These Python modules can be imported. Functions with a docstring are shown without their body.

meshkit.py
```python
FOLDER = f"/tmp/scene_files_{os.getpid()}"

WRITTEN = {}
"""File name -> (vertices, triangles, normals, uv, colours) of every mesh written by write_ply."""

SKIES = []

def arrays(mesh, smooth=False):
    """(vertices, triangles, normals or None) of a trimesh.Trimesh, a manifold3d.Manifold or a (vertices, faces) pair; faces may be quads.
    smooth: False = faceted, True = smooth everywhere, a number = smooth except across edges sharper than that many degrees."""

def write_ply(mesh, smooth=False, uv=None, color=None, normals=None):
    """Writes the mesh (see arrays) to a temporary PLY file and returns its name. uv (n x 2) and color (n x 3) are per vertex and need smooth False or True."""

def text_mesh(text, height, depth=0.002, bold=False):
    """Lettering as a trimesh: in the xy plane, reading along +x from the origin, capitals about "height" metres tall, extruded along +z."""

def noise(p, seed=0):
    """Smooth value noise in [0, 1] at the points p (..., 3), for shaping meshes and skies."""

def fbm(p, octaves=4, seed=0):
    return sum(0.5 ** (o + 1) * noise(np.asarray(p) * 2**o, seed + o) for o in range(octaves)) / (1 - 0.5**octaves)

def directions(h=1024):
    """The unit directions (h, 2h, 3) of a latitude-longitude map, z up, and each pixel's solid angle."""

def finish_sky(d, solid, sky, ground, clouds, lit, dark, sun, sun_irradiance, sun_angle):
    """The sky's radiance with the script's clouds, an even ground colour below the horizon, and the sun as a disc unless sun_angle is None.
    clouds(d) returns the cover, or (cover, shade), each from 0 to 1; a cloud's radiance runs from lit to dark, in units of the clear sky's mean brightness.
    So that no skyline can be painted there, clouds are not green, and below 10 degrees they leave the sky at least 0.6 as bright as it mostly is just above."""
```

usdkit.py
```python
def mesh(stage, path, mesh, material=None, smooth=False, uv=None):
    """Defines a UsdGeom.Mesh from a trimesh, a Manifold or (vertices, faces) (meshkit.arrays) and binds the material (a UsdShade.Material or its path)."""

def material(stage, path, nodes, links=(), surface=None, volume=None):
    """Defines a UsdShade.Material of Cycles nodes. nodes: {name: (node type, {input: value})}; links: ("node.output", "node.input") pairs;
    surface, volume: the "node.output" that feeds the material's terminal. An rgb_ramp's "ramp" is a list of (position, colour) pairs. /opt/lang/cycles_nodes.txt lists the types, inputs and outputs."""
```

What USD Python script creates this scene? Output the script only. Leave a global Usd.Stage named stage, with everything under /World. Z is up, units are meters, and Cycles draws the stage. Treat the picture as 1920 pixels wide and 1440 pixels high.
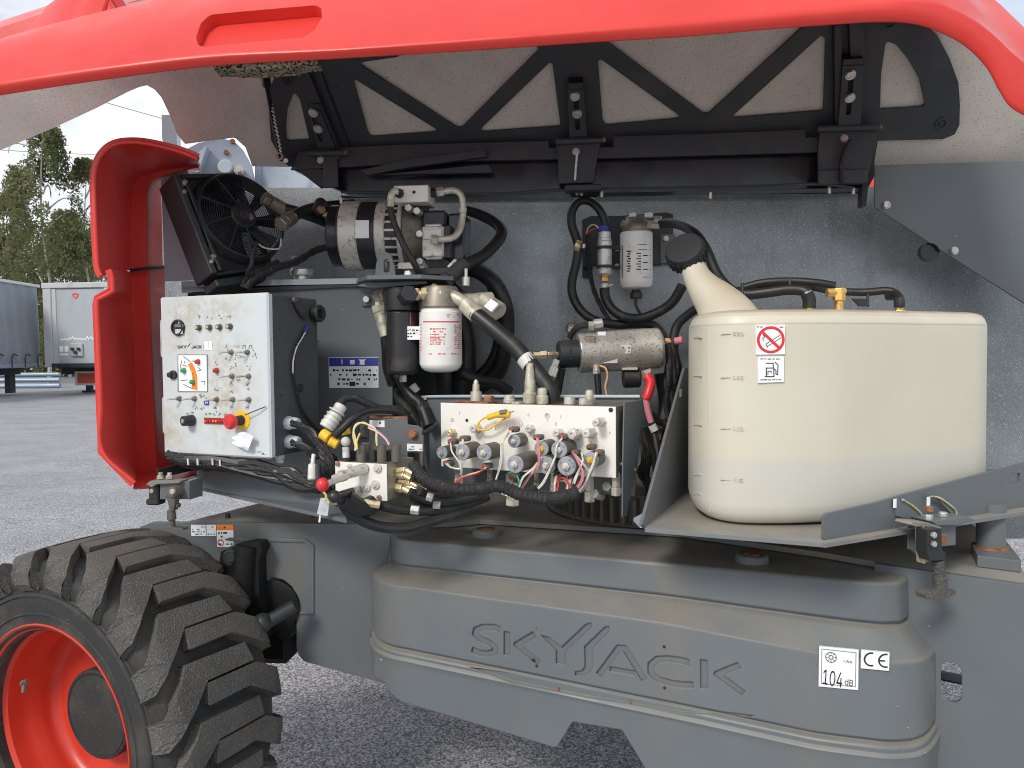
import math, random
import numpy as np, trimesh, shapely
from shapely.geometry import Polygon, LineString, Point
from shapely import affinity
import manifold3d as m3
import meshkit, usdkit
from pxr import Usd, UsdGeom, UsdLux, UsdShade, Gf, Sdf, Vt

random.seed(7); rng = np.random.default_rng(7)
stage = Usd.Stage.CreateInMemory()
UsdGeom.SetStageUpAxis(stage, UsdGeom.Tokens.z); UsdGeom.SetStageMetersPerUnit(stage, 1.0)
WORLD = UsdGeom.Xform.Define(stage, '/World'); stage.SetDefaultPrim(WORLD.GetPrim())
UsdGeom.Scope.Define(stage, '/World/Looks')

# ------------------------------------------------------------------ camera, sky, sun
FPX = 1387.0; CAM = np.array([0, 0, 1.27]); PITCH = math.radians(2.2); ROLL = math.radians(.5)
_f = np.array([0, math.cos(PITCH), -math.sin(PITCH)]); _r = np.array([1., 0, 0]); _u = np.cross(_r, _f)
RIGHT = math.cos(ROLL)*_r - math.sin(ROLL)*_u; UP = math.sin(ROLL)*_r + math.cos(ROLL)*_u; FWD = _f
cam = UsdGeom.Camera.Define(stage, '/World/camera')
cam.AddTransformOp().Set(Gf.Matrix4d(*RIGHT, 0, *UP, 0, *(-FWD), 0, *CAM, 1))
cam.CreateHorizontalApertureAttr(36.0); cam.CreateVerticalApertureAttr(27.0)
cam.CreateFocalLengthAttr(36.0*FPX/1920); cam.CreateClippingRangeAttr(Gf.Vec2f(.05, 2000))
cam.CreateExposureAttr(0.60)

SUN = np.array([-.42, -.66, .62]); SUN /= np.linalg.norm(SUN)
sun = UsdLux.DistantLight.Define(stage, '/World/sun_light')
sun.CreateIntensityAttr(.40); sun.CreateAngleAttr(14.0); sun.CreateNormalizeAttr(True); sun.CreateColorAttr(Gf.Vec3f(1, .96, .9))
_z = SUN; _x = np.cross([0, 0, 1], _z); _x /= np.linalg.norm(_x); _y = np.cross(_z, _x)
sun.AddTransformOp().Set(Gf.Matrix4d(*_x, 0, *_y, 0, *_z, 0, 0, 0, 30, 1))
sky = UsdLux.DomeLight.Define(stage, '/World/sky')
sky.GetPrim().SetCustomDataByKey('kind', 'structure')
skym = usdkit.material(stage, '/World/Looks/sky_air', {
    's': ('sky_texture', {'sky_type': 'single_scattering', 'sun_disc': False, 'sun_elevation': math.asin(SUN[2]), 'sun_rotation': math.atan2(SUN[0], SUN[1])}),
    't': ('texture_coordinate', {}), 'mp': ('mapping', {'scale': (1.5, 1.5, 3.2), 'location': (.35, .1, .2)}),
    'n': ('noise_texture', {'scale': 1.35, 'detail': 6, 'roughness': .58}),
    'r': ('rgb_ramp', {'ramp': [(0, (0.25,)*3), (.40, (.55,)*3), (.52, (1,)*3), (1, (1,)*3)]}),
    'n2': ('noise_texture', {'scale': 3.0, 'detail': 5}),
    'r2': ('rgb_ramp', {'ramp': [(.30, (3.3, 3.7, 4.5)), (.47, (6.0, 6.25, 6.7)), (.66, (8.6, 8.6, 8.6))]}),
    'm': ('mix_color', {'use_clamp': False} if False else {}), 'b': ('background_shader', {'strength': .105})},
    [('t.generated', 'mp.vector'), ('mp.vector', 'n.vector'), ('mp.vector', 'n2.vector'), ('n.fac', 'r.fac'), ('n2.fac', 'r2.fac'),
     ('r.color', 'm.fac'), ('s.color', 'm.a'), ('r2.color', 'm.b'), ('m.result', 'b.color')], surface='b.background')
UsdShade.MaterialBindingAPI.Apply(sky.GetPrim()).Bind(skym)

# ------------------------------------------------------------------ pixel to world
def ray(px, py): return FWD + ((px-960)/FPX)*RIGHT + ((720-py)/FPX)*UP
def P(px, py, d): return CAM + ray(px, py)*d
def PZ(px, py, z):
    r = ray(px, py); return CAM + r*((z-CAM[2])/r[2])
def nrm(a): a = np.asarray(a, float); return a/np.linalg.norm(a)

# ------------------------------------------------------------------ scene tree
ROOT = None; ROOTPOS = np.zeros(3); _used = {}
def numbered(parent, name):
    k = (parent, name); n = _used.get(k, 0); _used[k] = n+1
    return f'{parent}/{name}' if n == 0 else f'{parent}/{name}_{n:03d}'
def arr(mesh):
    if hasattr(mesh, 'to_mesh'):
        m = mesh.to_mesh(); return np.asarray(m.vert_properties)[:, :3].astype(float), np.asarray(m.tri_verts).astype(int)
    if isinstance(mesh, (tuple, list)) and len(mesh) == 2 and isinstance(mesh[0], np.ndarray): return mesh
    if isinstance(mesh, (tuple, list)): return arr(cat(mesh))
    return np.asarray(mesh.vertices), np.asarray(mesh.faces)
def cat(ms):
    vs, fs, n = [], [], 0
    for m in ms:
        v, f = arr(m)
        f = np.asarray(f)
        if f.shape[1] == 4: f = np.vstack([f[:, [0, 1, 2]], f[:, [0, 2, 3]]])
        vs.append(v); fs.append(f+n); n += len(v)
    return (np.vstack(vs), np.vstack(fs))
LOOK = {}; XF = None
def tagp(prim, label=None, category=None, group=None, kind=None):
    for k, v in (('label', label), ('category', category), ('group', group), ('kind', kind)):
        if v: prim.SetCustomDataByKey(k, v)
def put(parent, name, mesh, mat, smooth=30, label=None, category=None, group=None, kind=None, off=None):
    path = numbered(parent, name)
    v, f = arr(mesh)
    if XF: v = XF(v)
    off = ROOTPOS if off is None and parent.startswith('/World/boom_lift') else (np.zeros(3) if off is None else off)
    m = usdkit.mesh(stage, path, (v-off, f), LOOK[mat], smooth)
    tagp(m.GetPrim(), label, category, group, kind)
    return path
def xform(name, pos, label, category, group=None, parent='/World'):
    path = numbered(parent, name); x = UsdGeom.Xform.Define(stage, path); x.AddTranslateOp().Set(Gf.Vec3d(*map(float, pos)))
    tagp(x.GetPrim(), label, category, group); return path
ROOTPOS = np.array([0., 1.9, 0.])
LIFT = None
def part(name, mesh, mat, label=None, smooth=30): return put(LIFT, name, mesh, mat, smooth, label)
def sub(parent, name, mesh, mat, label=None, smooth=30): return put(parent, name, mesh, mat, smooth, label)

# ------------------------------------------------------------------ shapes
class FR:
    """A working plane: origin, right, up, and a normal towards the viewer's side."""
    def __init__(s, o, u, v): s.o = np.asarray(o, float); s.u = nrm(u); s.n = nrm(np.cross(s.u, v)); s.v = np.cross(s.n, s.u)
    def hit(s, px, py, off=0.):
        r = ray(px, py); t = ((s.o + s.n*off - CAM) @ s.n)/(r @ s.n); return CAM + r*t
    def uv(s, px, py, off=0.): q = s.hit(px, py, off)-s.o; return np.array([q@s.u, q@s.v])
    def w(s, uvn): uvn = np.atleast_2d(uvn); return s.o + uvn[:, :1]*s.u + uvn[:, 1:2]*s.v + uvn[:, 2:3]*s.n
    def pxm(s, px, py, off=0.): return np.linalg.norm(s.uv(px+1, py, off)-s.uv(px, py-1, off))/1.414
    def poly(s, pts, off=0.): return Polygon([s.uv(x, y, off) for x, y in pts])
    def ext(s, poly, n0, n1):
        out = []
        for g in getattr(poly, 'geoms', [poly]):
            if g.is_empty or g.area < 1e-9: continue
            g = shapely.geometry.polygon.orient(g)
            cs = m3.CrossSection([np.array(g.exterior.coords)[:-1]] + [np.array(h.coords)[:-1] for h in g.interiors], m3.FillRule.EvenOdd)
            m = cs.extrude(n1-n0); v, f = arr(m); v = v.copy(); v[:, 2] += n0
            out.append((s.w(v), f))
        return cat(out)
    def prism(s, pts, n0, n1, holes=(), r=0., at=None):
        at = n1 if at is None else at; p = s.poly(pts, at)
        for h in holes: p = p.difference(s.poly(h, at) if not hasattr(h, 'area') else h)
        if r: p = p.buffer(-r).buffer(2*r).buffer(-r)
        return s.ext(p, n0, n1)
    def box(s, x0, y0, x1, y1, n0, n1, r=.0):
        a = s.uv(x0, y0, n1); b = s.uv(x1, y1, n1); return s.ubox(min(a[0], b[0]), max(a[0], b[0]), min(a[1], b[1]), max(a[1], b[1]), n0, n1, r)
    def ubox(s, u0, u1, v0, v1, n0, n1, r=0.):
        if r <= 0:
            v, f = arr(trimesh.creation.box(extents=(u1-u0, v1-v0, n1-n0))); return (s.w(v+[(u0+u1)/2, (v0+v1)/2, (n0+n1)/2]), f)
        pts = []
        for a in (0, 1):
            for b in (0, 1):
                for c in (0, 1):
                    q = np.array([u1 if a else u0, v1 if b else v0, n1 if c else n0]); g = np.array([-1 if a else 1, -1 if b else 1, -1 if c else 1])*r
                    for k in range(3): h = g.copy(); h[k] = 0; pts.append(q+h)
        v, f = arr(m3.Manifold.hull_points(np.array(pts))); return (s.w(v), f)
    def disc(s, px, py, r, n0, n1, seg=24, rim=.0, at=None, r0=None, rot=0):
        c = s.uv(px, py, n1 if at is None else at)
        r0 = r if r0 is None else r0
        prof = [(0, n0), (r0, n0), (r, n1-rim), (r-rim, n1), (0, n1)] if rim else [(0, n0), (r0, n0), (r, n1), (0, n1)]
        o = s.o + c[0]*s.u + c[1]*s.v
        return lathe(o, s.n, [(t, q) for q, t in prof], seg, rot)
    def hexn(s, px, py, r, n0, n1, at=None): return s.disc(px, py, r, n0, n1, 6, r*.12, at=at, rot=.3)
    def at(s, px, py, n): return s.hit(px, py, n)

def vf(px, py, d, yaw):
    a = math.radians(yaw); return FR(P(px, py, d), (math.cos(a), -math.sin(a), 0), (0, 0, 1))
def hz(z): return FR((0, 0, z), (1, 0, 0), (0, 1, 0))
def two(a, b):
    """vertical plane through two points"""
    a = np.asarray(a); b = np.asarray(b); u = b-a; u = u*[1, 1, 0]; return FR(a, u, (0, 0, 1))

def basis(ax):
    ax = nrm(ax); h = np.array([0, 0, 1.]) if abs(ax[2]) < .9 else np.array([1., 0, 0]); e = nrm(np.cross(h, ax)); return e, np.cross(ax, e)
def lathe(o, ax, prof, seg=24, rot=0.):
    """prof: (distance along the axis, radius) pairs"""
    ax = nrm(ax); e, g = basis(ax); th = np.arange(seg)*2*np.pi/seg + rot; ring = np.cos(th)[:, None]*e + np.sin(th)[:, None]*g
    vs, idx = [], []; n = 0
    for t, r in prof:
        if r <= 1e-9: vs.append((np.asarray(o)+ax*t)[None]); idx.append([n]*seg); n += 1
        else: vs.append(np.asarray(o)+ax*t+ring*r); idx.append(list(range(n, n+seg))); n += seg
    f = []
    for a, b in zip(idx, idx[1:]):
        for i in range(seg):
            j = (i+1) % seg
            if a[i] == a[j] and b[i] == b[j]: continue
            if a[i] == a[j]: f.append((a[i], b[j], b[i]))
            elif b[i] == b[j]: f.append((a[i], a[j], b[i]))
            else: f += [(a[i], a[j], b[j]), (a[i], b[j], b[i])]
    return (np.vstack(vs), np.array(f))
def rod(a, b, r, r1=None, seg=16, ch=.0):
    a = np.asarray(a); b = np.asarray(b); L = np.linalg.norm(b-a); r1 = r if r1 is None else r1
    pr = [(0, 0), (0, r-ch), (ch, r), (L-ch, r1), (L, r1-ch), (L, 0)] if ch else [(0, 0), (0, r), (L, r1), (L, 0)]
    return lathe(a, b-a, pr, seg)
def hexrod(a, b, r): return rod(a, b, r, seg=6, ch=r*.12)
def spline(pts, step=.012, closed=False):
    p = np.array(pts, float)
    if len(p) == 2: n = max(2, int(np.linalg.norm(p[1]-p[0])/step)+1); return p[0]+(p[1]-p[0])*np.linspace(0, 1, n)[:, None]
    q = np.vstack([2*p[0]-p[1], p, 2*p[-1]-p[-2]]); out = []
    for i in range(1, len(q)-2):
        a, b, c, d = q[i-1:i+3]; n = max(2, int(np.linalg.norm(c-b)/step)+1)
        t = np.linspace(0, 1, n, endpoint=False)[:, None]
        out.append(.5*((2*b)+(c-a)*t+(2*a-5*b+4*c-d)*t*t+(3*b-a-3*c+d)*t**3))
    return np.vstack(out+[p[-1:]])
def tube(pts, r, seg=10, step=.012, rfun=None):
    """pts: world points; a round hose through them with closed ends"""
    c = spline(pts, step); n = len(c); t = np.gradient(c, axis=0); t /= np.linalg.norm(t, axis=1)[:, None]+1e-12
    e, g = basis(t[0]); th = np.arange(seg)*2*np.pi/seg; vs = []
    s = np.concatenate([[0], np.cumsum(np.linalg.norm(np.diff(c, axis=0), axis=1))])
    for i in range(n):
        e = nrm(e-t[i]*(e@t[i])); g = np.cross(t[i], e); rr = r if rfun is None else r*rfun(s[i])
        vs.append(c[i]+rr*(np.cos(th)[:, None]*e+np.sin(th)[:, None]*g))
    v = np.vstack(vs+[c[:1], c[-1:]]); f = []
    k = np.arange(seg); k1 = (k+1) % seg
    for i in range(n-1):
        a = i*seg; b = a+seg
        f += list(zip(a+k, a+k1, b+k1))+list(zip(a+k, b+k1, b+k))
    N = n*seg; f += list(zip([N]*seg, k1, k))+list(zip([N+1]*seg, (n-1)*seg+k, (n-1)*seg+k1))
    return (v, np.array(f))
def hose(px, d, r, seg=10, step=.012, rfun=None):
    """px: (x, y) or (x, y, depth); d a depth or (first, last)"""
    L = len(px); dd = np.linspace(*(d if isinstance(d, (tuple, list)) else (d, d)), L)
    return tube([P(q[0], q[1], q[2] if len(q) > 2 else dd[i]) for i, q in enumerate(px)], r, seg, step, rfun)
def braid(s): return 1+.09*math.sin(s*900)
def grid(rows, flip=False):
    """rows of points -> surface"""
    R = np.array(rows); a, b = R.shape[:2]; i = np.arange(a*b).reshape(a, b)
    q = np.stack([i[:-1, :-1], i[:-1, 1:], i[1:, 1:], i[1:, :-1]], -1).reshape(-1, 4)
    if flip: q = q[:, ::-1]
    return R.reshape(-1, 3), np.vstack([q[:, [0, 1, 2]], q[:, [0, 2, 3]]])
def solid(rows, t):
    """a sheet of thickness t behind the grid (away from the camera)"""
    R = np.array(rows, float); a, b = R.shape[:2]
    du = np.gradient(R, axis=1); dv = np.gradient(R, axis=0); n = np.cross(du, dv); n /= np.linalg.norm(n, axis=2)[..., None]+1e-12
    if np.sum(n*(CAM-R)) > 0: n = -n
    B = R+n*t; v = np.vstack([R.reshape(-1, 3), B.reshape(-1, 3)]); i = np.arange(a*b).reshape(a, b); o = a*b
    q = np.stack([i[:-1, :-1], i[:-1, 1:], i[1:, 1:], i[1:, :-1]], -1).reshape(-1, 4); f = [q, q[:, ::-1]+o]
    for e in (i[0], i[-1][::-1], i[:, 0][::-1], i[:, -1]): f.append(np.stack([e[1:], e[:-1], e[:-1]+o, e[1:]+o], 1))
    f = np.vstack(f); m = trimesh.Trimesh(v, np.vstack([f[:, [0, 1, 2]], f[:, [0, 2, 3]]]), process=False)
    if m.volume < 0: m.invert()
    return (np.array(m.vertices), np.array(m.faces))
def loft(rings):
    """closed rings of equal length, ends capped"""
    R = np.array(rings, float); a, b = R.shape[:2]; v = np.vstack([R.reshape(-1, 3), R[0].mean(0)[None], R[-1].mean(0)[None]]); f = []
    k = np.arange(b); k1 = (k+1) % b
    for i in range(a-1): f += list(zip(i*b+k, i*b+k1, (i+1)*b+k1))+list(zip(i*b+k, (i+1)*b+k1, (i+1)*b+k))
    N = a*b; f += list(zip([N]*b, k1, k))+list(zip([N+1]*b, (a-1)*b+k, (a-1)*b+k1))
    m = trimesh.Trimesh(v, np.array(f), process=False)
    if m.volume < 0: m.invert()
    return (np.array(m.vertices), np.array(m.faces))
def dens(rows, nu, nv):
    """resample a control grid smoothly (Catmull-Rom both ways)"""
    R = np.array(rows, float)
    def res(c, n):
        q = np.vstack([2*c[0]-c[1], c, 2*c[-1]-c[-2]]); t = np.linspace(0, len(c)-1, n); out = []
        for x in t:
            i = min(int(x), len(c)-2); s = x-i; a, b, cc, d = q[i:i+4]
            out.append(.5*((2*b)+(cc-a)*s+(2*a-5*b+4*cc-d)*s*s+(3*b-a-3*cc+d)*s**3))
        return np.array(out)
    R = np.array([res(r, nu) for r in R]) if nu else R
    return np.array([res(R[:, j], nv) for j in range(R.shape[1])]).transpose(1, 0, 2) if nv else R
def mani(m):
    v, f = arr(m); return m3.Manifold(m3.Mesh(np.asarray(v, np.float32), np.asarray(f, np.uint32)))
def ball(c, r, sub_=2, s=(1, 1, 1)):
    m = trimesh.creation.icosphere(sub_, 1.); return (np.asarray(m.vertices)*r*np.array(s)+c, np.asarray(m.faces))
def txt(fr, text, px, py, hpx, n, wpx=None, depth=.0006, bold=False, rot=0.):
    """lettering on a frame: lower-left at (px, py), capitals hpx pixels tall"""
    h = hpx*fr.pxm(px, py, n); m = meshkit.text_mesh(text, h, depth, bold); v = np.array(m.vertices)
    if wpx: v[:, 0] *= wpx*fr.pxm(px, py, n)/max(v[:, 0].max(), 1e-6)
    c, s_ = math.cos(rot), math.sin(rot); v[:, :2] = v[:, :2] @ np.array([[c, s_], [-s_, c]])
    o = fr.uv(px, py, n); v[:, :2] += o; v[:, 2] += n
    return (fr.w(v), np.array(m.faces))
def stroke(fr, pts, wpx, n0, n1, cap='flat', join='mitre'):
    c = {'flat': 2, 'round': 1}[cap]
    k = fr.pxm(*pts[0], n1)
    return fr.ext(LineString([fr.uv(x, y, n1) for x, y in pts]).buffer(wpx*k/2, cap_style=c, join_style={'mitre': 2, 'round': 1}[join]), n0, n1)
def marks(fr, x0, y0, x1, y1, n, rows, seed, hpx=3.0, fill=.6, d=.0005):
    """rows of tiny unreadable print on a decal"""
    r = random.Random(seed); ms = []
    for i in range(rows):
        y = y0+(y1-y0)*(i+.5)/rows; x = x0
        while x < x1:
            w = r.uniform(2, 7)
            if r.random() < fill: ms.append(fr.box(x, y-hpx/2*r.uniform(.5, 1), min(x+w, x1), y+hpx/2*r.uniform(.4, 1), n, n+d))
            x += w+r.uniform(1.2, 3)
    return cat(ms)
# ------------------------------------------------------------------ materials
def mat(name, col, rough=.5, metal=0., var=None, dirt=None, speck=None, bump=None, bevel=.0012, coat=0., spec=.5, dust=None, extra=None, rvar=.1):
    N = {'g': ('geometry', {}), 'p': ('principled_bsdf', {'roughness': rough, 'metallic': metal, 'coat_weight': coat, 'coat_roughness': .12, 'specular_ior_level': spec}), 'c0': ('color', {'value': col})}
    L = []; cur = 'c0.color'
    def layer(k, colour, scale, lo, hi, detail=3, stretch=None):
        nonlocal cur
        N['n'+k] = ('noise_texture', {'scale': scale, 'detail': detail, 'roughness': .6}); src = 'g.position'
        if stretch:
            N['mp'+k] = ('mapping', {'scale': stretch}); L.append(('g.position', f'mp{k}.vector')); src = f'mp{k}.vector'
        L.append((src, f'n{k}.vector'))
        N['r'+k] = ('map_range', {'from_min': lo, 'from_max': hi, 'clamp': True}); L.append((f'n{k}.fac', f'r{k}.value'))
        N['m'+k] = ('mix_color', {'b': colour}); L.extend([(f'r{k}.result', f'm{k}.fac'), (cur, f'm{k}.a')]); cur = f'm{k}.result'
    if var: layer('v', *var)
    if dirt: layer('d', *dirt)
    if speck: layer('s', *speck)
    if dust:
        dc, amt = dust
        N['sx'] = ('separate_xyz', {}); L.append(('g.true_normal', 'sx.vector'))
        N['dr'] = ('map_range', {'from_min': .45, 'from_max': .95, 'to_max': amt, 'clamp': True}); L.append(('sx.z', 'dr.value'))
        N['dn'] = ('noise_texture', {'scale': 14, 'detail': 5}); L.append(('g.position', 'dn.vector'))
        N['dm'] = ('math', {'math_type': 'multiply'}); N['dn2'] = ('map_range', {'from_min': .25, 'from_max': .6, 'to_min': .35, 'clamp': True})
        L.extend([('dn.fac', 'dn2.value'), ('dr.result', 'dm.value1'), ('dn2.result', 'dm.value2')])
        N['mdu'] = ('mix_color', {'b': dc}); L.extend([('dm.value', 'mdu.fac'), (cur, 'mdu.a')]); cur = 'mdu.result'
    if extra: cur = extra(N, L, cur)
    L.append((cur, 'p.base_color'))
    if rvar:
        N['rn'] = ('noise_texture', {'scale': 9, 'detail': 4}); L.append(('g.position', 'rn.vector'))
        N['rr'] = ('map_range', {'from_min': .3, 'from_max': .7, 'to_min': max(rough-rvar, .03), 'to_max': min(rough+rvar, 1)}); L.extend([('rn.fac', 'rr.value'), ('rr.result', 'p.roughness')])
    nsrc = None
    if bevel: N['bv'] = ('bevel', {'radius': bevel, 'samples': 4}); nsrc = 'bv.bevel'
    if bump:
        s, st, di = bump[:3]
        N['bn'] = ('noise_texture', {'scale': s, 'detail': 3}); N['bu'] = ('bump', {'strength': st, 'distance': di}); L.extend([('g.position', 'bn.vector'), ('bn.fac', 'bu.height')])
        if nsrc: L.append((nsrc, 'bu.normal'))
        nsrc = 'bu.normal'
    if nsrc: L.append((nsrc, 'p.normal'))
    LOOK[name] = usdkit.material(stage, f'/World/Looks/{name}', N, L, surface='p.BSDF')
BR = (.16, .115, .07)
mat('red_plastic', (.68, .045, .032), .34, var=((.62, .036, .026), 3, .4, .6), speck=((.62, .25, .2), 260, .76, .80), bump=(350, .06, .001), bevel=.003, spec=.5)
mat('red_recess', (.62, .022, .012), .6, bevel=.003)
mat('red_rim', (.60, .040, .018), .38, var=((.50, .035, .018), 6, .4, .65), speck=((.75, .45, .35), 160, .76, .79), bump=(120, .03, .001), bevel=.002)
mat('grey_paint', (0.124, 0.139, 0.147), .42, var=((0.107, 0.121, 0.130), 2.5, .35, .65), dirt=((0.148, 0.141, 0.122), 5, .52, .8, 5, (1, 1, .22)), speck=((.62, .62, .6), 95, .77, .785, 2), bump=(420, .10, .0006), bevel=.0025)
mat('grey_cover', (0.141, 0.157, 0.166), .44, var=((0.122, 0.137, 0.146), 2.2, .35, .65), dirt=((0.175, 0.167, 0.144), 5, .5, .8, 5, (1, 1, .25)), speck=((.75, .75, .73), 70, .775, .785, 2), bump=(300, .14, .0008), bevel=.004, dust=((.24, .21, .165), .75))
mat('deck_paint', (0.170, 0.178, 0.183), .5, dirt=((0.255, 0.221, 0.170), 6, .45, .65, 6), speck=((.06, .05, .045), 60, .68, .75), bump=(200, .1, .0008), dust=((.30, .265, .215), .8))
mat('grey_light', (.42, .47, .51), .45, dirt=((.25, .24, .22), 9, .58, .75, 5), bump=(300, .08, .0006))
mat('boom_paint', (.36, .42, .50), .40, dirt=((.22, .23, .25), 12, .56, .75, 5), bump=(300, .08, .0006))
mat('wall_paint', (.275, .30, .31), .36, metal=.4, var=((.19, .21, .22), 2.6, .38, .66, 5), speck=((.50, .53, .54), 330, .56, .70, 2), dirt=((.13, .14, .15), 5, .56, .80, 5, (2.4, 2.4, .5)), bump=(330, .35, .0012), bevel=0)
mat('dark_box', (.052, .056, .060), .45, dirt=((.09, .085, .08), 10, .55, .8, 5), bump=(250, .1, .0006))
mat('black_steel', (.022, .024, .027), .48, dirt=((.05, .048, .045), 9, .52, .8, 5), bump=(400, .1, .0005))
mat('frame_steel', (.034, .037, .042), .55, dirt=((.06, .058, .055), 7, .5, .8, 5), bump=(400, .1, .0005))
mat('gloss_black', (.012, .012, .014), .22, dirt=((.03, .03, .035), 3, .45, .7), bevel=.001)
mat('black_plastic', (.020, .020, .021), .42, dirt=((.075, .068, .058), 18, .56, .8, 5), bump=(300, .1, .0005))
mat('cap_black', (.022, .023, .024), .62, speck=((.3, .3, .28), 120, .76, .79), bump=(200, .2, .0008), spec=.3)
mat('shaded_black', (.008, .008, .008), .55, dirt=((.03, .026, .022), 30, .6, .8), spec=.3)  # near-black base colour, standing in for the shade around knuckle and axle
mat('hose_black', (.014, .014, .014), .48, dirt=((.06, .052, .044), 26, .57, .8, 5), bump=(220, .15, .0006), bevel=0)
mat('harness', (.016, .015, .015), .65, speck=((.22, .19, .16), 210, .66, .74, 2), bump=(260, .9, .003), bevel=0)
mat('zinc', (.58, .56, .52), .34, metal=.6, dirt=((.25, .21, .16), 40, .55, .75, 4), bump=(200, .08, .0004), bevel=.0008)
mat('alu', (.60, .57, .51), .42, metal=.3, dirt=((.20, .17, .13), 60, .55, .7, 4), bump=(260, .15, .0005), bevel=.001)
mat('alu_face', (.80, .775, .71), .5, metal=.12, dirt=((.45, .40, .31), 20, .60, .80, 5), speck=((.30, .27, .22), 120, .70, .76), bevel=.0012, dust=((.17, .13, .09), .9))
mat('alu_side', (.28, .25, .20), .5, metal=.5, dirt=((.13, .105, .08), 22, .45, .7, 5), speck=((.6, .58, .52), 90, .66, .72), bevel=.001, dust=((.17, .13, .09), .8))
mat('speckled_steel', (.44, .415, .365), .32, metal=.4, speck=((.15, .13, .105), 190, .57, .66, 3), dirt=((.68, .64, .56), 9, .5, .72, 4), bump=(240, .25, .0007), bevel=.0015)
mat('rust', (.20, .075, .035), .75, var=((.34, .17, .09), 60, .4, .65), bump=(200, .4, .001))
mat('brass', (.78, .52, .16), .35, metal=.8, dirt=((.35, .22, .08), 60, .5, .7))
mat('brass_pale', (.72, .60, .38), .38, metal=.7, dirt=((.3, .24, .15), 60, .5, .7))
mat('fitting', (.58, .55, .44), .45, metal=.4, dirt=((.26, .22, .15), 40, .5, .72, 4), bevel=.001)
mat('coil', (.11, .097, .08), .62, dirt=((.14, .115, .085), 40, .5, .72, 4), bump=(200, .2, .0006), bevel=.001)
mat('coil_face', (.33, .35, .38), .45, metal=.2, dirt=((.18, .17, .16), 50, .52, .7, 4), bevel=.0008)
mat('yellow', (.80, .50, .03), .45, dirt=((.4, .25, .06), 40, .58, .75)); mat('orange', (.85, .23, .02), .5)
mat('blue_print', (.03, .045, .30), .5, bevel=0); mat('ink', (.02, .02, .022), .6, bevel=0); mat('ink_red', (.62, .10, .09), .6, bevel=0); mat('ink_grey', (.16, .17, .18), .6, bevel=0)
mat('sticker', (.82, .83, .83), .42, dirt=((.6, .57, .5), 30, .6, .8), bevel=0)
mat('red_paint', (.68, .03, .035), .4); mat('red_lens', (.45, .02, .02), .15, coat=.6); mat('green_lens', (.03, .33, .10), .15, coat=.6); mat('red_dark', (.30, .02, .02), .3)
mat('wire_white', (.72, .69, .60), .5, dirt=((.4, .35, .28), 70, .5, .7), bevel=0); mat('wire_red', (.55, .06, .05), .5, bevel=0); mat('wire_pink', (.62, .22, .26), .5, bevel=0)
mat('wire_yellow', (.75, .60, .12), .5, bevel=0); mat('wire_green', (.05, .35, .22), .5, bevel=0); mat('wire_orange', (.70, .38, .16), .5, bevel=0)
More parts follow.
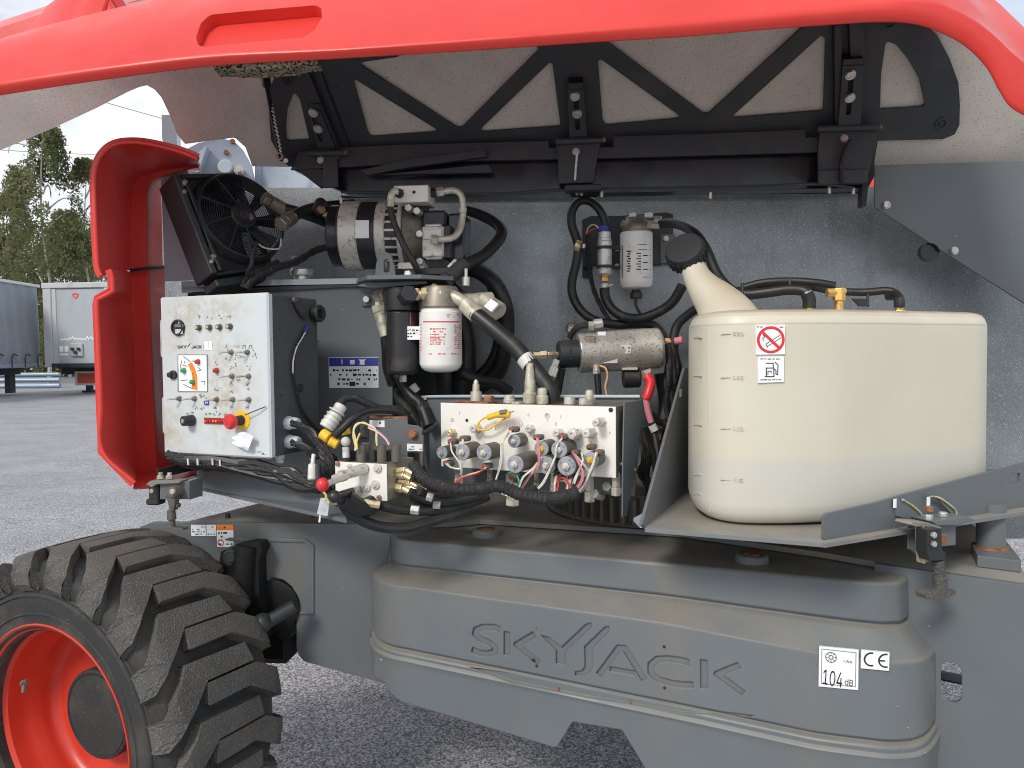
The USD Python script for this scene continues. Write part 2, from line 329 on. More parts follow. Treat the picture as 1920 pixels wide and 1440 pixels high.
def _stain(N, L, cur):
    N['ns'] = ('noise_texture', {'scale': 38, 'detail': 6, 'roughness': .7}); L.append(('g.position', 'ns.vector'))
    for i, (c, sc) in enumerate((((-.70, 1.705, 1.385), (7.5, 3, 22)), ((-.82, 1.755, 1.10), (13, 4, 13)), ((-.66, 1.70, 1.20), (9, 3, 5)), ((-.78, 1.74, 1.34), (16, 4, 9)))):
        N[f'sm{i}'] = ('vector_math', {'math_type': 'subtract', 'vector2': c}); N[f'ss{i}'] = ('vector_math', {'math_type': 'multiply', 'vector2': sc}); N[f'sl{i}'] = ('vector_math', {'math_type': 'length'})
        N[f'sr{i}'] = ('map_range', {'from_min': .2, 'from_max': 1.0, 'to_min': .75, 'to_max': 0., 'clamp': True}); N[f'sn{i}'] = ('map_range', {'from_min': .38, 'from_max': .62, 'clamp': True}); N[f'sx{i}'] = ('math', {'math_type': 'multiply'}); N[f'sc{i}'] = ('mix_color', {'b': (.42, .36, .25)})
        L.extend([('g.position', f'sm{i}.vector1'), (f'sm{i}.vector', f'ss{i}.vector1'), (f'ss{i}.vector', f'sl{i}.vector1'), (f'sl{i}.value', f'sr{i}.value'), ('ns.fac', f'sn{i}.value'), (f'sr{i}.result', f'sx{i}.value1'), (f'sn{i}.result', f'sx{i}.value2'), (f'sx{i}.value', f'sc{i}.fac'), (cur, f'sc{i}.a')]); cur = f'sc{i}.result'
    return cur
mat('panel_white', (0.577, 0.618, 0.623), .42, extra=_stain, dirt=((0.465, 0.428, 0.335), 9, .56, .80, 6), speck=((.38, .34, .27), 110, .73, .78, 2), bevel=.002)
mat('latch_grey', (.50, .54, .57), .4, dirt=((.35, .33, .3), 25, .58, .75)); mat('nylon', (.62, .62, .57), .4, dirt=((.36, .33, .27), 35, .52, .75))
mat('filter_white', (.80, .79, .75), .30, dirt=((.5, .47, .40), 22, .6, .8, 4), coat=.2)
mat('paper', (.86, .85, .90), .7, bevel=0)
mat('fleece', (.68, .635, .57), .92, var=((.59, .545, .485), 6, .35, .65, 4), speck=((.20, .175, .15), 330, .60, .70, 2), dirt=((.10, .085, .07), 9, .68, .80, 6), bump=(420, .5, .0015), bevel=0, spec=.2)
mat('sponge', (.28, .235, .17), .95, speck=((.03, .025, .02), 180, .5, .58, 2), bump=(160, 1., .006), bevel=0, spec=.1)
def _tank(N, L, cur):
    # the fuel inside shows through the plastic up to its level
    N['tz'] = ('separate_xyz', {}); N['tr'] = ('map_range', {'from_min': 1.078, 'from_max': 1.062, 'to_min': 0, 'to_max': .55, 'clamp': True}); N['tm'] = ('mix_color', {'b': (.505, .50, .465)})
    L.extend([('g.position', 'tz.vector'), ('tz.z', 'tr.value'), ('tr.result', 'tm.fac'), (cur, 'tm.a')]); return 'tm.result'
mat('tank_plastic', (.60, .565, .455), .42, var=((.56, .52, .41), 3.5, .35, .7), dirt=((0.504, 0.414, 0.297), 5, .66, .9, 6), bump=(60, .06, .001), bevel=0, extra=_tank, dust=((0.405, 0.306, 0.198), .85))
mat('rubber', (.072, .070, .066), .82, var=((.098, .094, .087), 9, .35, .65, 4), speck=((.24, .22, .195), 300, .57, .72, 2), dirt=((.12, .105, .085), 5, .5, .75, 5), bump=(260, 1., .003), bevel=.002, spec=.3)
mat('rubber_side', (.030, .030, .030), .64, var=((.070, .063, .052), 7, .48, .72, 5), speck=((.15, .14, .125), 220, .66, .74, 2), bump=(160, .35, .0012), bevel=.001, spec=.35)
# background looks
mat('tarp', (.20, .225, .26), .55, var=((.165, .19, .22), .9, .35, .65), bump=(3.5, .5, .03), bevel=0)
mat('trailer_white', (.45, .465, .465), .5, dirt=((.33, .33, .32), 1.5, .52, .8, 5, (1, 1, .4)), bevel=0)
mat('trailer_panel', (.38, .41, .43), .5, dirt=((.30, .31, .31), 1.2, .52, .8, 5, (1, 1, .3)), bevel=0)
mat('trailer_dark', (.022, .024, .027), .6, bevel=0); mat('lamp_red', (.35, .05, .02), .5, bevel=0); mat('pipe_blue', (.25, .31, .38), .4, metal=.3, bevel=0)
mat('bark', (.42, .40, .36), .8, speck=((.05, .045, .04), 3, .58, .64), bevel=0); mat('cable', (.05, .05, .055), .6, bevel=0)
LOOK['birch_leaf'] = usdkit.material(stage, '/World/Looks/birch_leaf', {
    'g': ('geometry', {}), 'n': ('noise_texture', {'scale': .55, 'detail': 3}), 'r': ('rgb_ramp', {'ramp': [(.3, (.17, .195, .085)), (.55, (.29, .31, .15)), (.75, (.42, .41, .23))]}),
    'd': ('diffuse_bsdf', {}), 't': ('translucent_bsdf', {}) if False else ('diffuse_bsdf', {}), 'ri': ('hsv', {}), 'mr': ('map_range', {'to_min': .6, 'to_max': 1.5}),
    'tl': ('translucent_bsdf', {}), 'mx': ('mix_closure', {'fac': .35})},
    [('g.position', 'n.vector'), ('n.fac', 'r.fac'), ('g.random_per_island', 'mr.value'), ('mr.result', 'ri.value'), ('r.color', 'ri.color'), ('ri.color', 'd.color'), ('ri.color', 'tl.color'), ('d.BSDF', 'mx.closure1'), ('tl.BSDF', 'mx.closure2')], surface='mx.closure')
LOOK['asphalt'] = usdkit.material(stage, '/World/Looks/asphalt', {
    'g': ('geometry', {}), 'n1': ('noise_texture', {'scale': 1.1, 'detail': 6, 'roughness': .62}), 'r1': ('rgb_ramp', {'ramp': [(.3, (.26, .257, .268)), (.55, (.315, .312, .324)), (.75, (.365, .362, .37))]}),
    'v': ('voronoi_texture', {'scale': 165}), 'bw': ('rgb_to_bw', {}), 'r2': ('rgb_ramp', {'ramp': [(.15, (.28,)*3), (.5, (.85,)*3), (.85, (1.75,)*3)]}),
    'n3': ('noise_texture', {'scale': 110, 'detail': 4, 'roughness': .7}), 'r3': ('rgb_ramp', {'ramp': [(.32, (.55,)*3), (.5, (.97,)*3), (.68, (1.4,)*3)]}),
    'm1': ('mix', {'mix_type': 'multiply', 'fac': 1.}), 'm2': ('mix', {'mix_type': 'multiply', 'fac': .9}),
    'n4': ('noise_texture', {'scale': .45, 'detail': 7, 'roughness': .6, 'distortion': .6}), 'r4': ('rgb_ramp', {'ramp': [(.492, (1, 1, 1)), (.499, (.72,)*3), (.501, (.72,)*3), (.508, (1, 1, 1))]}), 'm3': ('mix', {'mix_type': 'multiply', 'fac': .8}),
    'b': ('bump', {'strength': .6, 'distance': .004}), 'p': ('principled_bsdf', {'roughness': .72, 'specular_ior_level': .35})},
    [('g.position', x+'.vector') for x in ('n1', 'v', 'n3', 'n4')] + [('n1.fac', 'r1.fac'), ('v.color', 'bw.color'), ('bw.val', 'r2.fac'), ('n3.fac', 'r3.fac'), ('r1.color', 'm1.color1'), ('r2.color', 'm1.color2'), ('m1.color', 'm2.color1'), ('r3.color', 'm2.color2'),
     ('n4.fac', 'r4.fac'), ('m2.color', 'm3.color1'), ('r4.color', 'm3.color2'), ('m3.color', 'p.base_color'), ('n3.fac', 'b.height'), ('b.normal', 'p.normal')], surface='p.BSDF')

# ------------------------------------------------------------------ ground
g = trimesh.creation.box(extents=(1200, 1200, .2)); put('/World', 'ground', (np.array(g.vertices)+[0, 300, -.1], np.array(g.faces)), 'asphalt', False, kind='structure')
fr = hz(.004)

LIFT = xform('boom_lift', ROOTPOS, 'red and grey boom lift with its side hood raised over the open compartment', 'boom lift')
# ================================================================== chassis
ZD = .845
CL = two(PZ(262, 979, ZD), PZ(735, 983, ZD))
cp = part('chassis_side_plate', CL.prism([(262, 988), (285, 979), (735, 983), (745, 1300), (720, 1281), (600, 1248), (570, 1240), (560, 1228), (556, 1215), (556, 1120), (548, 1100), (532, 1087), (512, 1082), (494, 1085), (480, 1100), (300, 1060)], -.012, 0), 'grey_paint', 'grey painted chassis side plate above the front wheel')
# pressed edge line and the decals on it
sub(cp, 'weld_step', [CL.prism([(420, 1012), (430, 1008), (572, 1011), (588, 1022), (588, 1152), (562, 1152), (562, 1147), (582, 1147), (582, 1026), (570, 1017), (430, 1014)], .0, .004, r=.001)], 'grey_paint')
d1 = sub(cp, 'warning_decal', CL.box(406, 984, 438, 1026, 0, .001), 'sticker', 'small white warning decal with an orange header')
sub(cp, 'decal_header', CL.box(406, 984, 438, 994, .001, .0016), 'orange')
sub(cp, 'decal_print', [marks(CL, 409, 996, 436, 1024, .001, 4, 3, 4), CL.disc(421, 989, .004, .0016, .002, 3)], 'ink')
sub(cp, 'prohibition_ring', CL.ext(Point(*CL.uv(414, 1017)).buffer(.0085).difference(Point(*CL.uv(414, 1017)).buffer(.0065)), .001, .0022), 'ink_red')
for x0, x1, s in ((358, 386, 5), (387, 405, 6)):
    sub(cp, 'instruction_decal', CL.box(x0, 984, x1, 1005, 0, .001), 'sticker'); sub(cp, 'decal_print', marks(CL, x0+2, 986, x1-2, 1004, .001, 4, s, 3), 'ink_grey')
CRp = two(PZ(1700, 1066, ZD), PZ(1960, 1103, ZD)); _q = CRp.uv(1783, 1279)
slot = LineString([CRp.uv(1783, 1258), CRp.uv(1783, 1300)]).buffer(21*CRp.pxm(1783, 1280))
cr = part('chassis_side_plate', CRp.prism([(1640, 1057), (1990, 1107), (1990, 1700), (1640, 1600)], -.014, 0, holes=[slot]), 'grey_paint', 'grey chassis side plate with an upright slot right of the moulded cover')
_dk = [PZ(352, 977.5, ZD), PZ(735, 981, ZD), PZ(840, 980, ZD), PZ(900, 974, ZD), PZ(1280, 998, ZD), PZ(1545, 1036, ZD), PZ(1700, 1063, ZD), PZ(1945, 1098, ZD), np.array([1.07, 1.62, ZD]), np.array([1.35, 2.5, ZD]), np.array([1.6, 3.2, ZD]), np.array([-.1, 3.75, ZD]), PZ(556, 926, ZD)]
part('chassis_deck', hz(ZD).ext(Polygon([p[:2] for p in _dk]), -.012, .0), 'deck_paint', 'dusty grey top plate of the chassis')
part('deck_bolt', [hz(ZD).ext(Point(*PZ(427, 971, ZD)[:2]).buffer(.007), 0, .012)], 'black_steel'); part('deck_bolt', [hz(ZD).ext(Point(*PZ(588, 968, ZD)[:2]).buffer(.006), 0, .01)], 'black_steel')
part('chassis_belly', loft([[np.array([x, y, z]) for x, y in ((-.55, 2.05), (.75, 1.62), (1.35, 2.9), (.05, 3.5))] for z in (.47, .83)]), 'grey_paint', 'grey box frame of the chassis under the deck')
part('slot_dark_bar', CRp.box(1700, 1262, 1900, 1302, -.25, -.2), 'gloss_black', 'black bar added behind the slot of the side plate for its dark inside')  # bar added behind the slot; the dark inside is put into its colour
part('axle_beam', [CL.box(300, 1090, 545, 1250, -.30, -.06, .02), CL.box(560, 1080, 700, 1225, -.5, -.25)], 'shaded_black', 'black axle beam behind the chassis plate')  # shade of the opening behind the plate is put into the black colour
# steering knuckle between plate and wheel
kn = part('steering_knuckle', [rod(P(448, 1130, 1.86), P(462, 1022, 1.86), .030, .028, 20, .004), CL.prism([(412, 1050), (414, 1034), (432, 1028), (452, 1022), (470, 1018), (488, 1019), (491, 1033), (484, 1052), (486, 1120), (500, 1200), (440, 1230), (415, 1140)], .0, .05, r=.004)], 'shaded_black', 'black steering knuckle with its shade painted in')  # near-black colour carries the shade behind the wheel
sub(kn, 'king_pin', [CL.disc(432, 1047, .022, .02, .062, 20, .004)], 'black_steel'); sub(kn, 'pin_cap', CL.disc(432, 1047, .012, .062, .07, 12, .002), 'frame_steel')
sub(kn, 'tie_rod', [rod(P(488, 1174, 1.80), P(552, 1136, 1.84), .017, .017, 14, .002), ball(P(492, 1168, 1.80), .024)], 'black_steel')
sub(kn, 'axle_flange', [lathe(P(520, 1130, 1.93), CL.n, [(-.05, 0), (-.05, .07), (.03, .068), (.035, .05), (.03, .0)], 28), rod(P(528, 1180, 1.9), P(556, 1160, 1.95), .03)], 'shaded_black')

# moulded counterweight cover: plan curve times profile
def plan(s):
    """s 0..1 from its left end to its right end: point on the base line and outward direction at the height of the deck"""
    pts = np.array([[-.307, 1.84], [-.289, 1.782], [-.26, 1.757], [.05, 1.645], [.376, 1.522], [.62, 1.425], [.70, 1.398], [.742, 1.402], [.79, 1.452], [.80, 1.49]])
    ts = np.array([0, .045, .08, .34, .60, .83, .90, .945, .985, 1])
    return np.array([np.interp(s, ts, pts[:, 0]), np.interp(s, ts, pts[:, 1])])
SS = np.unique(np.concatenate([np.linspace(0, .1, 13), np.linspace(.1, .88, 46), np.linspace(.88, 1, 20)]))
PL = np.array([plan(s) for s in SS]); k = np.array([1, 2, 3, 2, 1])/9
for _ in range(3): PL[1:-1] = (PL[:-2]+2*PL[1:-1]+PL[2:])/4
tg = np.gradient(PL, axis=0); tg /= np.linalg.norm(tg, axis=1)[:, None]; NO = np.stack([tg[:, 1], -tg[:, 0]], 1)
NO[:] = np.where((NO[:, 1] > .0)[:, None], -NO, NO)
for _ in range(6): NO[1:-1] = (NO[:-2]+2*NO[1:-1]+NO[2:])/4
NO /= np.linalg.norm(NO, axis=1)[:, None]
def zpx(s, y): return y
prof_l = [(.830, -.30), (.8305, -.010), (.829, -.004), (.825, -.0005), (.818, .0), (.772, .002), (.768, -.001), (.7655, -.006), (.7615, -.006), (.7595, -.001), (.758, .003), (.755, .006), (.735, .042), (.7315, .047), (.727, .049),
          (.66, .050), (.60, .050), (.5945, .050), (.591, .0475), (.588, .0415), (.5845, .0415), (.5825, .047), (.5805, .0515), (.577, .0535), (.571, .0525), (.5685, .0555), (.5645, .0585), (.560, .0565), (.54, .054), (.470, .052), (.40, .05), (.35, .05)]
prof_r = [(.830, -.30), (.8305, -.010), (.829, -.004), (.825, -.0005), (.818, .0), (.755, .002), (.751, -.001), (.7485, -.006), (.7445, -.006), (.7425, -.001), (.741, .003), (.738, .006), (.695, .040), (.6905, .046), (.686, .048),
          (.63, .050), (.57, .050), (.5465, .050), (.543, .0475), (.540, .0415), (.5365, .0415), (.5345, .047), (.5325, .0515), (.529, .0535), (.520, .0525), (.5175, .0555), (.5135, .0585), (.509, .0565), (.48, .054), (.44, .052), (.38, .05), (.35, .05)]
prof_l, prof_r = np.array(prof_l), np.array(prof_r)
rows = []
for i, s in enumerate(SS):
    w = np.interp(s, [0, .12, .30, .55, .70, .86, 1], [0.0, -.05, .12, .30, .62, .92, 1.0])
    pr = prof_l*(1-w)+prof_r*w
    wl = np.interp(s, [0, .1, .5, .8, .93, 1], [-.03, .05, .62, .98, .9, .55]); pr[17:28] = prof_l[17:28]*(1-wl)+prof_r[17:28]*wl
    rows.append([np.r_[PL[i]+NO[i]*o, z] for z, o in pr])
rows = np.array(rows)
def cover_pt(px, py):
    """point and outward normal on the cover's main face under a pixel"""
    r = ray(px, py); best = None
    for i in range(len(SS)):
        q = PL[i]+NO[i]*.05; e = abs(r[0]*(q[1]-0)/r[1]-q[0])
        if best is None or e < best[0]: best = (e, i, q)
    i = best[1]; q = np.array([*best[2], .6]); fr = FR(q, (tg[i][0], tg[i][1], 0), (0, 0, 1)); return fr
BKP = np.array([PZ(*q, .83)[:2] for q in ((700, 984), (760, 984), (850, 979), (895, 974), (1040, 983), (1280, 1003), (1545, 1041), (1708, 1068), (1730, 1075))]); BKX = BKP[:, 0]
body = []
for i in range(len(SS)):                      # closed rings: front profile and a flat back
    fr_ = rows[i]; bx = np.interp(i, [0, len(SS)-1], [0, 1]); bk = np.array([np.interp(PL[i][0], BKX, BKP[:, 0]), np.interp(PL[i][0], BKX, BKP[:, 1])]); bk[0] = PL[i][0]*.6+bk[0]*.4
    b = [np.r_[bk, .35], np.r_[bk, .8302]]
    body.append(list(fr_[1:])+b)
cov = mani(loft(body))
# feet: trim the lower edge, cut the notch
CF = two(np.r_[PL[10]+NO[10]*.052, .5], np.r_[PL[-18]+NO[-18]*.052, .5])
cut = CF.prism([(600, 1279), (705, 1279), (722, 1284), (731, 1300), (752, 1315), (1038, 1403), (1044, 1401), (1073, 1354), (1166, 1369), (1215, 1452), (1260, 1500), (1900, 1640), (1900, 2100), (600, 2100)], -.6, .25, at=0)
cov = cov - mani(cut)
# recessed lettering, stroke by stroke on the local face
def engrave(pxs, w, depth=.007):
    global cov
    c = np.mean(pxs, 0); fr = cover_pt(*c); fr = FR(fr.hit(*c), fr.u, fr.v)
    k = fr.pxm(*c)
    if w: g = LineString([fr.uv(*q) for q in pxs]).buffer(w*k/2, cap_style=2, join_style=1)
    else: g = Polygon([fr.uv(*q) for q in pxs])
    return fr, g
LET = [
 ([([(937, 1180), (925, 1176), (905, 1176), (892, 1181), (890, 1190), (900, 1198), (918, 1206), (928, 1214), (927, 1222), (914, 1226), (898, 1224), (884, 1218)], 12)]),
 ([([(950, 1184), (950, 1229)], 13), ([(1002, 1189), (968, 1209), (1010, 1243)], 12)]),
 ([([(1013, 1191), (1028, 1194), (1052, 1213), (1098, 1170), (1108, 1168), (1109, 1176), (1060, 1222), (1060, 1247), (1042, 1244), (1042, 1220)], 0)]),
 ([([(1095, 1212), (1134, 1175), (1142, 1174), (1142, 1184), (1112, 1214), (1112, 1250), (1105, 1262), (1090, 1268), (1078, 1267), (1078, 1259), (1090, 1257), (1096, 1250)], 0)]),
 ([([(1122, 1266), (1160, 1215), (1171, 1216), (1208, 1275)], 13), ([(1143, 1254), (1190, 1262)], 10)]),
 ([([(1292, 1242), (1275, 1238), (1252, 1235), (1232, 1236), (1220, 1246), (1220, 1262), (1234, 1274), (1258, 1281), (1280, 1284), (1300, 1284)], 13)]),
 ([([(1320, 1237), (1320, 1291)], 15), ([(1386, 1247), (1344, 1264), (1394, 1300)], 13)]),
]
inl = []
for strokes in LET:
    fr0 = None; gs = []
    allp = [q for s_, _ in strokes for q in s_]; c = np.mean(allp, 0); f0 = cover_pt(*c); f0 = FR(f0.hit(*c), f0.u, f0.v); k = f0.pxm(*c)
    for pts, w in strokes:
        gs.append(LineString([f0.uv(*q) for q in pts]).buffer(w*k/2, cap_style=2, join_style=1) if w else Polygon([f0.uv(*q) for q in pts]).buffer(0))
    gm = shapely.union_all(gs); cov = cov - mani(f0.ext(gm, -.0065, .05))
    inl.append((f0, gm))
# the swoosh under the lettering
fs = cover_pt(1130, 1300); fs = FR(fs.hit(1130, 1300), fs.u, fs.v)
cov = cov - mani(cover_pt(1130, 1300).prism([(878, 1249), (900, 1252), (1100, 1289), (1280, 1325), (1418, 1341), (1400, 1344), (1280, 1336), (1100, 1306), (960, 1278)], -.004, .03, at=0))
cvp = part('counterweight_cover', cov, 'grey_cover', 'grey moulded chassis cover with recessed lettering and a stepped face', 28)
for f0, gm in inl: sub(cvp, 'letter', f0.ext(gm.buffer(.0008, join_style=1), -.009, -.0058), 'grey_cover')
for x, y in ((912, 1002), (1410, 1050)):
    c = PZ(x, y, .832); sub(cvp, 'cover_boss', lathe(c-[0, 0, .005], (0, 0, 1), [(0, .036), (.012, .034), (.018, .031), (.019, .022), (.017, .02), (.017, 0)], 28), 'grey_cover', smooth=40)
    sub(cvp, 'boss_bolt', lathe(c+[0, 0, .011], (0, 0, 1), [(0, .019), (.004, .019), (.005, 0)], 14), 'rust')
for x, y in ((1004, 1178), (1006, 1249), (1245, 1213), (1246, 1290), (999, 1238), (1180, 1318), (1046, 1293)):
    f0 = cover_pt(x, y); sub(cvp, 'screw_hole', f0.disc(x, y, .0032, -.0012, .0012, 8), 'rust' if y in (1178, 1318, 1293) else 'ink')
# noise-level decals
f1 = cover_pt(1572, 1253); f1 = FR(f1.hit(1572, 1253)+f1.n*.002, f1.u, f1.v); q = [(1536, 1212), (1610, 1219), (1609, 1294), (1535, 1287)]
nd = sub(cvp, 'noise_decal', f1.prism(q, -.004, .001), 'sticker', 'square white noise level decal')
sub(cvp, 'decal_frame', [stroke(f1, [(1541, 1217), (1605, 1224), (1604, 1288), (1540, 1282), (1541, 1217)], 1.2, .001, .0016)], 'ink_grey')
sub(cvp, 'decal_lettering', [txt(f1, '104', 1540, 1282, 31, .001, 39, bold=False, rot=-.06), txt(f1, 'dB', 1583, 1284, 13, .001, 16, rot=-.06), txt(f1, 'LWA', 1581, 1241, 5, .001, 17, rot=-.06)], 'ink')
def loop_ring(fr, x, y, r0, r1, n0, n1): 
    k = fr.pxm(x, y); return fr.ext(Point(*fr.uv(x, y)).buffer(r1*k).difference(Point(*fr.uv(x, y)).buffer(r0*k)), n0, n1)
sub(cvp, 'decal_emblem', [loop_ring(f1, 1558, 1232, 9.5, 11, .001, .0016), loop_ring(f1, 1558, 1232, 3, 5, .001, .0016)]+[f1.ext(LineString([f1.uv(1558+7*math.cos(a), 1232+7*math.sin(a)), f1.uv(1558+9.5*math.cos(a), 1232+9.5*math.sin(a))]).buffer(.0008), .001, .0016) for a in np.arange(8)*.785], 'ink_grey')
f2 = cover_pt(1641, 1239); f2 = FR(f2.hit(1641, 1239)+f2.n*.002, f2.u, f2.v)
sub(cvp, 'conformity_decal', f2.prism([(1615, 1219), (1668, 1224), (1667, 1258), (1614, 1253)], -.004, .001), 'sticker', 'small white decal with two letters')
def arc(x, y, rx, ry, a0, a1, n=14): return [(x+rx*math.cos(math.radians(a)), y+ry*math.sin(math.radians(a))) for a in np.linspace(a0, a1, n)]
sub(cvp, 'decal_lettering', [stroke(f2, arc(1634, 1236.5, 13, 12, -75+0, -285), 3.2, .001, .0016), stroke(f2, arc(1661, 1239, 13, 12, -75, -285), 3.2, .001, .0016), stroke(f2, [(1649, 1239), (1660, 1239.5)], 3, .001, .0016)], 'ink')

# ================================================================== front wheel
WC = np.array([-.987, 1.771, .4193]); PSI = -.4182; AX = np.array([math.sin(PSI), -math.cos(PSI), 0]); WE = np.array([-AX[1], AX[0], 0]); WZ = np.array([0, 0, 1.])
def wp(th, rad, y):   # y: distance from the wheel's middle, negative towards the viewer
    return WC - AX*y + rad*(math.cos(th)*WE + math.sin(th)*WZ)
tp = [(.236, -.128), (.250, -.150), (.262, -.1495), (.272, -.151), (.300, -.156), (.318, -.157), (.325, -.1545), (.333, -.1525), (.336, -.1505), (.345, -.153), (.365, -.153), (.380, -.142), (.388, -.122), (.391, -.06), (.392, 0)]
full = tp+[(r, -y) for r, y in tp[::-1][1:]]
wheel = part('wheel', lathe(WC, -AX, [(y, r) for r, y in full]+[(tp[0][1], tp[0][0])], 120), 'rubber_side', 'large black chevron-tread front wheel on a red rim', 40)
# profile of the carcass, unrolled from the middle of the tread outwards
_pr = np.array([(.3905, 0), (.3895, .06), (.386, .118), (.382, .135), (.374, .148), (.361, .1555), (.345, .1565), (.335, .157)]); _l = np.concatenate([[0], np.cumsum(np.linalg.norm(np.diff(_pr, axis=0), axis=1))])
def carc(q):
    a = abs(q); rr = np.interp(a, _l, _pr[:, 0]); yy = np.interp(a, _l, _pr[:, 1]); h = np.interp(a, [0, .10, .13, .16, .19, _l[-1]], [.0295, .0295, .029, .0205, .008, .001])
    d = .004; t = np.array([np.interp(a+d, _l, _pr[:, 0])-np.interp(a-d, _l, _pr[:, 0]), np.interp(a+d, _l, _pr[:, 1])-np.interp(a-d, _l, _pr[:, 1])]); t /= np.linalg.norm(t)
    return rr, yy*np.sign(q), np.array([t[1], -t[0]*np.sign(q)])*[1, 1], h
def lug(th0, side):
    # outline in (angle, unrolled width); side -1: near shoulder, +1: far
    if side < 0: out = [(.050, .066), (-.060, .075), (-.046, -.057), (-.19, -.118), (-.300, -.150), (-.315, -.196), (-.155, -.196), (-.135, -.150), (.012, -.110), (.076, -.094)]
    else: out = [(.036, -.060), (-.072, -.068), (-.080, .044), (-.175, .105), (-.250, .145), (-.265, .196), (-.115, .196), (-.095, .150), (-.010, .100), (.018, .078)]
    R0 = .41; poly = Polygon([(a*R0, q) for a, q in out]).buffer(-.002).buffer(.002, join_style=1)
    cs = m3.CrossSection([np.array(shapely.geometry.polygon.orient(poly).exterior.coords)[:-1]]); m = cs.extrude(1.0, 1, 0).refine_to_length(.022) if False else cs.extrude(1.0)
    v, f = arr(m); tm = trimesh.Trimesh(v*[1, 1, .02], f, process=True)
    vv, ff = trimesh.remesh.subdivide_to_size(tm.vertices, tm.faces, .028); vv = vv.copy(); vv[:, 2] /= .02
    cen = np.array(poly.centroid.coords[0]); out3 = np.zeros_like(vv)
    for i, (a, q, h) in enumerate(vv):
        if h < .5:   # draft: the foot is wider
            dd = np.array([a, q])-cen; a += .005*np.sign(dd[0])
        rr, yy, nn, hh = carc(q); e = -.004 if h < .5 else hh*h
        out3[i] = wp(th0+a/R0, rr+nn[0]*e, yy+nn[1]*e)
    tm = trimesh.Trimesh(out3, ff, process=True)
    if tm.volume < 0: tm.invert()
    return (np.array(tm.vertices), np.array(tm.faces))
NL = 21; PT = 2*math.pi/NL
for i in range(NL):
    sub(wheel, 'tread_lug', lug(1.037+i*PT, -1), 'rubber', smooth=32); sub(wheel, 'tread_lug', lug(.945+i*PT, 1), 'rubber', smooth=32)
# ring ribs of the sidewall
sub(wheel, 'sidewall_rib', [lathe(WC, AX, [(.1535, .321), (.1595, .3215), (.1605, .324), (.1585, .329), (.1535, .331), (.1535, .321)], 120), lathe(WC, AX, [(.150, .278), (.1555, .280), (.156, .283), (.152, .286), (.150, .278)], 120)], 'rubber_side', smooth=50)
rim = sub(wheel, 'rim', lathe(WC, AX, [(.147, .250), (.1515, .2535), (.153, .2555), (.152, .258), (.146, .259), (.130, .252), (.12, .246), (.05, .230), (-.13, .232), (-.13, .218), (-.02, .215), (-.02, .06), (-.012, .06), (-.010, .185), (-.004, .200), (.008, .2085), (.020, .211), (.036, .2125), (.055, .222), (.075, .2265), (.100, .2275), (.108, .236), (.125, .2395), (.138, .241), (.147, .250)], 120), 'red_rim', 'red painted deep dish rim', 35)
sub(wheel, 'hub_cap', lathe(WC, AX, [(-.02, .0), (-.02, .108), (.030, .108), (.034, .1065), (.036, .103), (.036, .03), (.037, 0)], 64), 'rubber_side', 'round black hub motor face', 30)
sub(wheel, 'hub_cap_rib', lathe(WC, AX, [(.034, .096), (.0375, .097), (.038, .100), (.035, .101), (.034, .096)], 64), 'black_plastic')
c = P(45, 1279, 1.57); f0 = nrm(WC+AX*.05-c); sub(wheel, 'valve_stem', [hexrod(c, c+np.array([.004, -.006, -.002]), .0075), rod(c, c+np.array([.006, -.012, -.018]), .004)], 'coil')
# ================================================================== turret base, wall and rear panels
ZB = .943
WALL = vf(1000, 500, 2.2, 5)
wl = part('rear_wall', WALL.prism([(300, 352), (1010, 352), (1100, 356), (1640, 350), (2010, 330), (2010, 1010), (690, 1010), (690, 900), (300, 900)], -.008, 0), 'wall_paint', 'grey speckled steel wall at the back of the compartment')
sub(wl, 'top_lip', [rod(WALL.hit(640, 368, .012), WALL.hit(1615, 359, .012), .006, seg=8)], 'gloss_black')
part('far_body', loft([[np.array([x, y, z]) for x, y in ((-1.0, 2.42), (1.3, 2.24), (1.4, 3.2), (-.9, 3.4))] for z in (.96, 1.6)]), 'red_plastic', 'red body of the turret behind the rear wall')
# base frame rails and floor
bl = part('base_rail', [two(P(375, 905, 1.86), P(700, 985, 1.62)).prism([(374, 872), (384, 874), (640, 925), (640, 972), (590, 961), (378, 914)], -.012, 0), two(P(374, 890, 1.86), P(372, 890, 2.4)).ubox(0, .5, -.028, .040, -.006, .006)], 'grey_paint', 'grey turret base rail below the control cabinet')
sub(bl, 'rail_flange', hz(ZB-.008).ext(Polygon([PZ(*q, ZB-.008)[:2] for q in [(376, 914), (590, 961), (650, 974), (640, 950), (470, 905)]]), -.008, 0), 'grey_paint')
TR = hz(ZB)
tray = part('tank_tray', TR.ext(Polygon([PZ(*q, ZB)[:2] for q in [(1209, 990), (1545, 1018), (1960, 953)]]+[[1.3, 2.15], [.38, 2.15], [.33, 1.7]]), -.008, 0), 'deck_paint', 'dusty steel tray under the fuel tank')
TS = two(P(1545, 990, 1.292), P(1920, 920, 1.55)); k = TS.pxm(1888, 901); 
ts = part('tray_side_plate', TS.prism([(1545, 1012), (1545, 968), (1552, 963), (1640, 943), (1700, 925), (1850, 886), (1990, 850), (1990, 942), (1920, 960), (1800, 974), (1700, 991)], -.006, .0, holes=[[(1893, 889), (1913, 887), (1913, 907), (1893, 909)]], r=.004), 'grey_paint', 'slanting grey side plate along the tray in front of the tank')
sub(ts, 'lower_flange', TR.ext(Polygon([PZ(*q, ZB)[:2] for q in [(1545, 1019), (1700, 994), (1800, 978), (1990, 946), (1990, 938), (1700, 985), (1545, 1010)]]), -.008, -.0005), 'deck_paint')
